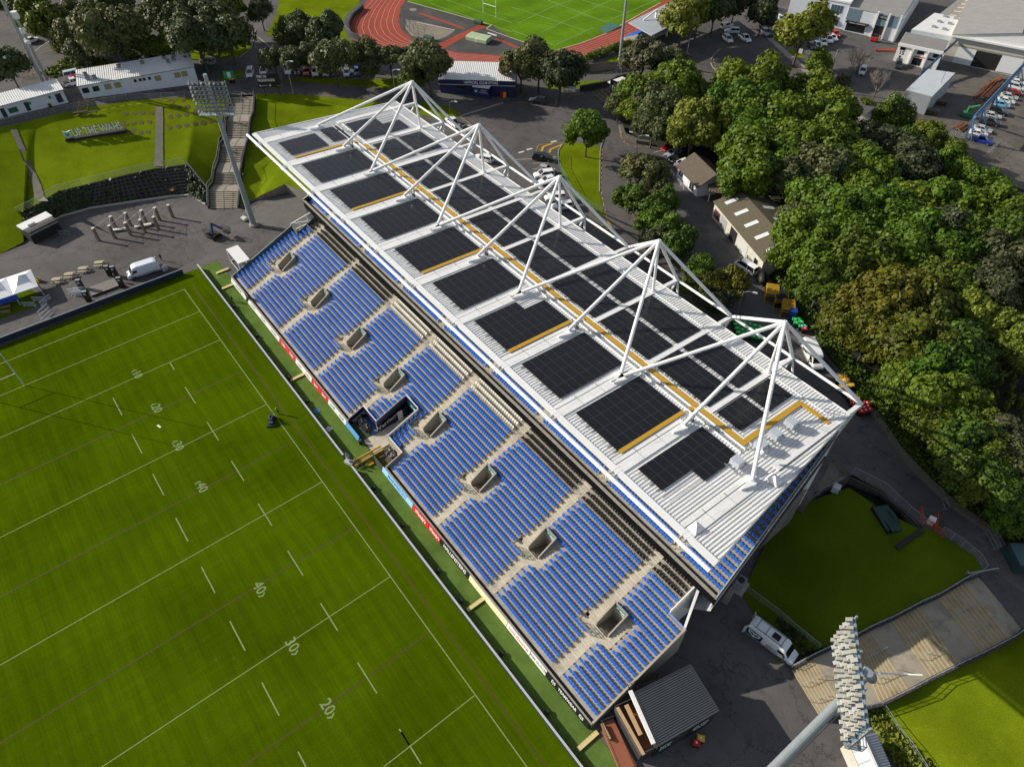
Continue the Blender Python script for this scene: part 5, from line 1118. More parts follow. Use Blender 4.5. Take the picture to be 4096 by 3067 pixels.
# painted lines
mb = MB()
def pl(pts, wd, mi, z=.045, dash=None):
    q = [G(*p, z) for p in pts]
    for a, b in zip(q, q[1:]):
        d = b-a; Ld = d.length; d.normalize(); nn = Vector((-d.y,d.x,0)).normalized()*wd/2; s = 0
        while s < Ld:
            e_ = min(s+(dash[0] if dash else Ld), Ld); p, r = a+d*s, a+d*e_; mb.face(p-nn,r-nn,r+nn,p+nn,mi=mi); s = e_+(dash[1] if dash else 1)
D1 = (1.0,1.1)
for pts in ([(1,0,812),(1,300,805),(1,600,824),(1,900,846),(1,1170,862)],[(1,760,735),(1,1000,745),(1,1240,768)],[(0,640,1000),(0,1100,905),(0,1600,848),(0,1960,828)],[(0,720,868),(0,1300,790),(0,1640,745)],[(2,480,838),(2,660,798)],[(2,778,1285),(2,768,1656)],[(6,772,0),(6,790,100),(6,830,260),(6,885,370)],[(6,1018,90),(6,1055,240),(6,1078,345)],[(2,995,1480),(2,998,1640)],[(2,930,1130),(2,940,1180),(2,980,1240),(2,1080,1270),(2,1200,1270)],[(2,1735,510),(2,1760,590),(2,1830,640),(2,1900,675)],[(2,1730,490),(2,1800,420),(2,2060,392)],[(2,1400,640),(2,1780,632)],[(3,60,400),(3,230,560),(3,480,790),(3,870,1140)],[(1,1750,970),(1,1760,985)],[(2,590,650),(2,900,612)]):
    pl(pts, .17, 0, dash=D1)
for pts in ([(0,680,868),(0,762,860),(0,752,955),(0,668,962),(0,680,868)],[(0,690,885),(0,755,905)],[(0,685,915),(0,752,930)],[(0,755,870),(0,680,905)],[(0,752,905),(0,676,940)],[(2,690,795),(2,840,765),(2,920,830),(2,838,912),(2,690,795)],[(2,730,790),(2,855,890)],[(2,770,782),(2,875,868)],[(2,810,772),(2,900,845)],[(2,0,883),(2,380,905),(2,382,860)],[(2,205,1305),(2,230,1250),(2,480,1225)],[(1,1760,1005),(1,1870,1090)],[(6,690,335),(6,840,250)],[(6,770,355),(6,850,300)],[(6,840,260),(6,880,370)],[(0,310,470),(0,500,418)],[(0,180,525),(0,330,480)],[(0,640,540),(0,180,660)]): pl(pts, .14, 0)
for pts in ([(2,255,1305),(2,270,1265),(2,345,1240)],[(2,325,1318),(2,330,1290),(2,440,1245)]): pl(pts, .55, 0)
for pts in ([(2,0,1378),(2,180,1372)],[(2,180,1410),(2,370,1403)],[(2,352,1358),(2,380,1352)],[(2,180,1461),(2,240,1458)],[(2,1222,1316),(2,1290,1299)],[(2,1258,1353),(2,1325,1341)],[(2,1298,1394),(2,1350,1384)],[(2,1338,1434),(2,1395,1424)],[(0,150,515),(0,260,482)],[(0,300,445),(0,360,395),(0,450,345)],[(1,0,310),(1,80,370),(1,150,435)],[(0,1160,270),(0,1310,235)],[(0,1180,305),(0,1310,268)],[(1,1770,995),(1,2130,885)]): pl(pts, .13, 1)
for x, y in ((360,1222),(150,1287),(80,1313)): pl([(2,x-24,y+6),(2,x+24,y-6)], .5, 1)
def trk(o, i, t): return tuple(Vector(o).lerp(Vector(i), t))
for lane in range(1,8):
    t = lane/8
    O = [(1,970,0),(1,890,90),(1,830,175),(1,805,240),(1,825,310),(1,900,370),(1,1000,392),(1,1200,420),(1,1480,470),(1,1700,540),(1,2208,588)]; I = [(1,1285,0),(1,1242,80),(1,1225,185),(1,1240,230),(1,1275,285),(1,1350,340),(1,1420,370),(1,1500,400),(1,1600,425),(1,1750,458),(1,2208,487)]
    pl([(1,o[1]+(i_[1]-o[1])*t,o[2]+(i_[2]-o[2])*t) for o, i_ in zip(O,I)], .09, 2, .05)
    O = [(2,250,600),(2,480,556),(2,760,460),(2,1000,380),(2,1200,300)]; I = [(2,320,470),(2,400,440),(2,640,365),(2,840,285),(2,960,215)]
    pl([(2,o[1]+(i_[1]-o[1])*t,o[2]+(i_[2]-o[2])*t) for o, i_ in zip(O,I)], .09, 2, .05)
pl([(1,1305,14),(1,1960,196),(1,2030,216),(1,1985,250),(2,0,330),(2,335,447),(2,600,372),(2,800,295),(2,930,222),(2,1280,25)], .28, 3, .055)
for pts in ([(2,0,65),(2,280,150),(2,640,270)],[(2,0,265),(2,375,395)],[(2,380,385),(2,700,240)],[(2,250,280),(2,860,0)],[(2,45,205),(2,350,60),(2,530,0)],[(2,300,0),(2,600,115),(2,800,190)],[(1,1640,0),(1,2208,200)],[(1,1500,30),(1,2208,280)],[(2,800,195),(2,1250,0)],[(2,600,0),(2,960,110)]): pl(pts, .14, 4, .055)
tag(mb.build('road_markings', [YEL, LINEW, M('track line',(.55,.42,.40),.8), M('pale edging',(.52,.47,.36),.85), M('pale turf line',(.28,.42,.20),.9)]), kind='structure')
mb = MB()
for pts in ([(2,1715,545),(2,1735,585),(2,1800,635),(2,1925,692)],[(2,1715,520),(2,1740,470),(2,1790,425)],[(2,815,1152),(2,790,1200),(2,768,1262),(2,762,1300)],[(2,760,1300),(2,755,1656)],[(2,400,1350),(2,400,1300),(2,440,1240)],[(0,2205,260),(0,2170,420),(0,2060,500)],[(1,1770,1003),(1,2130,893)]):
    q = [G(*p,.06) for p in pts]
    for a, b in zip(q,q[1:]): mb.beam(a,b,.22,.16)
tag(mb.build('kerb', [M('kerb stone',(.26,.245,.21),.9)]), kind='structure')
# ================================================================ vehicles
GL2 = M('car glass', (.010,.013,.016), .06, spec=.9); LAMP = M('headlight glass',(.65,.66,.66),.15); TAIL = M('tail light',(.32,.012,.012),.25); RIM = M('wheel rim',(.35,.35,.36),.3,.6)
def paint(h): return M('car paint '+h, h, .28, .0, spec=.6, coat=.6)
PROTO = {}
def loft(mb, rings, mi=0):
    n = len(rings[0]); o = len(mb.v); vs = [p for r in rings for p in r]
    fs = [(i*n+j,(i+1)*n+j,(i+1)*n+(j+1)%n,i*n+(j+1)%n) for i in range(len(rings)-1) for j in range(n)]
    fs += [tuple(range(n)), tuple(range(len(rings)*n-1,(len(rings)-1)*n-1,-1))]; mb.add(vs, fs, mi)
SPEC = {  # length, width, (x, belt height) along the body, greenhouse x: rear bottom, rear top, front top, front bottom, roof height
 'hatch': (4.0,1.70,[(-2,.62),(-1.95,.86),(-1.4,.92),(.75,.92),(1.6,.80),(1.92,.66),(2,.5)],(-1.9,-1.35,.1,.95,1.48)),
 'sedan': (4.6,1.78,[(-2.3,.62),(-2.25,.90),(-1.5,.94),(.85,.92),(1.8,.80),(2.2,.66),(2.3,.5)],(-1.75,-1.0,.15,1.1,1.44)),
 'suv': (4.7,1.86,[(-2.35,.7),(-2.3,1.0),(-1.6,1.08),(.9,1.06),(1.9,.98),(2.25,.82),(2.35,.6)],(-2.25,-1.9,.2,1.1,1.70)),
 'ute': (5.3,1.86,[(-2.65,.7),(-2.62,1.05),(-.95,1.06),(1.1,1.08),(2.2,1.0),(2.55,.85),(2.65,.6)],(-.95,-.75,.45,1.3,1.78)),
 'minivan': (4.9,1.75,[(-2.45,.75),(-2.4,1.1),(-1,1.14),(1.3,1.12),(2.1,1.02),(2.38,.8),(2.45,.5)],(-2.4,-2.2,1.0,2.0,1.98)),
}
def wheels(e, L_, W_, r=.34, xs=None):
    for x in (xs or (-L_*.29, L_*.31)):
        for s in (-1,1):
            mb = MB(); mb.tube((0,-.11,0),(0,.11,0),r,n=14,mi=0); mb.tube((0,s*.112,0),(0,s*.12,0),r*.62,n=12,mi=1)
            o = mb.build('wheel', [RUBBER, RIM], e); o.location = (x, s*(W_/2-.13), r)
def make_car(kind):
    L_, W_, body, gh = SPEC[kind]; e = thing('parked_car', 'car', 'car'); w = W_/2
    mb = MB(); mb.smooth = False; rings = []
    for x, z in body:
        t = 1-max(0,abs(x)/(L_/2)-.72)*.55; ww = w*t; lo = .24 if abs(x) < L_/2-.15 else .36
        rings.append([(x,-ww*.96,lo),(x,-ww,lo+.16),(x,-ww,z-.20),(x,-ww*.93,z-.04),(x,-ww*.80,z),(x,ww*.80,z),(x,ww*.93,z-.04),(x,ww,z-.20),(x,ww,lo+.16),(x,ww*.96,lo)])
    loft(mb, rings, 0)
    rb, rt, ft, fb, rh = gh; zb = max(z for x, z in body)-.03; wt = w*.76; wb = w*.90
    # roof skin with its crown, and the pillars
    rr = [[(x,-wt*k,rh-.05),(x,-wt*k*.7,rh),(x,wt*k*.7,rh),(x,wt*k,rh-.05),(x,wt*k,rh-.09),(x,-wt*k,rh-.09)] for x, k in ((rt-.05,.95),(rt+.3,1.0),((rt+ft)/2,1.01),(ft-.3,1.0),(ft+.05,.95))]
    loft(mb, rr, 0)
    for s in (-1,1):
        for (xa, xb) in ((rb,rt),(fb,ft)): mb.beam((xa,s*wb,zb),(xb,s*wt,rh-.06),.09,.09,0)
        xm = (rt+ft)/2-.1; mb.beam((xm,s*(wb+.005),zb),(xm,s*(wt+.012),rh-.06),.07,.09,0)
        mb.bx(fb-.35,fb-.15,s*(w+.02)-.1,s*(w+.02)+.1,zb-.02,zb+.13,0)
    if kind == 'ute':
        mb.bx(-2.5,-1.0,-w*.82,w*.82,1.064,1.075,1)
    mb.bx(L_/2-.04,L_/2+.02,-w*.5,w*.5,.36,.52,1)
    mb.build('body', [paint('e8e8e6'), DARK], e)
    mb = MB(); mb.add([(rb,-wb,zb),(rb,wb,zb),(fb,wb,zb),(fb,-wb,zb),(rt,-wt,rh-.07),(rt,wt,rh-.07),(ft,wt,rh-.07),(ft,-wt,rh-.07)],[(0,1,5,4),(1,2,6,5),(2,3,7,6),(3,0,4,7),(4,5,6,7)])
    mb.build('windows', [GL2], e)
    wheels(e, L_, W_)
    for s in (-1,1):
        mb = MB(); mb.bx(L_/2-.30,L_/2-.06,s*w*.62-.17,s*w*.62+.17,.60,.74); mb.build('headlight', [LAMP], e)
        mb = MB(); mb.bx(-L_/2-.015,-L_/2+.12,s*w*.74-.13,s*w*.74+.13,.66,.86); mb.build('tail_light', [TAIL], e)
    return e
def make_van(L_=6.1, W_=2.02, H_=2.55):
    e = thing('parked_van', 'van', 'van'); w = W_/2; h = L_/2; mb = MB(); rings = []
    for x, z, k in ((-h,2.2,.94),(-h+.08,H_-.12,.98),(-h+.5,H_,1),(.9,H_,1),(1.5,H_-.14,.99),(1.75,2.12,.98),(2.25,1.28,.96),(h-.3,1.10,.93),(h-.05,.85,.86),(h,.6,.82)):
        ww = w*k; tp = .84 if z > 1.5 else .9; rings.append([(x,-ww*.97,.32),(x,-ww,.5),(x,-ww,min(z-.12,1.5)),(x,-ww*(tp+.10),z-.16),(x,-ww*tp,z),(x,ww*tp,z),(x,ww*(tp+.10),z-.16),(x,ww,min(z-.12,1.5)),(x,ww,.5),(x,ww*.97,.32)])
    loft(mb, rings, 0); 
    for s in (-1,1): mb.bx(1.75,1.95,s*(w+.12)-.1,s*(w+.12)+.1,1.25,1.6,1)
    mb.bx(h-.03,h+.03,-w*.7,w*.7,.36,.62,1)
    for s in (-1,1): mb.bx(-2.6,2.4,s*(w+.005)-.01,s*(w+.005)+.01,.5,.62,1)
    mb.build('body', [paint('e8e8e6'), DARK], e)
    mb = MB(); mb.add([(1.80,-w*.84,2.06),(1.80,w*.84,2.06),(2.29,w*.86,1.30),(2.29,-w*.86,1.30)],[(0,3,2,1)]); mb.v = [(x+.025,y,z+.025) for x,y,z in mb.v]; mb.build('windscreen', [GL2], e)
    for s in (-1,1): mb = MB(); mb.bx(.95,1.75,s*(w*.99)-.02,s*(w*.99)+.02,1.35,1.9); mb.build('side_window', [GL2], e)
    wheels(e, L_, W_, .36, (-1.9,1.95))
    for s in (-1,1):
        mb = MB(); mb.bx(h-.32,h-.08,s*w*.66-.14,s*w*.66+.14,.78,.98); mb.build('headlight', [LAMP], e)
        mb = MB(); mb.bx(-h-.015,-h+.05,s*w*.86-.07,s*w*.86+.07,.9,1.35); mb.build('tail_light', [TAIL], e)
    return e
def vehicle(kind, col, k, x1, y1, x2, y2, label, group=None, low=False, cat=None, zz=.55):
    """tail seen at (x1, y1), nose at (x2, y2)"""
    f_ = (lambda *a: L(*a, zz)) if low else (lambda *a: G(*a, zz))
    a, b = f_(k,x1,y1), f_(k,x2,y2); c = (a+b)/2; z0 = 0 if low else UP(c.x,c.y); rz_ = math.atan2(b.y-a.y,b.x-a.x)
    nm = 'parked_van' if kind == 'van' else 'parked_car'; cat = cat or ('van' if kind in ('van','minivan') else 'pickup' if kind == 'ute' else 'car')
    if kind not in PROTO: PROTO[kind] = make_van() if kind == 'van' else make_car(kind); r = PROTO[kind]; r.location = (c.x,c.y,z0); r.rotation_euler = (0,0,rz_)
    else: r = dup(PROTO[kind], (c.x,c.y,z0), rz_)
    if 'group' in r: del r['group']
    tag(r, label, cat, group)
    bd = [o for o in r.children if o.name.startswith('body')][0]; bd.material_slots[0].link = 'OBJECT'; bd.material_slots[0].material = paint(col)
    return r
W_, SV, RD, BK, GY = 'e6e7e6', 'a2a6aa', 'a3161c', '14161a', '4c5056'
CARS = [('hatch',W_,0,215,365,335,330,'white hatchback alone in the car park beside the tall pole at the top left'),('ute',W_,0,770,8,880,20,'white pickup cut by the top edge of the car park'),('suv',SV,0,1085,150,1010,110,'silver car half hidden under the open crowned tree'),
 ('sedan',BK,0,1330,480,1205,520,'black car behind the long white building'),('suv','8b97a0',0,1830,540,1755,525,'grey green car at the right end of the long white building'),('suv','dfe3e8',0,2165,600,2150,665,'white car by the green exit sign at the gate'),
 ('minivan','c8d4ea',0,600,655,680,640,'blue and white van left of the long white building'),('hatch',RD,0,630,690,695,665,'red car between a blue van and a white pickup'),('ute',W_,0,590,725,690,700,'white pickup nearest the gap between the two white buildings'),
 ('suv',W_,1,75,585,60,650,'white car at the left end of the row under the trees'),('suv',W_,1,285,575,275,640,'white car partly hidden behind the second tree trunk'),('hatch','5c1020',1,360,585,355,645,'dark maroon car beside the red one under the trees'),('hatch',RD,1,440,585,432,655,'bright red car under the third tree of the row'),('suv',W_,1,520,590,510,655,'tall white car right of the red one under the trees'),('sedan','d9dadb',1,612,590,600,655,'pale car behind the widest tree of the row'),('hatch','3a0d12',1,690,590,682,655,'dark car in the shade right of the widest tree'),('hatch','f0f1f0',1,790,595,778,665,'white hatchback in a lit gap of the row beside the blue car'),('hatch','1c4fae',1,875,585,868,655,'bright blue car at the right end of the row under the trees'),
 ('ute',W_,1,1760,1110,1635,1005,'white double cab pickup behind the first two masts'),('suv',W_,1,2040,1390,1890,1350,'white car under the second mast stays'),
 ('suv','23262c',2,305,885,140,860,'dark grey car parked in the shade beside the club store'),('suv','10131f',2,175,1350,350,1370,'navy black car beside the yellow chevrons'),('hatch',SV,2,235,1450,355,1475,'silver hatchback, first of the white row below the navy car'),('suv',W_,2,360,1500,190,1515,'white car with a dark sunroof below the silver hatchback'),('hatch',W_,2,365,1540,240,1570,'white hatchback third in the row beside the lawn island'),
 ('suv',W_,6,460,40,285,55,'white car seen between the third mast legs, upper one'),('suv',W_,6,505,115,355,130,'white car seen between the third mast legs, lower one'),
 ('suv','8e1016',2,1425,1245,1290,1300,'red car at the top of the four parked by the forest'),('sedan','9aa0a8',2,1455,1300,1320,1345,'grey car second of the four parked by the forest'),('hatch',BK,2,1490,1350,1350,1390,'black car third of the four parked by the forest'),('hatch',W_,2,1530,1390,1395,1435,'white car nearest the brown roofed house'),
 ('suv','d5d8de',2,1800,235,1900,215,'white and red car at the back of the four on the wide road'),('suv','d8dde8',2,1960,275,1835,265,'white and blue car second of the four on the wide road'),('suv',W_,2,1815,300,1905,380,'white car with canopy nearest the road bend'),('ute',W_,2,1960,300,2055,365,'white pickup at the right of the four on the wide road'),('ute',SV,2,2150,250,2215,310,'silver pickup alone beside the hedge like tree'),
 ('ute','3a4146',3,5,250,35,320,'dark green grey pickup at the kerb by the blue sign'),('hatch',BK,3,350,370,400,430,'black car under the yellow green tree'),('hatch','dfe3ea',3,400,370,450,410,'small white car beside the black one at the yellow green tree'),('sedan',W_,3,450,330,500,400,'white car second in the row before the blue office'),('suv',W_,3,490,310,550,375,'white car third in the row before the blue office'),('sedan','f0f0f0',3,520,300,590,350,'white car beside the red one before the blue office'),('hatch','b8141a',3,550,265,615,325,'red car nearest the blue office'),
 ('suv','22272a',3,1130,520,1120,600,'dark car beside the white numbered building'),('suv','c9ccd0',3,830,580,800,650,'white car behind the two bare trees'),('hatch','d4d8dd',3,1050,830,1105,900,'silver white hatchback beside the grey shed'),('ute','12151a',3,990,955,860,1000,'black pickup parked by the footpath'),('hatch','1f3f9a',3,1000,995,950,1055,'blue hatchback beside the black pickup at the kerb'),
 ('sedan',W_,3,2090,700,2208,725,'white car at the top of the yard row'),('suv','c5cacf',3,2085,735,2205,770,'silver car second in the yard row'),('hatch','b3121a',3,2055,790,2195,810,'red car in the yard row'),('sedan','b9bec2',3,2010,815,2150,850,'silver grey car below the red one in the yard row'),('sedan',W_,3,1965,850,2140,890,'large white car above the pale blue one'),('hatch','6fb2d8',3,1945,885,2090,920,'pale blue hatchback in the yard row'),('suv','15181d',3,1920,945,2060,985,'black car below the pale blue one'),('sedan','bfc3c7',3,1855,980,2010,1015,'silver car below the black one in the yard row'),('ute','262c30',3,1835,1035,1995,1075,'dark pickup in the middle of the yard row'),('sedan','aeb3b8',3,1765,1090,1935,1140,'silver car near the lower end of the yard row'),('sedan',W_,3,1735,1130,1890,1170,'white car next to the blue truck'),('ute','16308f',3,1745,1180,1940,1240,'blue pickup at the lower end of the yard row'),
 ('suv','d4d8de',3,955,1185,1010,1245,'white car half hidden by trees at the end of the footpath'),('hatch',W_,3,1320,1520,1370,1560,'white car under the trees below the yard'),('suv','8e969b',3,1360,1560,1440,1610,'grey car under the trees below the yard'),('hatch','f2f2f2',3,1850,1550,1935,1580,'white hatchback by the leaning pole at the right'),('hatch','3a3f46',3,1790,1490,1865,1520,'dark car beside the white hatchback by the leaning pole'),('hatch','1f8f8a',2,2110,720,2175,735,'teal car peeping over the forest edge'),
 ('minivan','e9e9e7',6,2090,700,1945,605,'white minivan beside the workshop corner'),]
for kind, col, k, x1, y1, x2, y2, lab in CARS: vehicle(kind, col, k, x1, y1, x2, y2, lab)
v1 = vehicle('van','d9dee4',4,1345,640,1110,715,'white high roofed van parked behind the navy hoarding with its back doors open',low=True,zz=.8)
for s in (-1,1): mb = MB(); mb.obx((-3.05,s*.95,.5),.06,.95,1.7,s*.5); mb.build('rear_door', [paint('d9dee4')], v1)
v2 = vehicle('van',W_,7,330,1300,440,1520,'white van with green lettering on the rear road behind the masts',zz=.9)
mb = MB(); mb.bx(-1.9,-.3,-1.04,-1.012,1.0,1.35); mb.build('side_stripe', [hx('5aa06a')], v2); mb = MB(); mb.bx(-3.075,-3.05,-.8,.8,1.0,1.7); mb.build('rear_stripe', [hx('3f9a5a')], v2)
v3 = vehicle('van','dfe3e6',14,2090,450,2410,690,'white van with a green and navy crest, a solar panel on its roof',low=True,zz=1.0); v3.scale = (1.08,1,1.0)
mb = MB(); mb.bx(-.35,.55,-.42,.42,2.56,2.61); mb.build('roof_panel', [PVM], v3)
mb = MB()
for s in (-1,1): mb.beam((-2.4,s*.72,2.62),(1.2,s*.72,2.62),.05,.06)
for x in (-2.2,-1,1.0): mb.beam((x,-.72,2.58),(x,.72,2.58),.05,.06)
mb.build('roof_rack', [DARK], v3)
mb = MB(); yy = -1.03
mb.face((-3.0,yy,.55),(-1.0,yy,.55),(-1.0,yy,2.0),(-3.0,yy,2.0)); mb.mi = 1
mb.face((-2.8,yy-.01,1.9),(-2.0,yy-.01,1.75),(-1.2,yy-.01,1.9),(-1.3,yy-.01,1.2),(-2.0,yy-.01,.65),(-2.7,yy-.01,1.2)); mb.mi = 2
mb.face((-2.6,yy-.02,1.75),(-2.05,yy-.02,1.5),(-2.05,yy-.02,.95),(-2.5,yy-.02,1.25)); mb.face((-1.95,yy-.02,1.5),(-1.4,yy-.02,1.75),(-1.5,yy-.02,1.25),(-1.95,yy-.02,.95))
mb.build('crest', [hx('1c1f5a'), hx('dfe3e6'), hx('1f8a4c')], v3)
text('OFFICIAL\nCLUB VAN', .34, (.35,-1.04,1.05), (1,0,0), (0,0,1), hx('23303a'), v3)
text('ONE NZ', .26, (2.62,0,1.06), (0,1,0), (-.5,0,1), hx('23303a'), v3)
# ================================================================ buildings, poles and yard things on the outer ground
class Bld:
    """a building frame: A and B are the two ends of its front on the ground, seen in the photograph; u along the front, v into the depth"""
    def __init__(s, A, B, name, label, cat='building', level=False):
        s.A = A.copy(); d = B-A; s.L = math.hypot(d.x,d.y); s.a = math.atan2(d.y,d.x); 
        s.e = thing(name, label, cat, (A.x,A.y,A.z-.0), s.a)
        s.flip = -1 if (Matrix.Rotation(-s.a,2)@Vector((CAM.x-A.x,CAM.y-A.y))).y > 0 else 1
    def bx(s, mb, u0, u1, v0, v1, z0, z1, mi=None):
        a, b = sorted((v0*s.flip, v1*s.flip)); mb.bx(u0,u1,a,b,z0,z1,mi)
    def pt(s, u, v, z): return Vector((u, v*s.flip, z))
    def quad(s, mb, *p, mi=None):
        q = [s.pt(*x) for x in p]; mb.face(*(q if s.flip > 0 else q[::-1]), mi=mi)
    def part(s, mb, name, mats): return mb.build(name, mats, s.e)
    def win(s, u, z, w_, h, mat=None, frame=None, face=0.0, name='window', bars=2):
        mb = MB(); s.bx(mb,u,u+w_,face-.05,face-.003,z,z+h,0); o = mb.build(name, [frame or DARK], s.e)
        mb = MB()
        for i in range(bars): s.bx(mb,u+.06+(w_-.06)*i/bars,u+(w_-.06)*(i+1)/bars,face-.06,face-.052,z+.06,z+h-.06,0)
        c_ = mb.build('pane', [mat or GL2], o); return o
    def wallside(s, mb, h, dep, mi=0): s.bx(mb,0,s.L,0,dep,-1.2,h,mi)
RIBW = M('white ribbed roofing', (.74,.74,.73), .5, noise=(.4,.3), col2=(.62,.62,.61)); RIBG = M('grey ribbed roofing', (.30,.29,.275), .7, noise=(.5,.3), col2=(.2,.195,.185)); RIBB = M('brown corrugated roofing', (.16,.125,.09), .8, noise=(1.2,.3), col2=(.10,.08,.06)); RIBO = M('mossy brown roofing', (.135,.115,.075), .9, noise=(1.4,.3), col2=(.085,.07,.045)); RIBS = M('grey blue zinc roofing', (.38,.41,.44), .55, noise=(.4,.3), col2=(.30,.32,.35))
WALLW = M('white wall', (.62,.66,.72), .7, noise=(.8,.3), col2=(.54,.57,.62)); WALLC = M('cream wall', (.55,.53,.46), .8, noise=(.8,.3), col2=(.42,.40,.34))
def ribroof(b, u0, u1, v0, v1, z0, z1, mat, name='roof', ov=.25, pitch=.5, th=.1, parent=None, edge=None):
    """a ribbed sheet from the eave (v0, z0) up to (v1, z1), ribs running with the slope"""
    mb = MB(); n_ = max(2,int((u1-u0+2*ov)/pitch)); st = (u1-u0+2*ov)/n_; dz = .07
    for i in range(n_):
        a = u0-ov+i*st; k = [(a,0),(a+st*.55,0),(a+st*.65,dz),(a+st*.9,dz),(a+st,0)]
        for (p,h0),(q,h1) in zip(k,k[1:]): b.quad(mb,(p,v0,z0+h0),(q,v0,z0+h1),(q,v1,z1+h1),(p,v1,z1+h0))
    for v, z in ((v0,z0),(v1,z1)): b.quad(mb,(u0-ov,v,z-th),(u1+ov,v,z-th),(u1+ov,v,z+.02),(u0-ov,v,z+.02),mi=1)
    for u in (u0-ov,u1+ov): b.quad(mb,(u,v0,z0-th),(u,v1,z1-th),(u,v1,z1+.02),(u,v0,z0+.02),mi=1); b.quad(mb,(u,v0,z0+.02),(u,v1,z1+.02),(u,v1,z1-th),(u,v0,z0-th),mi=1)
    b.quad(mb,(u0-ov,v1,z1-th),(u1+ov,v1,z1-th),(u1+ov,v0,z0-th),(u0-ov,v0,z0-th),mi=1)
    return mb.build(name, [mat, edge or DARK], parent or b.e)
# long white building
b = Bld(G(0,722,855), G(0,1640,732), 'office_building', 'long white single storey building with a ribbed white roof above the bank')
L1 = b.L+2.2; mb = MB(); b.bx(mb,0,L1,0,8.2,-1.5,3.25); b.part(mb,'wall',[WALLW])
ribroof(b,0,L1,-.15,8.5,3.28,3.9,RIBW)
for fx, w_ in ((.02,1.5),(.115,1.5),(.225,1.5),(.315,1.5),(.50,.7),(.548,.7),(.585,.7),(.635,.7),(.695,1.5),(.885,1.5),(.955,1.4)): b.win(fx*b.L,1.3 if w_ > 1 else 1.9,w_,1.25 if w_ > 1 else .7,M('yellowish blind',(.30,.26,.10),.5) if .65 > fx > .2 and w_ > 1 or fx > .65 else None)  # some panes get an even yellowish colour
for i, (fx, v) in enumerate(((.085,4.6),(.10,2.2),(.165,2.0),(.40,6.0),(.62,6.0),(.865,4.3),(.835,7.0),(.93,7.3),(.92,5.2))):
    q_ = b.pt(fx*b.L,v,3.6); w_ = b.e.location+Matrix.Rotation(b.a,3,'Z')@q_
    e = thing('roof_unit', f'small dark air conditioner on the long white roof, {ORD[i]} from its left end', 'air conditioner', w_, b.a, 'air conditioners on the long white roof'); mb = MB(); mb.bx(-.45,.45,-.3,.3,.1,.85); mb.build('casing', [M('grey unit',(.18,.18,.19),.5)], e); mb = MB(); mb.bx(-.4,.4,-.25,.25,.852,.87); mb.bx(-.5,.5,-.35,.35,0,.1,1); mb.build('fan_grille', [BLACK, GALV], e)
# low white block with dark doors at the left edge
b = Bld(G(0,0,1025), G(0,592,886), 'clubroom_block', 'low white block with dark doors and a ribbed roof at the left edge'); X0 = -14
mb = MB(); b.bx(mb,X0,b.L,0,5.0,-1.5,2.9); b.part(mb,'wall',[WALLW]); ribroof(b,X0,b.L,-.7,5.3,2.95,3.5,RIBW)
for u, w_ in ((.06,.9),(.40,.9),(.86,1.3)): mb = MB(); b.bx(mb,u*b.L,u*b.L+w_,-.06,-.003,0,2.1); b.part(mb,'door',[M('navy door',(.02,.025,.04),.5)])
for u, w_, z, col in ((.16,2.0,.5,'1f5a3c'),(.46,.6,1.3,'2a8a50'),(.76,.6,1.4,'2a8a50'),(.0,.6,1.2,'2a8a50')): mb = MB(); b.bx(mb,u*b.L,u*b.L+w_,-.05,-.003,z,z+1.2 if w_ > 1 else z+.7); b.part(mb,'wall_panel',[hx(col)])
for x, col, lab in ((398,'7a1420','maroon'),(438,'d8a818','yellow')):
    p = G(0,x,925); e = thing('wheelie_bin', f'{lab} bin against the low white block', 'bin', p, b.a, 'bins by the low white block'); mb = MB(); mb.bx(-.28,.28,-.3,.3,.05,.95); mb.build('body',[BLACK],e); mb = MB(); mb.bx(-.31,.31,-.34,.34,.952,1.05); mb.build('lid',[hx(col)],e)
# navy club store
NV = M('navy store wall', (.016,.020,.10), .55, noise=(1.0,.3), col2=(.012,.015,.075))
b = Bld(G(1,1592,800), G(2,25,842), 'club_store', 'navy blue shop building with a white ribbed roof and a long sign under the trees')
mb = MB(); b.bx(mb,0,b.L,0,8.5,-1,3.5); b.part(mb,'wall',[NV]); ribroof(b,0,b.L,-.6,9,3.75,4.5,RIBW)
mb = MB(); b.bx(mb,-.1,b.L+.1,-.55,-.35,2.55,3.7); b.part(mb,'fascia',[NV]); mb = MB(); b.bx(mb,-.15,b.L+.15,-.62,-.30,2.45,2.545); b.part(mb,'white_trim',[WHITE])
text('OFFICIAL CLUB STORE', .95, b.pt(b.L*.56,-.57,3.12), (1,0,0), (0,0,1), SW, b.e, fit=b.L*.44, bold=.02)
mb = MB(); q = [(.32,3.5),(.345,3.3),(.37,3.5),(.36,2.95),(.345,2.75),(.33,2.95)]; mb.face(*[b.pt(u*b.L,-.565,z) for u, z in q][::-1]); mb.face(*[b.pt(u*b.L,-.565,z) for u, z in q]); b.part(mb,'crest',[hx('bcd0c8')])
b.win(b.L*.22,1.0,2.6,1.0); mb = MB(); b.bx(mb,b.L*.92,b.L*.97,-.05,-.003,0,2.1); b.part(mb,'door',[DARK])
b2 = Bld(G(1,1872,832), G(1,2010,852), 'ticket_booth', 'small navy booth with a white flat roof in front of the club store', 'booth'); mb = MB(); b2.bx(mb,0,b2.L,0,2.4,-.3,2.5); b2.part(mb,'wall',[NV]); mb = MB(); b2.bx(mb,-.1,b2.L+.15,-.15,2.6,2.504,2.68); b2.part(mb,'roof',[WHITE])
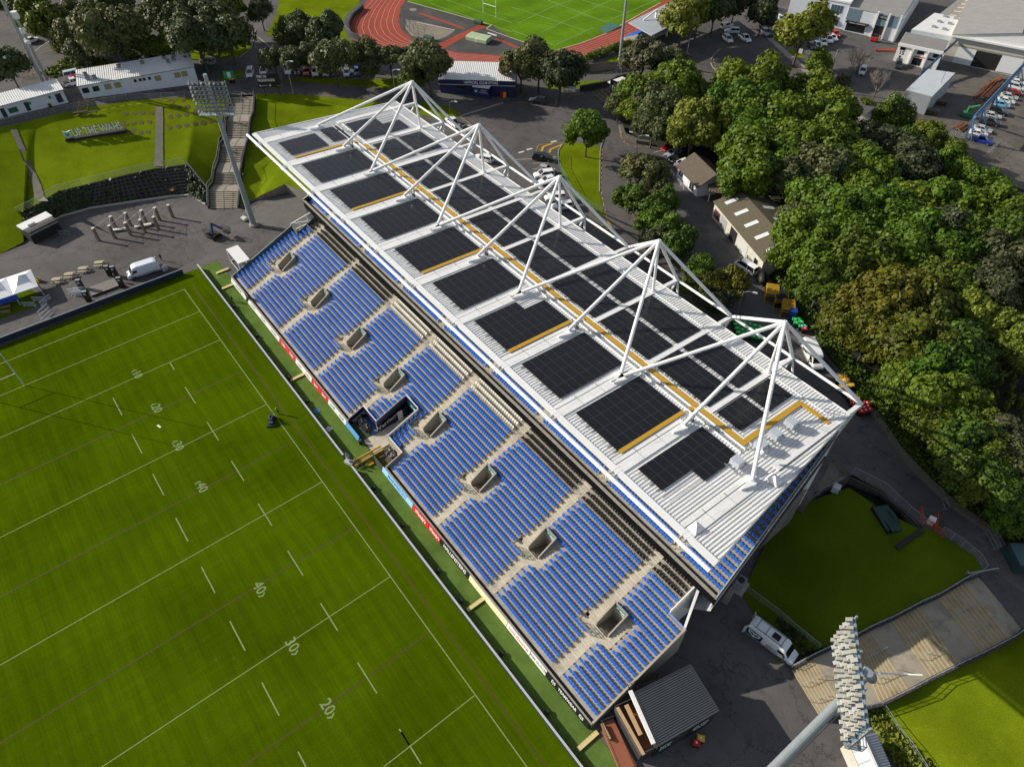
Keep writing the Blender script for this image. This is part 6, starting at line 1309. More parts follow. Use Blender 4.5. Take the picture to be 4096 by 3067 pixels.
text('Official\nClub Store', .52, b2.pt(b2.L*.66,-.02,1.5), (1,0,0), (0,0,1), SW, b2.e, fit=b2.L*.55); mb = MB(); q = [(.10,1.9),(.2,1.7),(.30,1.9),(.28,1.3),(.2,1.1),(.12,1.3)]; mb.face(*[b2.pt(u*b2.L,-.02,z) for u, z in q]); b2.part(mb,'crest',[hx('a8c4c0')])
for x, col, lab in ((2118,'b01820','red'),(2142,'e8b414','yellow')):
    p = G(1,x,842); e = thing('wheelie_bin', f'{lab} bin outside the club store', 'bin', p, 0, 'bins outside the club store'); mb = MB(); mb.bx(-.35,.35,-.35,.35,.05,1.2); mb.build('body',[hx(col)],e); mb = MB(); mb.bx(-.38,.38,-.38,.38,1.202,1.32); mb.build('lid',[hx(col)],e)
# billboard
p = G(1,85,825); p2 = G(1,210,825); e = thing('billboard', 'black billboard on two posts above the stairs with white capital slogan', 'billboard', p, math.atan2((p2-p).y,(p2-p).x)); w_ = (p2-p).length
for u in (0,w_): mb = MB(); mb.bx(u-.09,u+.09,.02,.2,-.2,3.2); mb.build('post',[DARK],e)
mb = MB(); mb.bx(-1.35,w_+.75,-.06,.02,2.0,5.6); mb.build('panel',[M('billboard black',(.01,.011,.013),.45)],e); cx = (-1.35+w_+.75)/2; W2 = w_+2.1
text('FIRMLY ON\nTHE BANDWAGON', .98, (-1.1,-.07,5.35), (1,0,0), (0,0,1), SW, e, align='LEFT', alignv='TOP', fit=W2*.74, bold=.015); text('ONE NZ', .36, (-.35,-.07,2.55), (1,0,0), (0,0,1), SW, e, align='LEFT'); text('MEMBERSHIP', .2, (W2*.6,-.07,2.4), (1,0,0), (0,0,1), hx('c9a64a'), e, align='LEFT')
mb = MB(); mb.face((-.9,-.07,2.3),(-.5,-.07,2.3),(-.5,-.07,2.8),(-.9,-.07,2.8)); mb.face((1.5,-.07,2.2),(2.0,-.07,2.4),(2.0,-.07,2.9),(1.5,-.07,2.9)); mb.build('crest',[hx('9fb4b4')],e)
# exit gate sign and bins beside it
p = G(0,1985,690); e = thing('exit_sign', 'green exit sign with a white running figure on the fence by the gate', 'sign', p, 1.0); mb = MB(); mb.bx(-1.3,1.3,-.04,.04,.3,2.3); mb.build('panel',[hx('2f9a62')],e); mb = MB(); mb.bx(-.4,.5,-.06,-.042,.6,2.0); mb.build('symbol',[SW],e)
for i, (x, lab) in enumerate(((1995,'left'),(2018,'right'))): e = thing('wheelie_bin', f'black bin with a yellow lid by the green exit sign, the {lab} of two', 'bin', G(0,x,718), .3, 'bins by the exit sign'); mb = MB(); mb.bx(-.3,.3,-.3,.3,0,1); mb.build('body',[BLACK],e); mb = MB(); mb.bx(-.33,.33,-.33,.33,1.002,1.1); mb.build('lid',[YEL],e)
fence([G(0,2040,705),G(0,2208,690),G(1,100,680),G(1,230,700)],1.8,'wire fence from the green exit sign to the billboard',2.5)
fence([G(1,240,690),G(1,600,690),G(1,900,690)],1.2,'dark post and wire fence under the row of trees',3,DARK,wires=2)
# brown roofed workshop
b = Bld(G(6,1722,215), G(6,2132,722), 'workshop', 'cream workshop with a mossy brown roof and pale skylights behind the stand'); D = 11.5
mb = MB(); b.bx(mb,0,b.L,0,D,-.5,3.6)
for u in (0,b.L): b.quad(mb,(u,0,3.6),(u,D,3.6),(u,D/2,5.2)); b.quad(mb,(u,D/2,5.2),(u,D,3.6),(u,0,3.6))
b.part(mb,'wall',[WALLC])
for v0, v1, nm in ((-.4,D/2,0),(D+.4,D/2,1)):
    mb = MB(); n_ = 60
    for i in range(n_):
        u0, u1 = -.4+(b.L+.8)*i/n_, -.4+(b.L+.8)*(i+1)/n_
        for f0, f1, h0, h1 in ((0,.5,0,.05),(.5,1,.05,0)): a_, c_ = u0+(u1-u0)*f0, u0+(u1-u0)*f1; pts = [(a_,v0,3.55+h0),(c_,v0,3.55+h1),(c_,v1,5.25+h1),(a_,v1,5.25+h0)]; b.quad(mb,*(pts if nm == 0 else pts[::-1]))
    b.part(mb,'roof',[RIBO])
    for i in range(5):
        u = b.L*(.06+.205*i); sl = lambda v: 3.66+(5.36-3.66)*(v-v0)/(v1-v0); va, vb = v0+(v1-v0)*.28, v0+(v1-v0)*.72
        mb = MB(); pts = [(u,va,sl(va)),(u+1.0,va,sl(va)),(u+1.0,vb,sl(vb)),(u,vb,sl(vb))]; b.quad(mb,*(pts if nm == 0 else pts[::-1])); b.part(mb,'skylight',[M('skylight',(.62,.66,.68),.4)])
for u, w_, h, m_ in ((.17,.12,2.7,M('grey door',(.3,.31,.31),.6)),(.375,.13,2.8,BLACK),(.56,.16,2.8,M('white door',(.5,.5,.48),.6))): mb = MB(); b.bx(mb,b.L*u,b.L*(u+w_),-.06,-.003,0,h); b.part(mb,'door',[m_])  # black one is an open bay, its inner shade laid on flat
mb = MB(); b.bx(mb,.7,3.0,-.08,-.003,.7,2.5); o = b.part(mb,'notice_board',[hx('8a2a2a')]); mb = MB(); b.bx(mb,.9,2.8,-.1,-.082,.85,2.35); c_ = mb.build('panel',[DARK],o)
b.win(b.L*.86,.9,1.3,1.4)
# house
b = Bld(G(2,1418,1520), G(2,1590,1700), 'house', 'small white house with a brown corrugated roof beside the parked cars'); D = 7.5
mb = MB(); b.bx(mb,0,b.L,0,D,-.5,2.7)
for u in (0,b.L): b.quad(mb,(u,0,2.7),(u,D,2.7),(u,D*.5,4.9)); b.quad(mb,(u,D*.5,4.9),(u,D,2.7),(u,0,2.7))
b.part(mb,'wall',[WALLW]); ribroof(b,0,b.L,-.5,D*.5,2.5,5.0,RIBB,ov=.4,pitch=.32); 
mb = MB(); b.quad(mb,(b.L+.4,D+.5,2.5),(-.4,D+.5,2.5),(-.4,D*.5,5.0),(b.L+.4,D*.5,5.0)); b.quad(mb,(-.4,D+.5,2.5),(b.L+.4,D+.5,2.5),(b.L+.4,D*.5,5.0),(-.4,D*.5,5.0)); b.part(mb,'roof',[RIBB])
b.win(.8,.9,1.8,1.3,frame=WHITE); b.win(b.L*.62,.2,1.9,2.1,frame=WHITE); mb = MB(); b.bx(mb,b.L*.45,b.L*.55,-.05,-.003,0,2.1); b.part(mb,'door',[hx('d8d8d4')])
fence([G(2,1365,1495),G(2,1480,1640)],.9,'low white edged planter fence in front of the house',2,WHITE,wires=2)
mb = MB(); a_, c_ = G(6,1700,40,2.6), G(6,1800,60,2.6); b4 = Bld(G(6,1690,85),G(6,1760,90),'lean_to','small slatted lean to between the house and the workshop','shed'); ribroof(b4,0,b4.L+1.2,-.3,4.5,2.4,2.9,RIBB,pitch=.3)
for u in (0,b4.L+1): mb = MB(); b4.bx(mb,u-.07,u+.07,-.1,.1,-.3,2.4); b4.part(mb,'post',[WHITE])
# entrance arch
b = Bld(G(2,845,855), G(2,950,905), 'entrance_arch', 'black entrance gantry with small white lettering over the hatched road', 'gantry')
for u in (0,b.L): mb = MB(); b.bx(mb,u-.16,u+.16,-.12,.12,-.2,3.9); b.part(mb,'post',[BLACK])
mb = MB(); b.bx(mb,-.3,b.L+.6,-.2,.2,3.904,5.1); b.part(mb,'beam',[BLACK]); text('Go Media', .7, b.pt(b.L*.5,-.22,4.5), (1,0,0), (0,0,1), SW, b.e, fit=b.L*.6)
b = Bld(G(2,900,835), G(2,1010,800), 'gate_booth', 'white flat roofed gate booth behind the black entrance gantry', 'booth'); mb = MB(); b.bx(mb,.2,b.L,0,3,-.3,2.6); b.part(mb,'wall',[hx('8a8c8e')]); mb = MB(); b.bx(mb,-.3,b.L+.4,-.4,3.6,2.604,2.8); b.part(mb,'roof',[WHITE])
def board_fence(pts, h, lab, mat, cap=None):
    e = thing('board_fence', lab, 'fence', pts[0], 0, world=True); e.location = pts[0]; mb = MB()
    for a, c in zip(pts,pts[1:]):
        k = max(1,int((c-a).length/.22))
        for i in range(k): p, r = a.lerp(c,i/k), a.lerp(c,(i+.86)/k); m_ = (p+r)/2; d = r-p; mb.obx((m_.x,m_.y,m_.z-.2),d.length,.05,h+.2,math.atan2(d.y,d.x))
    mb.build('boards', [mat], e); mb = MB()
    for a, c in zip(pts,pts[1:]): mb.beam(a+Vector((0,0,h*.3)),c+Vector((0,0,h*.3)),.12,.1); mb.beam(a+Vector((0,0,h*.85)),c+Vector((0,0,h*.85)),.12,.1)
    mb.build('rails', [mat], e)
PAL = M('weathered paling', (.23,.205,.17), .9, noise=(1.5,.3), col2=(.14,.125,.11))
board_fence([G(2,515,622),G(2,700,618),G(2,900,598),G(2,990,585)],2.2,'long weathered paling fence below the track hedge',PAL)
board_fence([G(2,1035,735),G(2,1150,800)],2.4,'dark slatted screen beside the gate booth',hx('3a3a3a'))
def wall_of_stone(pts, h, th, lab, mat): 
    mb = MB()
    for a, c in zip(pts,pts[1:]): mb.beam(a+Vector((0,0,h/2-.2)),c+Vector((0,0,h/2-.2)),th,h+.4)
    solo(mb,'stone_wall',[mat],lab,'wall',pts[0])
STON = M('dark basalt stone', (.06,.055,.052), .95, noise=(2.5,.25), col2=(.02,.019,.018), bump=(4,.8,.15))
wall_of_stone([G(2,585,790),G(2,720,765),G(2,850,735),G(2,900,700),G(2,1060,665)],1.5,.6,'dark basalt wall beside the hatched road',STON)
wall_of_stone([G(2,935,1100),G(2,960,1180),G(2,1080,1235),G(2,1180,1250)],.9,.9,'low rubble wall at the forest corner',M('rubble stone',(.16,.14,.115),.95,noise=(2.5,.3),col2=(.06,.055,.045),bump=(4,.8,.15)))
wall_of_stone([G(11,880,240),G(11,1000,400),G(11,1100,560),G(11,1260,740),G(11,1420,900),G(11,1600,1060),G(11,1800,1200),G(11,2000,1330)],.8,.9,'long rubble stone wall along the rear road',M('rubble stone',(.16,.14,.115)))
def hedge(pts, h, wd, kind, lab, seed, z=None):
    rng = random.Random(seed); e = thing('hedge', lab, 'hedge', pts[0], 0, world=True); e.location = pts[0]; mb = MB()
    for a, c in zip(pts,pts[1:]):
        for i in range(max(1,int((c-a).length/.5))):
            p = a.lerp(c,rng.random()); 
            for s in range(2):
                q = p+Vector((rng.uniform(-wd,wd)*.5,rng.uniform(-wd,wd)*.5,h*rng.uniform(.35,.75))); mb.ico(q,wd*.42,rng,.2,h/wd*.6)
                for _ in range(26):
                    d = Vector((rng.gauss(0,1),rng.gauss(0,1),rng.gauss(.3,1))).normalized(); r = q+Vector((d.x*wd*.5,d.y*wd*.5,d.z*h*.42)); u = d.orthogonal().normalized(); v = d.cross(u); s_ = .17*rng.uniform(.6,1.3); mb.face(r-u*s_-v*s_*.7,r+u*s_*.9-v*s_,r+u*s_+v*s_*.8,r-u*s_*.7+v*s_)
    mb.build('foliage', [LEAF[kind]], e)
hedge([G(2,520,600),G(2,680,520),G(2,850,455),G(2,1000,400)],2.0,2.0,'mid','trimmed green hedge curving beside the red track',21)
hedge([G(2,2110,170),G(2,2180,60),G(2,2200,240)],3,2.6,'dark','tall dark hedge at the bend of the road at the top',22)
# track side things
b = Bld(G(2,1080,395), G(2,1410,270), 'small_stand', 'small stand with a white roof and blue seats beside the red track', 'stand'); D = 9
mb = MB()
for i in range(6): b.bx(mb,0,b.L+2,.2+i*.9,1.1+i*.9,-.3,2.9-.42*i)
b.part(mb,'terrace',[CONC]); mb = MB()
for i in range(6):
    for j in range(int((b.L+2)/.55)):
        if j % 22 in (10,11): continue
        u = .3+.55*j; b.bx(mb,u,u+.44,.4+i*.9,.8+i*.9,2.9-.42*i,3.35-.42*i)
o = b.part(mb,'seat_rows',[BLUE]); o['kind'] = 'stuff'
RF = [G(2,1005,182,6.5),G(2,1205,312,6),G(2,1330,255,6),G(2,1700,60,6),G(2,1560,-60,6.5)]
mb = MB(); inv = Matrix.Rotation(-b.a,3,'Z'); rp = [inv@(p-b.e.location) for p in RF]; mb.prism([(p.x,p.y) for p in rp],5.9,6.15); b.part(mb,'roof',[RIBS])
for (x,y,tx,ty) in ((1213,345,1235,200),(1330,320,1345,250)):
    p = G(2,x,y); q = inv@(p-b.e.location); mb = MB(); mb.bx(q.x-.25,q.x+.25,q.y-.25,q.y+.25,-.3,8.4); b.part(mb,'column',[WHITE]); mb = MB(); mb.beam((q.x,q.y,8.3),(q.x-4.5,q.y+1,6.3),.25,.35); b.part(mb,'roof_arm',[WHITE])
e = thing('goal_posts', 'white goal posts on the far pitch inside the red track', 'goal posts', G(1,1985,130), 0, world=True); PB = [G(1,1960,115),G(1,2070,150)]; e.location = PB[0]
for p in PB: mb = MB(); mb.tube(p,p+Vector((0,0,12)),.09,.07,8); mb.build('post',[WHITE],e)
mb = MB(); mb.tube(PB[0]+Vector((0,0,3)),PB[1]+Vector((0,0,3)),.09,n=8); mb.build('crossbar',[WHITE],e)
p, q = G(1,1810,345), G(1,1985,390); e = thing('landing_mat', 'pale green covered high jump mat on the infield', 'mat', p, math.atan2((q-p).y,(q-p).x)); w_ = (q-p).length; mb = MB()
prof = [(-.1,0),(-.1,.9),(.5,1.25),(3.4,1.25),(3.9,.9),(3.9,0)]; loft(mb, [[(u,y,z) for y, z in prof] for u in (0,w_*.47)]); loft(mb, [[(u,y,z) for y, z in prof] for u in (w_*.53,w_)]); loft(mb, [[(u,y,z-.04) for y, z in prof] for u in (w_*.47,w_*.53)],1); mb.build('cover',[hx('9fb08c'),hx('c8cdb8')],e)
mb = MB(); mb.bx(0,w_,.1,3.7,-.05,.12); mb.build('pallet_base',[DARK],e)
e = thing('throwing_cage', 'tall netted hammer cage of leaning poles beside the sandy sector', 'cage', G(1,1300,250), 0, world=True); cg = [(1255,140),(1262,175),(1275,205),(1300,235),(1330,280),(1365,300),(1405,330),(1460,340)]; pts = [G(1,x,y) for x,y in cg]; e.location = pts[0]
mb = MB()
for p in pts: mb.tube(p,p+Vector((0,0,3.4)),.08,n=6)
mb.build('poles',[GALV],e); mb = MB()
for a, c in zip(pts,pts[1:]):
    for z in (.3,1.1,1.9,2.7,3.3): mb.beam(a+Vector((0,0,z)),c+Vector((0,0,z)),.04,.04)
mb.build('net',[DARK],e)
mb = MB(); mb.beam(G(1,1390,195,.2),G(1,1715,262,.2),.15,.1); solo(mb,'boundary_board',[WHITE],'long white board along the edge of the sandy sector','board',G(1,1390,195))
for x,y,lab in ((1490,345,'by the hammer cage'),(1915,208,'on the pitch corner')): p = G(1,x,y); e = thing('covered_trolley', f'dark green covered trolley {lab}', 'trolley', p, .4); mb = MB(); mb.bx(-1.4,1.4,-.7,.7,.3,1.0); mb.build('cover',[hx('3a5a4a')],e); mb = MB(); mb.bx(-1.2,1.2,-.5,.5,0,.3); mb.build('base',[DARK],e)
p = G(2,815,250); e = thing('long_jump_cover', 'teal green tarpaulin over the sand pit beside the track', 'tarpaulin', p); mb = MB(); pts = [G(2,*c)-p for c in ((705,268),(850,200),(940,235),(800,295))]; mb.face(*[(q.x,q.y,.12) for q in pts]); mb.prism([(q.x*.99,q.y*.99) for q in pts],.0,.11); mb.build('sheet',[M('teal tarpaulin',(.055,.17,.135),.6,noise=(.8,.3),bump=(1.5,.8,.3))],e)
mb = MB(); mb.beam(G(1,2000,285,.9),G(1,2075,310,.9),.25,.25); 
for x,y in ((2000,300),(2072,328)): mb.tube(G(1,x,y-5),G(1,x,y-5,.9),.07,n=6)
solo(mb,'hurdle',[WHITE],'white hurdle beside the landing mat','hurdle',G(1,2000,285))
fence([G(1,905,80),G(1,800,150),G(1,757,205),G(1,765,250),G(1,830,330),G(1,960,370)],1.6,'grey fence curving round the end of the red track',2,GALV)
mb = MB(); q = [G(1,925,75),G(1,835,155),G(1,800,230),G(1,815,300),G(1,900,365)]
for a, c in zip(q,q[1:]): mb.beam(a+Vector((0,0,.55)),c+Vector((0,0,.55)),.5,1.1)
solo(mb,'shadow_bank',[BLACK],'black strip for the shadowed bank inside the curved track fence','wall',q[0])  # black stands in for the bank's shadow beside the track
# ---------------------------------------------------------------- poles and lamps
def pole(p, h, r0, r1, label, cat='pole', nm='tall_pole', mat=None):
    e = thing(nm, label, cat, p); mb = MB(); mb.tube((0,0,-.2),(0,0,h),r0,r1,10); mb.build('shaft',[mat or GALV],e); mb = MB(); mb.tube((0,0,0),(0,0,.35),r0*1.5,r0*1.4,10); mb.build('base',[GALV],e); return e
pole(G(2,930,515),36,.45,.25,'very tall pale floodlight pole behind the red track'); pole(G(0,378,725),33,.42,.22,'very tall grey floodlight pole at the top left',)
e = pole(G(0,418,715),17,.35,.3,'grey mast with white antenna drums beside the tall pole at the top left')
mb = MB(); pass
for ax, z0, z1, r in ((0,15.6,17.2,.75),(0,12.2,13.4,.5),(.4,9.8,10.7,.4)): mb = MB(); mb.tube((ax,0,z0),(ax,0,z1),r,r,12); mb.build('antenna_drum',[WHITE],e)
def lamp(k, x, y, tx, ty, lab, arms=1, z=None):
    p = G(k,x,y); h = ZAT(p,k,tx,ty)-p.z; e = thing('street_lamp', lab, 'street lamp', p, 0, None); mb = MB(); mb.tube((0,0,-.1),(0,0,h),.09,.05,8); mb.build('pole',[GALV],e)
    for s in ([1] if arms == 1 else [1,-1]):
        mb = MB(); d = Vector((s*1,s*.5,0)).normalized(); mb.tube((0,0,h-.3),tuple(d*.8+Vector((0,0,h+.2))),.05,n=6); mb.tube(tuple(d*.8+Vector((0,0,h+.2))),tuple(d*1.7+Vector((0,0,h+.3))),.045,n=6); mb.build('arm',[GALV],e)
        mb = MB(); q = d*1.9+Vector((0,0,h+.28)); mb.obx((q.x,q.y,q.z-.05),.8,.28,.14,math.atan2(d.y,d.x)); mb.build('lamp_head',[hx('c8ccd0')],e)
for a in ((1,325,820,290,525,'white street lamp beside the black billboard'),(1,1212,892,1195,600,'white street lamp at the right of the grass mound'),(1,1672,960,1665,875,'short green lamp post on the verge behind the first mast'),(2,1505,490,1535,290,'white lamp post at the edge of the forecourt shade'),(2,405,515,408,445,'small lamp post at the corner of the red track'),(2,1027,700,1027,620,'globe lamp behind the gate booth'),(2,960,605,970,545,'short lamp at the end of the paling fence'),(2,1450,650,1460,530,'grey lamp post on the wide road')): lamp(*a)
lamp(2,1065,1392,1080,1165,'tall double armed lamp at the forest corner',2); lamp(2,2110,712,2130,625,'double headed lamp peeping over the forest',2); lamp(6,1935,1062,1980,850,'curved street lamp behind the fourth mast'); lamp(1,1780,1130,1800,1080,'curved lamp over the white pickup')
# small signs, barriers
p = G(2,515,800); e = thing('road_sign', 'white and blue road sign on posts beside the dark spreading tree', 'sign', p, .7); mb = MB(); mb.bx(-1.2,1.2,-.03,.03,.9,2.3); mb.build('panel',[hx('dfe6e4')],e); mb = MB(); mb.bx(-1.1,1.1,-.045,-.031,1.6,2.2); mb.build('panel_band',[hx('4a90a0')],e); mb = MB(); mb.bx(-1.0,-.9,0,.1,-.1,.9); mb.bx(.9,1.0,0,.1,-.1,.9); mb.build('legs',[GALV],e)
p = G(3,105,225); e = thing('road_sign', 'large pale sign board with a blue heading on the grass verge', 'sign', p, -.2); mb = MB(); mb.bx(-1.8,1.8,-.05,.05,.6,3.2); mb.build('panel',[hx('c5ccd0')],e); mb = MB(); mb.bx(-1.4,1.4,-.07,-.052,2.2,2.9); mb.build('panel_band',[hx('3f6f8f')],e); mb = MB(); mb.bx(-1.5,-1.4,0,.1,-.1,.6); mb.bx(1.4,1.5,0,.1,-.1,.6); mb.build('legs',[GALV],e)
for x,y in ((272,465),(290,470)): pass
p = G(3,272,468); e = thing('letter_box', 'white sign boards at the foot of the yellow green street tree', 'sign', p, .4); mb = MB(); mb.bx(-.6,.6,-.08,.08,.2,1.5); mb.build('panel',[WHITE],e); mb = MB(); mb.bx(-.05,.05,0,.1,-.1,.2); mb.build('legs',[DARK],e)
for i,(x,y) in enumerate(((205,680),(250,672),(292,665))): p = G(0,x,y); e = thing('bollard', f'yellow bollard beside the poles at the top left, {ORD[i]} from the left', 'bollard', p, 0, 'yellow bollards'); mb = MB(); mb.tube((0,0,0),(0,0,1.0),.09,n=8); mb.build('post',[YEL],e); mb = MB(); mb.tube((0,0,1.0),(0,0,1.1),.1,.04,8); mb.build('cap',[DARK],e)
for i in range(5): p = G(2,1575+45*i,758-3*i); e = thing('bollard', f'thin orange bollard on the road above the forest, {ORD[i]} from the left', 'bollard', p, 0, 'orange bollards'); mb = MB(); mb.tube((0,0,0),(0,0,1.1),.08,n=8); mb.build('post',[hx('c06a20')],e); mb = MB(); mb.tube((0,0,1.1),(0,0,1.18),.09,.04,8); mb.build('cap',[WHITE],e)
fence([G(2,575,740),G(2,720,705),G(2,850,670),G(2,940,640)],1.6,'tall wire fence above the dark basalt wall',2.2,GALV)
fence([G(2,395,1330,.1),G(2,400,1440),G(6,520,20),G(6,640,110),G(6,780,190)],1.4,'green wire fence along the lawn island edge',2.0,hx('6a8a7a'))
# ---------------------------------------------------------------- bins, cages and skips on the rear road
def cagebox(k, x, y, rz, lab, full=True):
    p = G(k,x,y); e = thing('steel_cage', lab, 'cage', p, rz, 'yellow steel cages'); mb = MB()
    for z in (.1,1.5,2.0):
        for s in (-1,1): mb.beam((-1.5,s*1.1,z),(1.5,s*1.1,z),.08,.08); mb.beam((s*1.5,-1.1,z),(s*1.5,1.1,z),.08,.08)
    for i in range(7):
        for s in (-1,1): mb.beam((-1.5+.5*i,s*1.1,.1),(-1.5+.5*i,s*1.1,2),.05,.05)
    mb.build('frame',[YEL],e); mb = MB()
    for i in range(9): (mb.bx(-1.45+.33*i,-1.25+.33*i,-1.05,1.05,2.05,2.12))
    mb.build('slatted_top',[YEL if full else hx('2c2f2e')],e); mb = MB(); mb.bx(-1.4,1.4,-1.0,1.0,.12,1.2); mb.build('contents',[hx('4a463e') if full else BLACK],e)
cagebox(7,20,910,-.9,'yellow slatted steel cage furthest up the rear road'); cagebox(7,95,965,-.9,'yellow steel cage with dark contents, between the other two',False); cagebox(7,155,1045,-.9,'yellow slatted steel cage nearest the blue bin')
BINME = {}
def bins(k, cells, col, lab, group, z=None, grey='202428'):
    for i, (x, y) in enumerate(cells):
        p = G(k,x,y) if z is None else L(k,x,y,z); e = thing('wheelie_bin', lab, 'bin', p, -.9+TR.uniform(-.06,.06), group)
        if col not in BINME:
            mb = MB(); mb.add([(-.24,-.28,.08),(.24,-.28,.08),(.24,.28,.08),(-.24,.28,.08),(-.30,-.36,1.0),(.30,-.36,1.0),(.30,.36,1.0),(-.30,.36,1.0)],[(3,2,1,0),(0,1,5,4),(1,2,6,5),(2,3,7,6),(3,0,4,7)]); m1 = mb.mesh('body',[hx(grey if col in ('e0ab1c',) else ('3a1014' if col == 'b01a24' else grey))])
            mb = MB(); mb.add([(-.32,-.38,1.0),(.32,-.38,1.0),(.32,.38,1.0),(-.32,.38,1.0),(-.26,-.30,1.10),(.26,-.30,1.10),(.26,.32,1.10),(-.26,.32,1.10)],[(4,5,6,7),(0,1,5,4),(1,2,6,5),(2,3,7,6),(3,0,4,7)]); mb.bx(-.1,.1,-.08,.1,1.102,1.106,1); m2 = mb.mesh('lid',[hx(col),SW])
            mb = MB(); mb.tube((-.2,.34,.1),(.2,.34,.1),.1,n=8); m3 = mb.mesh('wheel',[RUBBER]); BINME[col] = (m1,m2,m3)
        for nm, m_ in zip(('body','lid','wheel'), BINME[col]): o = bpy.data.objects.new(nm, m_); C.objects.link(o); o.parent = e; o.scale = (1.2,1.2,1.1)
bins(6,[(1905+44*i+12*j,1140+12*i+36*j) for i in range(6) for j in range(4) if i*44+j*12 < 250 and not (i > 4 and j > 1)],'1fa34a','green lidded bin in the block behind the last two masts','green lidded bins in a block',grey='14502a')
bins(7,[(215,1135),(250,1130),(228,1165),(270,1158)],'1fae50','green lidded bin in the group of four beside the blue bin','green bins by the blue bin',grey='14502a')
bins(7,[(272,1195),(300,1192)],'2a9a78','teal green bin beside the rear van','teal bins',grey='145040'); bins(7,[(300,1215)],'b01a24','red bin in front of the teal ones','red bin by the teal ones')
bins(11,[(590,0),(630,5),(600,-35),(640,-30),(615,60),(650,25),(680,45),(700,40),(660,-5),(690,150),(730,140),(712,172),(748,163)],'e0ab1c','yellow lidded bin in the crowd beside the mast tip','yellow lidded bins',grey='202428')
bins(11,[(650,95),(672,118),(770,245),(805,240),(835,225),(785,270),(820,262),(855,252),(800,205),(830,200),(715,200),(735,215)],'b01a24','red lidded bin in the crowd under the mast tip','red lidded bins')
p = G(7,195,1095); e = thing('skip_bin', 'tall blue crate standing beside the yellow cages', 'bin', p, -.9); mb = MB(); mb.bx(-.6,.6,-.6,.6,.05,2.2); mb.build('body',[hx('17479a')],e); mb = MB()
for i in range(6): mb.bx(-.62,.62,-.62,.62,.3+.33*i,.36+.33*i)
mb.build('ribs',[hx('123a80')],e)
e = thing('tank_trailer', 'black tank trailer behind the white minivan', 'trailer', G(6,2150,775), -.9); mb = MB(); mb.smooth = True; mb.tube((-1.4,0,.9),(1.4,0,.9),.7,n=16); mb.build('tank',[BLACK],e)
for s in (-1,1): mb = MB(); mb.tube((0,s*.85-.1,.33),(0,s*.85+.1,.33),.33,n=12); mb.build('wheel',[RUBBER],e)
mb = MB(); mb.beam((-1.6,0,.4),(2.4,0,.4),.15,.12); mb.build('drawbar',[DARK],e)
# ================================================================ industrial yard at the top right
b = Bld(G(3,262,170), G(3,640,255), 'office_block', 'white two storey office with blue glass bays at the top right', 'building')
mb = MB(); b.bx(mb,-4,b.L,0,14,-1,7.2); b.part(mb,'wall',[WALLW]); mb = MB(); b.bx(mb,-4.1,b.L+.1,-.2,14,7.204,7.7); b.part(mb,'parapet',[WHITE])
for u, w_, z, h in ((b.L*.30,3.6,3.9,2.4),(b.L*.62,3.8,3.9,2.4),(b.L*.55,4.6,.3,2.6),(b.L*.02,3,.4,2.2)): b.win(u,z,w_,h,M('blue glass',(.06,.10,.13),.1),WHITE,bars=4)
mb = MB(); b.bx(mb,b.L*.28,b.L*.66,-1.6,0,3.0,3.4); b.part(mb,'canopy',[hx('b8c2cc')])
b = Bld(G(3,640,262), G(3,1090,365), 'warehouse', 'warehouse front of white and blue panels with a dark sign and loading door', 'building'); BLP = M('blue grey panel',(.16,.24,.30),.6,noise=(.8,.3))
mb = MB(); b.bx(mb,0,b.L,0,40,-1,6.6); b.part(mb,'wall',[WALLW]); mb = MB(); b.quad(mb,(-.1,-.1,6.7),(b.L*.98,-.1,6.7),(b.L*.98,40,7.2),(-.1,40,7.2)); b.part(mb,'roof',[RIBG])
for u0, u1 in ((.0,.24),(.56,.72),(.78,.94)): mb = MB(); b.bx(mb,u0*b.L,u1*b.L,-.12,-.01,3.4,6.7); b.part(mb,'blue_panel',[BLP])
for u in (.53,.74,.95): mb = MB(); b.bx(mb,u*b.L,u*b.L+.45,-.5,0,-.5,7.3); b.part(mb,'pilaster',[WHITE])
mb = MB(); b.bx(mb,b.L*.55,b.L*.73,-.05,-.003,0,3.3); b.part(mb,'loading_door',[BLACK]); mb = MB(); b.bx(mb,b.L*.04,b.L*.4,-.05,-.003,.2,2.6); b.part(mb,'shopfront',[GL2]); mb = MB(); b.bx(mb,b.L*.02,b.L*.45,-1.2,-.1,2.8,3.2); b.part(mb,'canopy',[BLACK])
mb = MB(); b.bx(mb,b.L*.58,b.L*.72,-.2,-.13,5.2,6.3); b.part(mb,'sign_panel',[hx('1a1a20')]); text('EXECUTIVE', .6, b.pt(b.L*.65,-.22,5.8), (1,0,0), (0,0,1), SW, b.e, fit=b.L*.12); text('VISION MARKETING', .4, b.pt(b.L*.24,-1.22,3.0), (1,0,0), (0,0,1), SW, b.e, fit=b.L*.3)
b = Bld(G(3,1075,525), G(3,1440,615), 'numbered_building', 'white two storey building with a large number by its windows', 'building')
mb = MB(); b.bx(mb,0,b.L,0,7,-1,5.2); b.part(mb,'wall',[WHITE]); ribroof(b,0,b.L,-.2,7,5.3,5.9,RIBG,ov=.1,edge=WHITE)
mb = MB(); b.bx(mb,-.15,b.L+.15,-.5,0,4.5,5.25); b.part(mb,'fascia',[WHITE])
for u, z, w_, h in ((.06,3.4,1.5,.8),(.46,3.2,1.9,1.0),(.82,3.2,1.7,1.0),(.42,.1,2.5,2.0),(.1,1.2,.5,.6)): b.win(u*b.L,z,w_,h,frame=DARK,bars=3 if w_ > 1 else 1)
for u in (.36,.70): mb = MB(); b.bx(mb,u*b.L-.2,u*b.L+.2,-.7,0,-.5,4.5); b.part(mb,'pilaster',[WHITE])
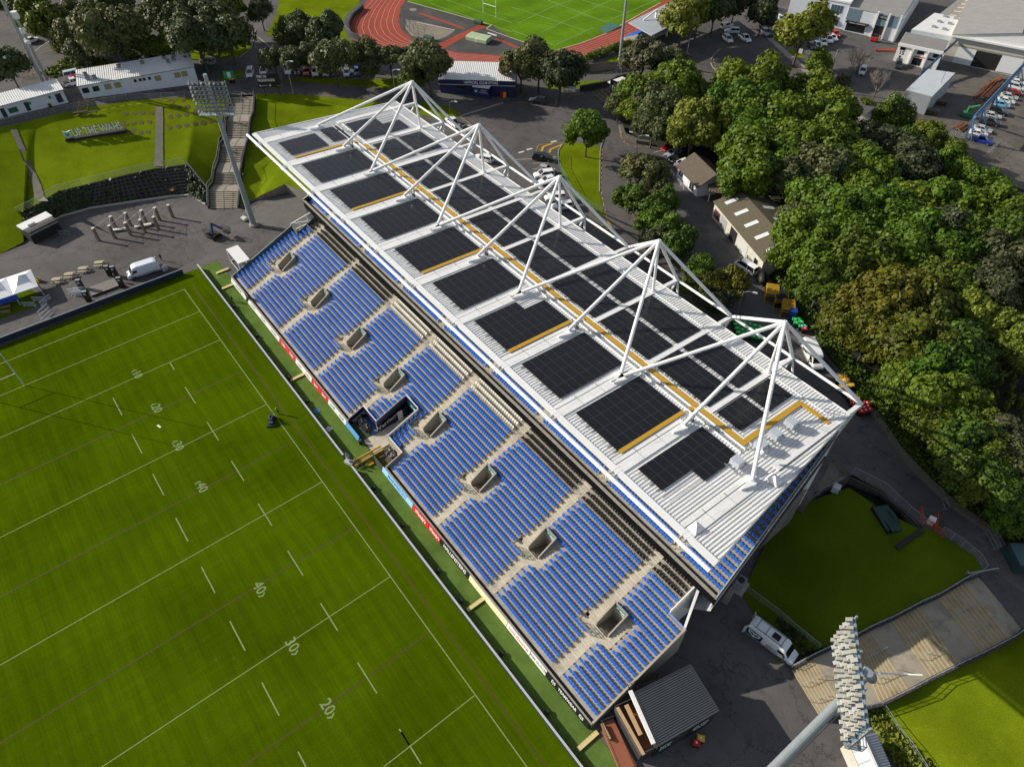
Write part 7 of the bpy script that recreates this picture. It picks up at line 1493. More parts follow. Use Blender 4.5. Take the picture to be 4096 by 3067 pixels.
text('15', 1.5, b.pt(b.L*.13,-.02,2.6), (1,0,0), (0,0,1), DARK, b.e, bold=.03); mb = MB(); b.bx(mb,b.L*.42,b.L*.68,-.06,-.003,2.35,2.6); b.part(mb,'sign_panel',[hx('c0303a')]); mb = MB(); b.bx(mb,b.L*.74,b.L*.92,-.06,-.003,2.2,2.75); b.part(mb,'sign_panel',[hx('22242a')])
B2 = [G(3,1240,255,5.5),G(3,1430,130,5.5),G(3,1700,190,5.5),G(3,1605,330,5.5)]; c_ = B2[0]; e = thing('flat_roof_block', 'white roofed block with small square vents behind the numbered building', 'building', (c_.x,c_.y,c_.z-5.5)); mb = MB(); mb.prism([(p.x-c_.x,p.y-c_.y) for p in B2],-1,5.3); mb.build('wall',[WALLW],e); mb = MB(); mb.prism([((p.x-c_.x)*1.0,(p.y-c_.y)*1.0) for p in B2],5.304,5.5); mb.build('roof',[RIBW],e)
for x,y in ((1520,165),(1610,185),(1470,205),(1560,225),(1425,245),(1515,268)): p = G(3,x,y,5.5)-Vector((c_.x,c_.y,c_.z-5.5)); mb = MB(); mb.obx((p.x,p.y,5.5),1.2,1.2,.4,.3); mb.build('roof_vent',[hx('8a8f94')],e)
# long sheds behind
def slabshed(pts, h, lab, mat, z1=None, strips=0):
    q = [G(*p,h) for p in pts]; c = q[0]; e = thing('warehouse', lab, 'building', (c.x,c.y,c.z-h)); mb = MB(); mb.prism([(p.x-c.x,p.y-c.y) for p in q],-1.5,h-.2); mb.build('wall',[WALLC],e); mb = MB(); mb.prism([(p.x-c.x,p.y-c.y) for p in q],h-.196,h); mb.build('roof',[mat],e)
    for i in range(strips):
        t = (i+.5)/strips; a, d = q[0].lerp(q[1],t), q[3].lerp(q[2],t); s = a.lerp(d,.35)-c, a.lerp(d,.6)-c; mb = MB(); mb.beam((s[0].x,s[0].y,h+.04),(s[1].x,s[1].y,h+.04),1.0,.08); mb.build('skylight',[hx('c9bd98')],e)
    return e
slabshed([(3,1470,130),(3,1680,-20),(3,1960,-60),(3,1700,185)],6.0,'grey roofed shed with pale skylights behind the white roofed block',RIBG,strips=7)
# big gabled hall
b = Bld(G(3,1500,520), G(3,2240,690), 'gabled_hall', 'large white gabled hall with a wide dark doorway at the right edge', 'building'); D = 46; Lh = b.L+5
mb = MB(); b.bx(mb,0,Lh,0,D,-1,7.6); b.quad(mb,(0,-.02,7.6),(Lh,-.02,7.6),(Lh*.58,-.02,11.2)); b.part(mb,'wall',[WALLC])
mb = MB(); b.quad(mb,(-.3,-.7,7.55),(Lh*.58,-.7,11.25),(Lh*.58,D,11.25),(-.3,D,7.55)); b.quad(mb,(Lh*.58,D,11.25),(-.3,D,7.55),(-.3,-.7,7.55),(Lh*.58,-.7,11.25)) if False else None; b.part(mb,'roof',[RIBG])
mb = MB(); b.quad(mb,(Lh*.58,-.7,11.25),(Lh+.3,-.7,7.55),(Lh+.3,D,7.55),(Lh*.58,D,11.25)); b.part(mb,'roof',[M('dark glazed roofing',(.06,.065,.075),.4,noise=(1,.3))])
mb = MB(); b.bx(mb,-.3,Lh+.3,-.9,-.02,7.0,7.5); b.part(mb,'gutter',[WHITE]); mb = MB(); b.quad(mb,(0,-.3,7.52),(Lh,-.3,7.52),(Lh*.58,-.3,11.15)); b.part(mb,'gable',[WHITE])
mb = MB(); b.bx(mb,b.L*.33,b.L*.62,-.06,-.003,0,4.4); b.part(mb,'doorway',[BLACK]); mb = MB(); b.bx(mb,0,Lh,-.1,-.02,4.6,5.0); b.part(mb,'door_rail',[CONC])
for u0, u1 in ((.12,.33),(.62,.86)): mb = MB(); b.bx(mb,u0*b.L,u1*b.L,-.16,-.08,0,4.5); b.part(mb,'sliding_door',[WHITE])
# grey container shed
q = [G(3,1155,885),G(3,1365,990)]; b = Bld(q[0],q[1],'container_shed','grey zinc clad shed alone in the yard with a steel flue','shed'); top = [G(3,1195,770,5),G(3,1415,835,5),G(3,1605,650,5),G(3,1375,610,5)]
c_ = b.e.location.copy(); inv = Matrix.Rotation(-b.a,3,'Z'); tp = [inv@(p-c_) for p in top]
mb = MB(); mb.prism([(p.x,p.y) for p in tp],-.3,4.9); b.part(mb,'wall',[RIBS]); mb = MB(); mb.prism([(p.x*1.004,p.y*1.004) for p in tp],4.904,5.0); b.part(mb,'roof',[M('pale zinc roof',(.50,.54,.57),.5,noise=(.4,.3),col2=(.42,.45,.48))])
mb = MB(); cen = (tp[1]+tp[2])/2; mb.tube((cen.x-1,cen.y,4.9),(cen.x-1,cen.y,8),.1,n=8); b.part(mb,'flue',[GALV])
mb = MB(); n_ = 24
for i in range(n_): a = tp[0].lerp(tp[1],i/n_); mb.beam((a.x,a.y,0),(a.x,a.y,4.9),.10,.10)
b.part(mb,'cladding_ribs',[RIBS])
# blue crane runway
CRB = M('crane blue',(.10,.28,.50),.5,noise=(1,.3),col2=(.07,.2,.38)); e = thing('crane_runway','long sky blue steel crane runway on raking legs across the yard','crane',G(3,1700,1200),0,world=True); 
T0, T1 = G(3,1780,1015,6.5), G(3,2280,480,6.5); e.location = G(3,1700,1200)
mb = MB(); mb.beam(T0,T1,.6,.9); mb.build('runway_beam',[CRB],e); mb = MB(); mb.beam(T0+Vector((0,0,.6)),T1+Vector((0,0,.6)),.16,.2); mb.build('rail',[DARK],e)
for x,y,t in ((1700,1195,.0),(1825,1060,.16),(1925,925,.36),(2040,795,.6),(2150,690,.8)):
    p = G(3,x,y); a = T0.lerp(T1,t); mb = MB(); mb.beam(p,a,.35,.4); mb.build('leg',[CRB],e)
    mb = MB(); mb.beam(p+Vector((1.6,0,0)),a+Vector((0,0,-.3)),.22,.25); mb.build('brace',[CRB],e)
e = thing('crane_runway','shorter dark blue crane beam beside the numbered building','crane',G(3,1310,650),0,world=True); e.location = G(3,1310,650); T0, T1 = G(3,1330,630,3.0), G(3,1625,355,6); mb = MB(); mb.beam(T0,T1,.4,.6); mb.build('runway_beam',[hx('23476e')],e)
for t, x, y in ((.02,1315,655),(.55,1480,600)): mb = MB(); mb.beam(G(3,x,y),T0.lerp(T1,t),.3,.3); mb.build('leg',[hx('3f78ac')],e)
# utility poles, leaning with age
for (x,y,tx,ty,lab) in ((512,712,585,428,'pale timber utility pole on the grass verge by the bare tree'),(1035,1130,1135,862,'grey timber utility pole at the kerb beside the bushy tree'),(1700,1640,1795,1440,'weathered utility pole leaning over the white hatchback')):
    p = G(3,x,y); h = ZAT(p,3,tx,ty)-p.z; e = thing('utility_pole', lab, 'pole', p); mb = MB(); mb.tube((0,0,-.3),(0,0,h),.19,.13,8); mb.build('shaft',[M('grey pole timber',(.30,.27,.23),.9,noise=(2,.3))],e); mb = MB(); mb.beam((-1,-.4,h-.5),(1,.4,h-.5),.12,.14); mb.beam((-.6,.25,h-1.2),(.6,-.25,h-1.2),.1,.1); mb.build('crossarm',[DARK],e)
for x,y,lab in ((465,685,'beside the pale utility pole'),(985,1140,'at the end of the footpath')): p = G(3,x,y); e = thing('marker_post', f'short white post {lab}', 'post', p); mb = MB(); mb.tube((0,0,0),(0,0,3.0),.07,n=6); mb.build('post',[WHITE],e); mb = MB(); mb.bx(-.25,.25,-.02,.02,2.5,3.1); mb.build('plate',[WHITE],e)
# bare trees
TWIG = M('pale bare twigs',(.21,.18,.15),.9)
def bare(k,x,y,h,lab,seed):
    rng = random.Random(seed); p = G(k,x,y); e = thing('bare_tree',lab,'tree',p); mb = MB()
    def br(a,d,l,r,dep):
        b_ = a+d*l; mb.tube(a,b_,r,r*.62,5 if dep > 1 else 3,cap=False)
        if dep == 0: return
        for i in range(3 if dep > 2 else 4):
            n_ = (d+Vector((rng.uniform(-1,1),rng.uniform(-1,1),rng.uniform(-.15,.7)))*.72).normalized(); br(a+d*l*rng.uniform(.55,1),n_,l*rng.uniform(.62,.86),r*.58,dep-1)
    mb2 = MB(); mb2.tube((0,0,-.2),(.1,.05,h*.28),.24,.17,8); mb2.build('trunk',[BARK],e); a = Vector((.1,.05,h*.27))
    for i in range(5): t = i*1.26+rng.uniform(-.3,.3); br(a,Vector((math.cos(t)*.55,math.sin(t)*.55,.9)).normalized(),h*.22,.10,4)
    mb.build('branches',[TWIG],e)
bare(3,700,705,11,'bare grey winter tree behind the pale utility pole',31); bare(3,895,880,10,'bare pale winter tree beside the grey shed',32); bare(3,760,640,8,'smaller bare tree tangled behind the first',33)
undergrowth('undergrowth','brown scrub at the foot of the bare trees',[(3,560,690),(3,640,650),(3,720,690),(3,690,770),(3,620,760)],60,.15,'brown',9,1.0); undergrowth('undergrowth','planting at the foot of the pale bare tree',[(3,800,860),(3,870,850),(3,890,910),(3,820,920)],30,.15,'mid',10,1.2)
# yard clutter
def stack(k,x,y,rz,n_,lab,sx=2.0,sy=1.5,col='6b5a44'):
    e = thing('pallet_stack',lab,'pallets',G(k,x,y),rz,None); mb = MB()
    for i in range(n_):
        for j in range(5): yy = -sy/2+sy*(j+.5)/5; mb.bx(-sx/2,sx/2,yy-.1,yy+.1,i*.17+.11,i*.17+.15)
    mb.build('boards',[hx(col)],e); mb = MB()
    for i in range(n_):
        for xx in (-sx/2+.1,0,sx/2-.1): mb.bx(xx-.07,xx+.07,-sy/2,sy/2,i*.17,i*.17+.11)
    mb.build('bearers',[hx('4f4030')],e)
stack(3,1410,990,.5,9,'tall grey stack of pallets at the side of the grey shed',3,2); stack(3,1480,900,.5,7,'second grey stack of pallets further along the grey shed',3,2); stack(3,1235,965,.3,2,'pale pallets lying at the corner of the grey shed',2.2,1.8,'a8946c'); stack(3,970,330,1.2,6,'orange brown pallet crate by the loading door',2,1.6,'b88a50')
def girders(pts, lab, seed, col, wd=2.0):
    rng = random.Random(seed); e = thing('steel_stack',lab,'steel',G(*pts[0])); a, c = G(*pts[0]), G(*pts[1]); d = (c-a); d.z = 0; L_ = d.length; d.normalize(); n_ = Vector((-d.y,d.x,0)); mb = MB()
    for i in range(12): o = n_*rng.uniform(-wd/2,wd/2)+Vector((0,0,.15+.2*rng.random())); s = rng.uniform(0,L_*.3); mb.beam(o+d*s,o+d*(s+L_*rng.uniform(.5,.7)),.18,.2)
    mb.build('bars',[hx(col)],e); mb = MB()
    for t in (.2,.5,.8): mb.beam(d*L_*t-n_*wd*.6,d*L_*t+n_*wd*.6,.2,.16)
    mb.build('bearers',[hx('3a2c20')],e)
girders([(3,1770,900),(3,2000,690)],'rusty steel lengths stacked beside the blue crane runway',1,'6b3a20',3); girders([(3,1610,1140),(3,1720,1070)],'rust brown offcuts at the foot of the blue crane runway',2,'7a4a30',2.4); girders([(3,1870,770),(3,2030,670)],'orange brown bundle of bars by the hall doors',3,'9a5a24',1.6)
e = thing('green_machine','dark green yard machine under the crane runway','machine',G(3,1700,1010),.6); mb = MB(); mb.bx(-1.2,1.2,-.8,.8,.3,1.4); mb.bx(-.2,1.0,-.6,.6,1.4,2.8); mb.build('body',[hx('2f6a44')],e); mb = MB(); mb.bx(-1.3,1.3,-.9,.9,0,.3); mb.build('base',[DARK],e); mb = MB(); mb.beam((.5,0,2.8),(2.2,0,3.4),.3,.3); mb.build('arm',[hx('57a05a')],e)
e = thing('forklift','small red forklift by the loading door','forklift',G(3,910,360),.4); mb = MB(); mb.bx(-1,.8,-.6,.6,.3,1.1); mb.build('body',[hx('b8151c')],e); mb = MB(); mb.tube((-.7,.5,1),(-.6,.5,2.1),.04); mb.tube((-.7,-.5,1),(-.6,-.5,2.1),.04); mb.tube((.6,.5,1),(.5,.5,2.1),.04); mb.tube((.6,-.5,1),(.5,-.5,2.1),.04); mb.bx(-.7,.6,-.55,.55,2.1,2.16); mb.build('cab_frame',[DARK],e); mb = MB(); mb.bx(.85,1.0,-.5,.5,.1,2.4); mb.bx(1.0,1.9,-.35,-.2,.12,.18); mb.bx(1.0,1.9,.2,.35,.12,.18); mb.build('mast',[DARK],e)
for xx in (-.7,.6):
    for s in (-1,1): mb = MB(); mb.tube((xx,s*.6-.1,.28),(xx,s*.6+.1,.28),.28,n=10); mb.build('wheel',[RUBBER],e)
e = thing('boom_trailer','orange lifting beam lying in the yard','beam',G(3,1000,445),.9); mb = MB(); mb.beam((-2.5,0,.3),(3.5,0,.5),.4,.4); mb.build('beam',[hx('b8442a')],e); mb = MB(); mb.bx(-2.8,-2.2,-.5,.5,0,.6); mb.build('end_block',[hx('7a2a1c')],e)
fence([G(3,1500,1230),G(3,1600,1170),G(3,1650,1225),G(3,1700,1190)],2.0,'wire gate fence at the lower end of the yard',1.6); fence([G(3,1700,1190),G(3,1990,1265)],1.8,'wire fence in front of the blue pickup',2.5); fence([G(3,1880,1340),G(3,1985,1260)],1.8,'open wire gate leaf in the yard',1.2)
# ================================================================ around the near end of the stand
# terraces
TERC = worn('terrace steps concrete',(.36,.315,.245),(.28,.245,.19),.55,big=.15); TERY = M('worn yellow nosing',(.60,.39,.06),.85,noise=(2,.3),col2=(.42,.29,.07))
e = thing('terrace_steps','broad concrete terrace of yellow edged steps climbing between two lawns','terrace',L(15,195,800),0,world=True); e.location = L(15,195,800)
KEY = [((195,800),(450,1225),.25,0),((400,695),(600,1035),1.3,8),((590,640),(660,1240),1.5,0),((740,535),(850,1130),2.1,0)]
KE = [((195,805),(455,1235),.1),((400,695),(665,1205),1.4),((720,545),(830,1150),1.5),((890,460),(985,1115),2.7),]
KE = [((195,805),(455,1235),.1),((400,695),(690,1180),1.3),((735,540),(975,1115),1.5),((880,462),(1240,985),2.4),((1055,385),(1415,890),2.5),((1300,255),(1670,765),3.5),((1455,188),(1850,680),3.6),((1705,40),(2110,545),4.5),((1815,0),(2205,470),UP(127,60)-.05)]
mb = MB(); kk = [(L(15,*a,z),L(15,*c,z)) for a, c, z in KE]
for i, ((a0,c0),(a1,c1)) in enumerate(zip(kk,kk[1:])):
    if i % 2: mb.face(a0,c0,c1,a1) if (c0-a0).cross(a1-a0).z > 0 else mb.face(a1,c1,c0,a0); continue
    n_ = 8 if i < 8 else 1
    for s in range(n_):
        t0, t1 = s/n_, (s+1)/n_; z = a0.z+(a1.z-a0.z)*t1; zl = a0.z+(a1.z-a0.z)*t0; p, q, r, u = a0.lerp(a1,t0), c0.lerp(c1,t0), c0.lerp(c1,t1), a0.lerp(a1,t1)
        for v in (p,q,r,u): v.z = z
        mb.face(*( (p,q,r,u) if (q-p).cross(u-p).z > 0 else (u,r,q,p))); mb.face((p.x,p.y,zl),(q.x,q.y,zl),q,p); p2, q2 = p.lerp(u,.22), q.lerp(r,.22); up = Vector((0,0,.008)); mb.face(*( (p+up,q+up,q2+up,p2+up) if (q-p).cross(p2-p).z > 0 else (p2+up,q2+up,q+up,p+up)),mi=1)
mb.build('steps',[TERC,TERY],e)
for side in (0,1):
    m_ = MB()
    for k0, k1 in zip(kk,kk[1:]): a, c = k0[side], k1[side]; m_.beam(a+Vector((0,0,-.1)),c+Vector((0,0,-.1)),.45,.9)
    m_.build('side_wall',[STON],e); m_ = MB()
    for k0, k1 in zip(kk,kk[1:]):
        a, c = k0[side], k1[side]; m_.beam(a+Vector((0,0,1.3)),c+Vector((0,0,1.3)),.06,.06); m_.beam(a+Vector((0,0,.9)),c+Vector((0,0,.9)),.04,.04)
        for t in (0,.33,.66): p = a.lerp(c,t); m_.beam(p,p+Vector((0,0,1.3)),.05,.05)
    m_.build('handrail',[GALV],e)
for t in (.36,.68):
    m_ = MB()
    for i in (0,2,4,6):
        a, c = kk[i][0].lerp(kk[i][1],t), kk[i+1][0].lerp(kk[i+1][1],t); m_.beam(a+Vector((0,0,.95)),c+Vector((0,0,.95)),.055,.055)
        for s in (0,.33,.66,1): p = a.lerp(c,s); m_.beam(p,p+Vector((0,0,.95)),.05,.05)
    m_.build('centre_rail',[GALV],e)
# lower lawn: rises to the right; bright lawn beyond the terraces
def tri_sheet(name, rows, mat):
    n_ = len(rows[0]); m_ = MB(); m_.smooth = True; m_.add([p for r in rows for p in r],[(i*n_+j,i*n_+j+1,(i+1)*n_+j+1,(i+1)*n_+j) for i in range(len(rows)-1) for j in range(n_-1)]); me_ = m_
    for f in list(range(len(m_.f))):
        a, b_, c_ = (Vector(m_.v[i]) for i in m_.f[f][:3])
        if (b_-a).cross(c_-a).z < 0: m_.f[f] = tuple(reversed(m_.f[f]))
    return struct(m_, name, mat)
def mixrow(a, c, n_): return [a.lerp(c,i/n_) for i in range(n_+1)]
tri_sheet('lower_lawn',[mixrow(kk[0][0]+Vector((-1.5,-.5,.0)),L(14,1990,150,.05),8),mixrow(kk[2][0],L(11,0,1330,.3),8),mixrow(kk[4][0],L(11,330,1020,.8),8),mixrow(kk[6][0],L(11,700,890,1.6),8),mixrow(kk[7][0],L(11,1010,1100,3.0),8),mixrow(kk[8][0],L(11,1330,1260,4.0),8)],GR_S)
tri_sheet('bright_lawn',[mixrow(L(15,960,1150,.2),L(15,1400,1700,.0),6),mixrow(kk[2][1]+Vector((0,0,-.3)),L(15,1700,2000,.2),6),mixrow(kk[4][1]+Vector((0,0,-.3)),L(15,2200,2100,.8),6),mixrow(kk[6][1]+Vector((0,0,-.3)),L(15,2700,1900,2.0),6),mixrow(kk[8][1]+Vector((0,0,-.3)),L(15,3300,1500,3.2),6)],GR_B)
tri_sheet('lower_lawn_edge',[mixrow(kk[8][0],L(11,1330,1260,4.0),4),[G(15,1815,0,-.02),G(11,1850,1600,-.02),G(11,1780,1480,-.02),G(11,1480,1290,-.02),G(11,1330,1230,-.02)]],GR_S)
cb = [L(11,690,850,1.4),L(11,960,960,1.8),L(11,1150,1120,2.4),L(11,1270,1260,3.2)]; ct = [Vector(G(11,715,800,-.1)),Vector(G(11,960,918,-.1)),Vector(G(11,1150,1065,-.1)),Vector(G(11,1320,1235,-.1))]
crib_wall(cb,ct,'open timber crib wall between the rear road and the shaded lawn',.0,5,1.0,.6)
fence([G(11,720,775),G(11,980,905),G(11,1200,1110),G(11,1330,1215)],1.6,'wire fence along the rear road above the crib wall',2.2); fence([G(11,1480,1285),G(11,1660,1400),G(11,1800,1520),G(11,1850,1610)],1.6,'leaning wire fence panels below the orange barriers',1.6)
fence([L(11,300,1060,.7),L(11,430,960,1.0),L(11,560,890,1.4),L(11,700,800,2.0)],1.5,'dark fence beside the ramp under the stand',2.0)
# ramp slab under the stand
ramp = [L(11,340,960,.9),L(11,700,800,2.6),L(11,720,750,3.2),L(11,520,640,3.4),L(11,430,800,2.0)]
mb = MB(); mb.poly([(p.x,p.y,p.z) for p in ramp]); solo(mb,'access_ramp',[CONCD],'bare concrete ramp slab beside the leaning side wall of the stand','ramp',ramp[0])
OR = M('orange plastic',(.55,.085,.025),.5); 
for i,(x,y,rz_,lab) in enumerate(((1310,1140,-.9,'first along the wire fence'),(1440,1190,-1.1,'pointing at the road'),(1390,1230,.1,'in front of the white box'),(1450,1270,-.1,'nearest the lawn'))):
    cage(G(11,x,y),rz_,2.2,.4,1.1,f'orange plastic safety barrier at the lawn corner, {lab}','safety_barrier','barrier',OR,10,'orange safety barriers')
e = thing('equipment_box','small white box among the orange barriers','box',G(11,1395,1195),.3); mb = MB(); mb.bx(-.4,.4,-.4,.4,0,1); mb.build('body',[WHITE],e); mb = MB(); mb.bx(-.43,.43,-.43,.43,1.002,1.08); mb.build('lid',[WHITE],e)
e = thing('equipment_box','white cabinet on the fence beside the ramp','box',L(11,575,920,1.2),.3); mb = MB(); mb.bx(-.5,.5,-.5,.5,0,1.2); mb.build('body',[hx('b8bcc4')],e); mb = MB(); mb.bx(-.53,.53,-.53,.53,1.202,1.28); mb.build('lid',[hx('c8ccd0')],e)
e = thing('dark_shelter','dark green slatted bunker shelter on the shaded lawn','shelter',L(11,1000,1190,2.0),-.5); mb = MB(); mb.bx(-2.2,2.2,-1,1,-.3,1.0); mb.build('body',[BLACK],e); mb = MB(); mb.add([(-1.9,-1.1,1.15),(1.9,-1.1,1.15),(1.9,1.1,1.35),(-1.9,1.1,1.35)],[(0,1,2,3)]); mb.bx(-1.0,1.0,.6,1.2,1.36,1.5); mb.bx(.6,2.3,-.6,.9,1.3,1.42); mb.build('roof',[hx('22403a')],e)
mb = MB(); a, c = L(11,1105,1410,3.0), L(11,1340,1255,3.9); mb.beam(a,c,.7,.25); solo(mb,'timber_sleeper',[CRIBM],'dark log lying across the corner of the shaded lawn','log',a)
for i,(x,y) in enumerate(((1910,1350),(1935,1335),(1960,1325))): cage(G(11,x,y),-.65,3.2,.4,1.1,f'grey crowd barrier stacked at the verge, {["front","middle","back"][i]} of three','crowd_barrier','barrier',GALV,12,'stacked crowd barriers')
cage(G(11,1500,1010),-.75,3.2,.4,1.2,'grey gate frame leaning at the stone wall','metal_gate','gate',GALV,4); 
e = thing('utility_cabinet','dark green container at the right edge of the rear road','container',G(11,2150,1540),-.7); mb = MB(); mb.bx(-1.6,1.6,-1.4,1.4,0,2.2); mb.build('body',[hx('243c40')],e); mb = MB(); mb.bx(-1.65,1.65,-1.45,1.45,2.204,2.3); mb.build('roof',[hx('3f5a60')],e)
p = G(11,1690,1650); e = thing('boom_gate','grey steel pole frame at the corner of the road and terraces','barrier',p,.7); mb = MB(); mb.beam((0,0,.5),(4.2,1.5,.9),.15,.15); mb.build('arm',[GALV],e); mb = MB(); mb.tube((0,0,0),(0,0,1.2),.1,n=8); mb.build('post',[GALV],e)
fence([L(14,2000,130,.1),L(15,60,330,.1),L(15,210,460,.1),L(15,430,640,.3)],1.5,'wire fence between the crest van and the shaded lawn',2.0)
undergrowth('undergrowth','dark planting along the fence beside the crest van',[(15,90,380),(15,210,470),(15,400,650),(15,330,720),(15,200,560),(15,110,470)],70,.16,'dark',12,.8,z=.1)
undergrowth('undergrowth','spiky bright planting beside the kiosk below the floodlight',[(15,860,1180),(15,960,1150),(15,1060,1310),(15,1200,1480),(15,1380,1656),(15,1150,1656),(15,1040,1500),(15,930,1340)],330,.2,'yellow',13,1.0,z=.1)
fence([L(15,965,1150,.2),L(15,1080,1320,.1),L(15,1215,1500,.1),L(15,1330,1680,.1)],1.6,'pale wire fence between the kiosk planting and the bright lawn',2.4)
# kiosk under the floodlight
K = [L(15,700,1425,3.0),L(15,940,1345,3.0),L(15,1080,1660,3.0),L(15,840,1740,3.0)]; c_ = K[0]; e = thing('kiosk','small kiosk with a ribbed zinc roof at the foot of the floodlight','kiosk',(c_.x,c_.y,0)); r_ = [p-Vector((c_.x,c_.y,0)) for p in K]; mid0, mid1 = r_[0].lerp(r_[1],.42), r_[3].lerp(r_[2],.42)
mb = MB(); mb.prism([(p.x*.97,p.y*.97) for p in r_],-.1,2.5); mb.build('wall',[WALLC],e); mb = MB()
def rib2(m_, a, b_, c2, d, n_):
    for i in range(n_):
        for f0,f1,h0,h1 in ((0,.5,0,0),(.5,.62,0,.07),(.62,.88,.07,.07),(.88,1,.07,0)):
            t0, t1 = (i+f0)/n_, (i+f1)/n_; p, q = a.lerp(d,t0), b_.lerp(c2,t0); p2, q2 = a.lerp(d,t1), b_.lerp(c2,t1); m_.face(p+Vector((0,0,h0)),q+Vector((0,0,h0)),q2+Vector((0,0,h1)),p2+Vector((0,0,h1)))
zr = Vector((0,0,.5)); lo = Vector((0,0,-.35)); rib2(mb, mid0+zr, r_[1]+lo, r_[2]+lo, mid1+zr, 14); mb.build('roof',[RIBS],e); mb = MB(); rib2(mb, r_[0]+lo, mid0+zr, mid1+zr, r_[3]+lo, 3); mb.build('roof',[M('pale zinc roof',(.5,.5,.5))],e); mb = MB(); mb.beam(mid0+zr,mid1+zr,.3,.14); mb.build('ridge_cap',[WHITE],e)
# ---------------------------------------------------------------- floodlight towers
def tower(base, h, yaw, W2, H2, z0, nc, nr, label, tilt=0):
    e = thing('floodlight_tower', label, 'floodlight tower', base, yaw); mb = MB(); mb.smooth = False; mb.tube((0,0,-.1),(0,0,h),.62,.36,16); mb.build('pole',[M('tower steel',(.34,.38,.42),.45,.3,noise=(.6,.3),col2=(.27,.31,.35))],e)
    mb = MB(); mb.tube((0,0,0),(0,0,.5),1.0,.95,16); mb.build('base_plate',[CONC],e)
    mb = MB(); mb.beam((-.2,-.75,2),(-.2,-.6,z0),.05,.05); mb.beam((.2,-.75,2),(.2,-.6,z0),.05,.05)
    for i in range(int(z0/.6)): mb.beam((-.2,-.75+.15*i*.6/z0,2+.6*i) if 2+.6*i < z0 else (-.2,-.6,z0),(.2,-.75+.15*i*.6/z0,2+.6*i) if 2+.6*i < z0 else (.2,-.6,z0),.03,.03)
    mb.build('ladder',[GALV],e)
    mb = MB()
    for r in range(nr): mb.beam((-W2/2,.55,z0+.9+H2*r/(nr-1)),(W2/2,.55,z0+.9+H2*r/(nr-1)),.12,.14)
    for x in (-W2/2,-W2/6,W2/6,W2/2): mb.beam((x,.45,z0),(x,.45,z0+H2+1.2),.14,.14)
    mb.beam((0,0,z0+1),(0,.5,z0+1),.3,.3); mb.beam((0,0,h-.5),(0,.5,h-.5),.3,.3); mb.build('head_frame',[GALV],e)
    mb = MB(); mb.bx(-W2/2,W2/2,-.55,.7,z0-.08,z0)
    for z in (.5,1.0):
        for y in (-.55,.7): mb.beam((-W2/2,y,z0+z),(W2/2,y,z0+z),.05,.05)
        for x in (-W2/2,W2/2): mb.beam((x,-.55,z0+z),(x,.7,z0+z),.05,.05)
    for i in range(9):
        for y in (-.55,.7): mb.beam((-W2/2+W2*i/8,y,z0),(-W2/2+W2*i/8,y,z0+1),.05,.05)
    mb.build('platform',[GALV],e)
    rng = random.Random(9); m1 = MB(); m1.bx(-.19,.19,-.22,.22,-.17,.17); m1.bx(-.22,.22,-.28,-.22,-.2,.2); LM = m1.mesh('lamp',[M('lamp casing',(.20,.195,.17),.5)])
    m2 = MB(); m2.bx(-.20,.20,.22,.25,-.16,.16); LG = m2.mesh('lamp_glass',[M('lamp glass',(.45,.45,.40),.2)])
    m3 = MB(); m3.bx(-.2,.2,-.35,-.1,-.34,-.22); m3.beam((-.34,0,-.1),(-.34,-.3,-.3),.05,.05); m3.beam((.34,0,-.1),(.34,-.3,-.3),.05,.05); LB = m3.mesh('lamp_bracket',[hx('5f8fb0')])
    for r in range(nr):
        for c in range(nc):
            o = bpy.data.objects.new('lamp',LM); C.objects.link(o); o.parent = e; o.location = (-W2/2+W2*(c+.5)/nc+rng.uniform(-.1,.1),.95,z0+.9+H2*r/(nr-1)); o.rotation_euler = (R_(-38),0,rng.uniform(-.3,.3)); o.scale = (.8,1.0,.7)
            for nm, m_ in (('lamp_glass',LG),('lamp_bracket',LB)): g_ = bpy.data.objects.new(nm,m_); C.objects.link(g_); g_.parent = o
    return e
bL = L(4,2190,288); t_ = tower((bL.x,bL.y,0),33,math.atan2(-34-bL.y,50-bL.x)-math.pi/2,6.9,5.4,25.4,9,8,'tall grey floodlight tower at the foot of the wide stairway')
text('DB', 1.6, (.2,-.64,3.2), (1,0,0), (0,0,1), SW, t_)
A_, B_ = L(15,745,1330,28), L(15,640,410,28); aa = math.atan2((A_-B_).y,(A_-B_).x); bR = (117.6,18.2,0); yawR = aa if math.sin(aa)*-0+1 else aa
tR = tower(bR,35.8,yawR if (Matrix.Rotation(yawR,2)@Vector((0,1))).dot(Vector((50-bR[0],-34-bR[1]))) > 0 else yawR+math.pi,8.4,3.6,31.4,13,6,'nearest floodlight tower, seen from above over the concrete terrace')
mb = MB(); mb.tube((1.2,-.5,33),(1.2,-4.5,34.6),.10,.05,8); mb.build('aerial_rod',[WHITE],tR); mb = MB(); mb.smooth = True; mb.tube((1.2,-1.2,33.0),(1.2,-1.25,33.12),.75,.05,16); mb.build('dish',[GALV],tR)
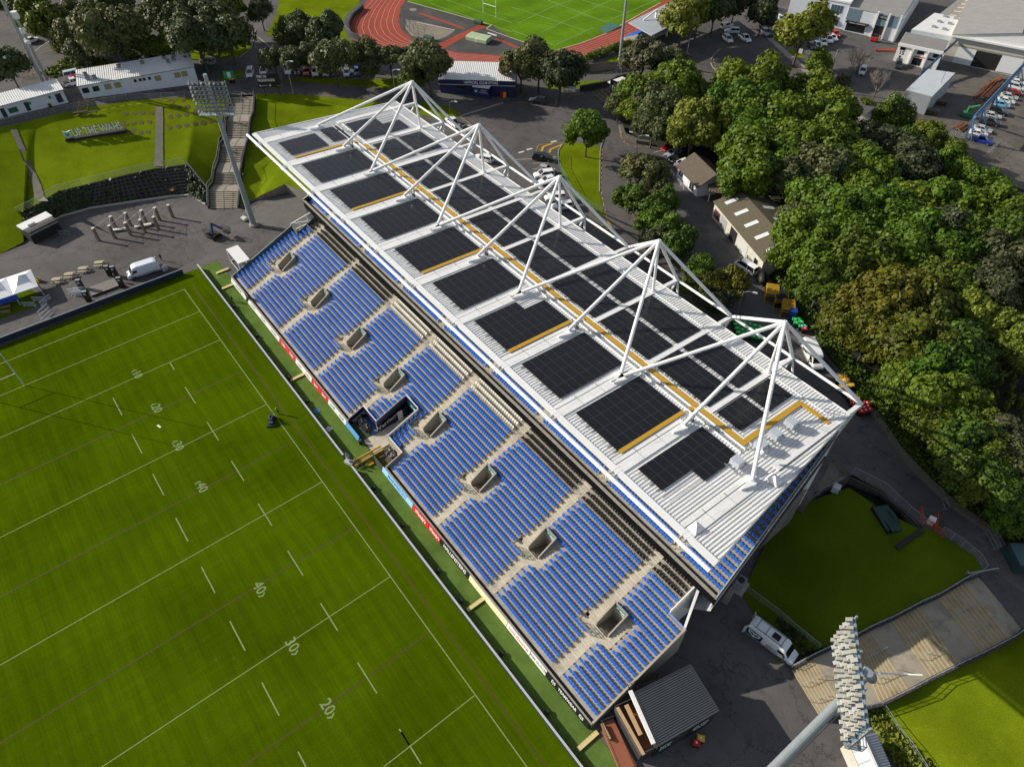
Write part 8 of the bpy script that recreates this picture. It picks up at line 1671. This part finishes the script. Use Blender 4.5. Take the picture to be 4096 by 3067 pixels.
# bottle jack and gear round the left tower
p = L(4,2110,245); e = thing('equipment_box','small white generator cart at the foot of the floodlight tower','cart',p,.3); mb = MB(); mb.bx(-.6,.6,-.4,.4,.2,.8); mb.build('body',[hx('c8c8c4')],e); mb = MB(); mb.tube((-.4,-.45,.2),(-.4,.45,.2),.2,n=8); mb.tube((.4,-.45,.2),(.4,.45,.2),.2,n=8); mb.build('wheel',[RUBBER],e)
LIFT = M('lift blue',(.03,.06,.16),.5); p = L(4,1850,390); e = thing('boom_lift','dark blue folded boom lift with two black baskets on the concourse','lift',p,.3)
mb = MB(); mb.bx(-1.2,1.2,-1.0,1.0,.4,1.0); mb.build('chassis',[BLACK],e); mb = MB(); mb.beam((0,-.2,1.0),(0,.3,3.4),.45,.45); mb.beam((0,.3,3.3),(1.6,1.4,2.0),.35,.35); mb.build('boom',[LIFT],e)
for x, y, z in ((2.2,1.9,1.2),(-.2,-.9,1.0)):
    mb = MB(); mb.bx(x-1,x+1,y-.5,y+.5,z-.1,z)
    for zz in (.4,.8,1.1):
        for s in (-1,1): mb.beam((x-1,y+s*.5,z+zz),(x+1,y+s*.5,z+zz),.06,.06); mb.beam((x+s,y-.5,z+zz),(x+s,y+.5,z+zz),.06,.06)
    mb.build('basket',[BLACK],e)
for x in (-.9,.9):
    for s in (-1,1): mb = MB(); mb.tube((x,s*1.0-.12,.4),(x,s*1.0+.12,.4),.4,n=10); mb.build('wheel',[RUBBER],e)
for i,(x,y,col,lab) in enumerate(((1480,1640,'b01020','maroon bin nearest the wall corner'),(1510,1628,'d8a010','yellow bin between the maroon ones'),(1540,1618,'8a1020','maroon bin in the bin row by the crib wall'),(1575,1615,'d8a010','right hand yellow bin by the crib wall'),(1500,1650,'e0a818','front yellow bin by the crib wall'))):
    bins(0,[(x,y+25)],col,lab,'bins by the crib wall',z=.0)
# white gate frame, tables, totems, stage, marquee
p = L(4,2060,690); e = thing('white_canopy','white steel framed canopy beside the corner of the stand','canopy',(0,0,0),0,world=True); T = [L(4,1952,497,2.9),L(4,2050,460,2.9),L(4,2155,585,2.9),L(4,2055,622,2.9)]; e.location = (T[0].x,T[0].y,0); mb = MB(); mb.prism([(q.x,q.y) for q in T],2.85,3.0); mb.build('roof',[WHITE],e)
for q in T: mb = MB(); mb.bx(q.x-.07,q.x+.07,q.y-.07,q.y+.07,0,2.85); mb.build('post',[WHITE],e)
mb = MB()
for a, c in zip(T,T[1:]+T[:1]): mb.beam((a.x,a.y,.15),(c.x,c.y,.15),.1,.1)
mb.build('base_rail',[WHITE],e)
for i,(x,y) in enumerate(((495,775),(605,730),(725,680),(862,630))):
    e = thing('picnic_table', f'pale timber picnic table on the concourse, {ORD[i]} from the marquee', 'picnic table', L(4,x,y), 1.05, 'concourse picnic tables'); mb = MB()
    for j in range(4): mb.bx(-.85,.85,-.38+.19*j,-.22+.19*j,.7,.75)
    mb.build('tabletop',[hx('b0a48c')],e)
    for s in (-1,1): mb = MB(); mb.bx(-.85,.85,s*.75-.14,s*.75+.14,.42,.47); mb.build('seat',[hx('b0a48c')],e)
    for s in (-1,1): mb = MB(); mb.beam((s*.6,-.75,.4),(s*.6,.75,.4),.07,.07); mb.beam((s*.6,-.7,0),(s*.6,-.25,.7),.07,.07); mb.beam((s*.6,.7,0),(s*.6,.25,.7),.07,.07); mb.build('leg',[hx('8a7c62')],e)
for i,(x,y,lab) in enumerate(((955,720,'black totem behind the stage, left one'),(1005,725,'black totem behind the stage, right one'),(1060,820,'black totem at the right front corner of the stage'),(715,840,'black totem at the left back corner of the stage'),(770,940,'black totem nearest the hoarding by the white racks'))):
    e = thing('speaker_totem',lab,'totem',L(4,x,y),1.05,'stage totems'); mb = MB(); mb.bx(-.45,.45,-.3,.3,0,2.4); mb.build('body',[BLACK],e); mb = MB(); mb.bx(-.42,.42,-.27,.27,2.404,2.46); mb.build('cap',[hx('8a8a86')],e); mb = MB(); mb.bx(-.2,.2,-.32,-.302,1.7,2.1); mb.build('badge',[hx('b8bcc0')],e)
s1, s2, s3, s4 = (L(4,x,y) for x,y in ((755,840),(985,755),(1070,805),(800,905))); e = thing('stage_deck','low grey stage deck between the black totems','stage',s1); mb = MB(); mb.prism([(q.x-s1.x,q.y-s1.y) for q in (s1,s2,s3,s4)],.28,.36); mb.build('deck',[M('grey deck',(.2,.185,.17),.85,noise=(2,.3))],e); mb = MB(); mb.prism([((q.x-s1.x)*.98,(q.y-s1.y)*.98) for q in (s1,s2,s3,s4)],0,.276); mb.build('skirt',[BLACK],e)
for i,(x,y) in enumerate(((640,870),(665,885),(690,895),(700,860))): cage(L(4,x,y),1.05,2.2,.4,1.1,f'white barrier panel parked left of the stage, {ORD[i]}','crowd_barrier','barrier',hx('c8d0d8'),14,'white barrier panels')
for i,(x,y,r_) in enumerate(((345,940,.9),(400,950,2.2),(260,985,.9),(385,1030,2.2),(415,1090,2.2))): cage(L(4,x,y),r_,2.6,.4,1.0,f'white barrier panel loose in front of the marquee, {ORD[i]}','crowd_barrier','barrier',hx('c8d0d8'),14,'loose barrier panels')
M1, M2, M3 = L(4,330,812,2.6), L(4,-330,1035,2.6), L(4,265,668,2.6); e = thing('marquee','white peaked marquee tent with a blue banner at the left edge','tent',(M1.x,M1.y,0),0,world=True); dv = M3-M1; mb = MB(); mb.smooth = False
CL = M('white canvas',(.80,.81,.84),.6)
nb = 3; W_a = M2-M1
for i in range(nb):
    a, c = M1+W_a*(i/nb), M1+W_a*((i+1)/nb); q = [a,c,c+dv,a+dv]; ap = sum(q,Vector())/4+Vector((0,0,1.5)); mids = [(q[j]+q[(j+1)%4])/2 for j in range(4)]
    for j in range(4):
        p0, p1 = q[j], q[(j+1)%4]; k1, k2 = p0.lerp(ap,.5)-Vector((0,0,.28)), p1.lerp(ap,.5)-Vector((0,0,.28))
        mb.face(p0,p1,k2,k1); mb.face(k1,k2,ap)
mb.build('canopy',[CL],e)
for i in range(nb+1):
    for d in (Vector((0,0,0)),dv): q = M1+W_a*(i/nb)+d; mb = MB(); mb.tube((q.x,q.y,0),(q.x,q.y,2.6),.05,n=8); mb.build('pole',[WHITE],e)
mb = MB(); a = M1+W_a*.3; c = M1+W_a*.8; a.z = c.z = 2.0; mb.beam(a+Vector((.1,0,0)),c+Vector((.1,0,0)),.06,1.1); mb.build('banner',[hx('1c48b0')],e); mb = MB(); q = M1+dv*.5; mb.beam((M1.x,M1.y,1.2),(q.x,q.y,1.2),.06,2.3); mb.build('side_screen',[hx('6a4420')],e)
sheet('marquee_lawn', GR_S, [L(4,*p) for p in ((-400,1000),(240,820),(380,930),(300,990),(-300,1200))], .012)
for i in range(3): a, c = L(4,0,955+40*i,.45), L(4,85,930+45*i,.45); mb = MB(); mb.beam(a,c,.4,.1); mb.beam(a-Vector((0,0,.25)),c-Vector((0,0,.25)),.2,.4); solo(mb,'timber_bench',[hx('8a7350')],f'brown plank bench under the marquee edge, {ORD[i]} from the tent',"bench",a,'marquee benches')
e = thing('generator','small yellow generator at the corner of the marquee','generator',L(4,335,770),.4); mb = MB(); mb.bx(-.5,.5,-.35,.35,.1,.7); mb.build('body',[YEL],e); mb = MB(); mb.bx(-.55,.55,-.4,.4,0,.1); mb.bx(-.3,.3,-.2,.2,.7,.8); mb.build('frame',[DARK],e)
e = thing('equipment_case','red and grey equipment cases behind the white van','case',L(4,1410,665),.4); mb = MB(); mb.bx(-.8,.3,-.5,.5,0,.8); mb.build('case',[hx('a81c28')],e); mb = MB(); mb.bx(.3,.9,-.5,.5,0,1.1); mb.build('rack',[hx('c0c4c8')],e)
# ---------------------------------------------------------------- deck building at the near corner
FJ = M('charcoal cladding',(.035,.038,.042),.6,noise=(.8,.3)); CHR = M('charcoal ribbed roof',(.075,.085,.095),.5,noise=(.6,.3),col2=(.055,.062,.07)); DECKR = M('red timber decking',(.30,.095,.045),.75,noise=(2,.3),col2=(.21,.06,.03))
HZ = 4.6; Rr = [L(14,1060,1010,HZ),L(14,1540,770,HZ),L(14,1785,1165,HZ),L(14,1265,1470,HZ)]; c_ = Rr[0]; e = thing('hospitality_block','charcoal two level deck building with a ribbed roof at the near corner of the stand','building',(c_.x,c_.y,0)); o_ = Vector((c_.x,c_.y,0)); r_ = [p-o_ for p in Rr]
mb = MB(); mb.prism([(p.x*.985+.02,p.y*.985) for p in r_],-.1,HZ-.3); mb.build('wall',[FJ],e)
mb = MB(); 
def rib3(m_, a, b_, c2, d, n_):
    for i in range(n_):
        for f0,f1,h0,h1 in ((0,.6,0,0),(.6,.7,0,.09),(.7,.9,.09,.09),(.9,1,.09,0)): t0,t1 = (i+f0)/n_,(i+f1)/n_; m_.face(a.lerp(d,t0)+Vector((0,0,h0)),b_.lerp(c2,t0)+Vector((0,0,h0)),b_.lerp(c2,t1)+Vector((0,0,h1)),a.lerp(d,t1)+Vector((0,0,h1)))
rib3(mb,r_[0],r_[1],r_[2],r_[3],24); mb.build('roof',[CHR],e)
mb = MB()
for a, c in zip(r_,r_[1:]+r_[:1]): mb.beam(a-Vector((0,0,.1)),c-Vector((0,0,.1)),.12,.35)
mb.build('roof_edge',[FJ],e); mb = MB(); mb.beam(r_[0]+Vector((-.5,-.25,-.1)),r_[3]+Vector((-.5,-.25,-.1)),.45,.3); mb.build('gutter',[WHITE],e)
D1 = [L(14,885,1150,2.2),L(14,1040,1080,2.2),L(14,1250,1490,2.2),L(14,1110,1555,2.2)]; d_ = [p-o_ for p in D1]
mb = MB(); mb.prism([(p.x,p.y) for p in d_],1.95,2.2); mb.build('upper_deck',[DECKR],e); mb = MB(); mb.prism([(p.x,p.y) for p in d_],-.1,1.946); mb.build('wall',[FJ],e)
for a, c, nm in ((d_[0],d_[3],0),(d_[0],d_[1],1),(d_[3],d_[2],2)):
    mb = MB(); mb.beam(a+Vector((0,0,.5)),c+Vector((0,0,.5)),.08,1.0); mb.build('balustrade',[M('smoked panel',(.07,.075,.08),.3)],e)
mb = MB(); mb.beam(d_[0]+Vector((.25,.05,1.06)),d_[3]+Vector((.25,.05,1.06)),.38,.09); mb.build('bar_top',[WOOD],e)
a, c = L(14,985,1115,3.2)-o_, L(14,1110,1375,3.2)-o_; mb = MB(); mb.beam(a,c,.5,.1); mb.build('bar_table',[WOOD],e); mb = MB()
for t in (.1,.5,.9): q = a.lerp(c,t); mb.beam((q.x,q.y,2.2),(q.x,q.y,3.15),.1,.1)
mb.build('table_legs',[DARK],e)
D2 = [L(14,760,1280,.55),L(14,870,1235,.55),L(14,1075,1640,.55),L(14,940,1700,.55)]; d2 = [p-o_ for p in D2]; mb = MB(); mb.prism([(p.x,p.y) for p in d2],-.1,.55); mb.build('lower_deck',[M('sunlight toned decking',(.34,.12,.06),.75,noise=(2,.3),col2=(.25,.08,.04))],e)  # sunlight put into the colour, a lighter red than the upper deck
mb = MB()
for a, c in ((d2[0],d2[3]),(d2[0],d2[1])):
    mb.beam(a+Vector((0,0,1.1)),c+Vector((0,0,1.1)),.07,.07); k = int((c-a).length/.25)
    for i in range(k+1): q = a.lerp(c,i/k); mb.beam(q,q+Vector((0,0,1.1)),.025,.025)
mb.build('railing',[DARK],e); mb = MB(); a, c = L(14,775,1275,1.0)-o_, L(14,845,1410,1.0)-o_; mb.beam(a,c,.32,.08); mb.beam(a-Vector((0,0,.25)),c-Vector((0,0,.25)),.1,.4); mb.build('bench_seat',[WOOD],e)
mb = MB()
for t in (0,.5,1):
    q = d_[0].lerp(d_[3],t); mb.beam((q.x,q.y,2.2),(q.x,q.y,3.3),.07,.07)
mb.build('posts',[DARK],e)
wa, wb = r_[3]-Vector((0,0,HZ)), r_[2]-Vector((0,0,HZ)); wd = (wb-wa).normalized(); nn = Vector((wd.y,-wd.x,0)); nn = nn if nn.y < 0 or nn.x > 0 else -nn
if nn.dot(Vector((CAM.x,CAM.y,0))-o_-wa) < 0: nn = -nn
for t0, t1, txt in ((.02,.28,'ROCK\nSOLID'),(.56,.90,'UP THE\nWAHS')):
    a, c = wa.lerp(wb,t0)+nn*.0, wa.lerp(wb,t1)+nn*.0; a = a*1.0; mb = MB(); q = [a+nn*.03+Vector((0,0,.6)),c+nn*.03+Vector((0,0,.6)),c+nn*.03+Vector((0,0,3.9)),a+nn*.03+Vector((0,0,3.9))]; mb.face(*q); mb.face(*q[::-1]); mb.build('mural_panel',[M('mural green',(.03,.12,.09),.5,noise=(1.2,.25),col2=(.012,.02,.03))],e); mp = (a+c)/2
    text(txt,.85,(mp.x+nn.x*.06,mp.y+nn.y*.06,2.7),wd,(0,0,1),SW,e,fit=(c-a).length*.75)
bx0 = L(14,1575,1460)
bins(14,[(1575,1465)],'b01a24','red lidded bin beside the mural wall','bins by the mural wall',z=0); bins(14,[(1612,1425)],'e0ab1c','yellow lidded bin beside the mural wall','bins by the mural wall',z=0)
fence([L(14,985,1010,1.2),L(14,1120,920,1.2),L(14,1240,890,1.2)],2.4,'dark steel stair rail between the stand and the deck building',.5,DARK,wires=2)
# air conditioning plant under the upper tier end
e = thing('plant_unit','pair of grey fan units on a slab under the near end of the upper tier','air conditioner',L(14,1920,60,5.5),.2); mb = MB(); mb.bx(-1.2,1.2,-.7,.7,0,1.4); mb.build('casing',[hx('7a8288')],e)
for s in (-.6,.6): mb = MB(); mb.tube((s,0,1.402),(s,0,1.46),.45,n=14); mb.build('fan',[BLACK],e)
mb = MB(); mb.bx(-1.6,1.6,-1.1,1.1,-.3,0); mb.bx(-.4,.4,-.4,.4,-5.5,-.3); mb.build('slab',[CONC],e)
bake_texts()
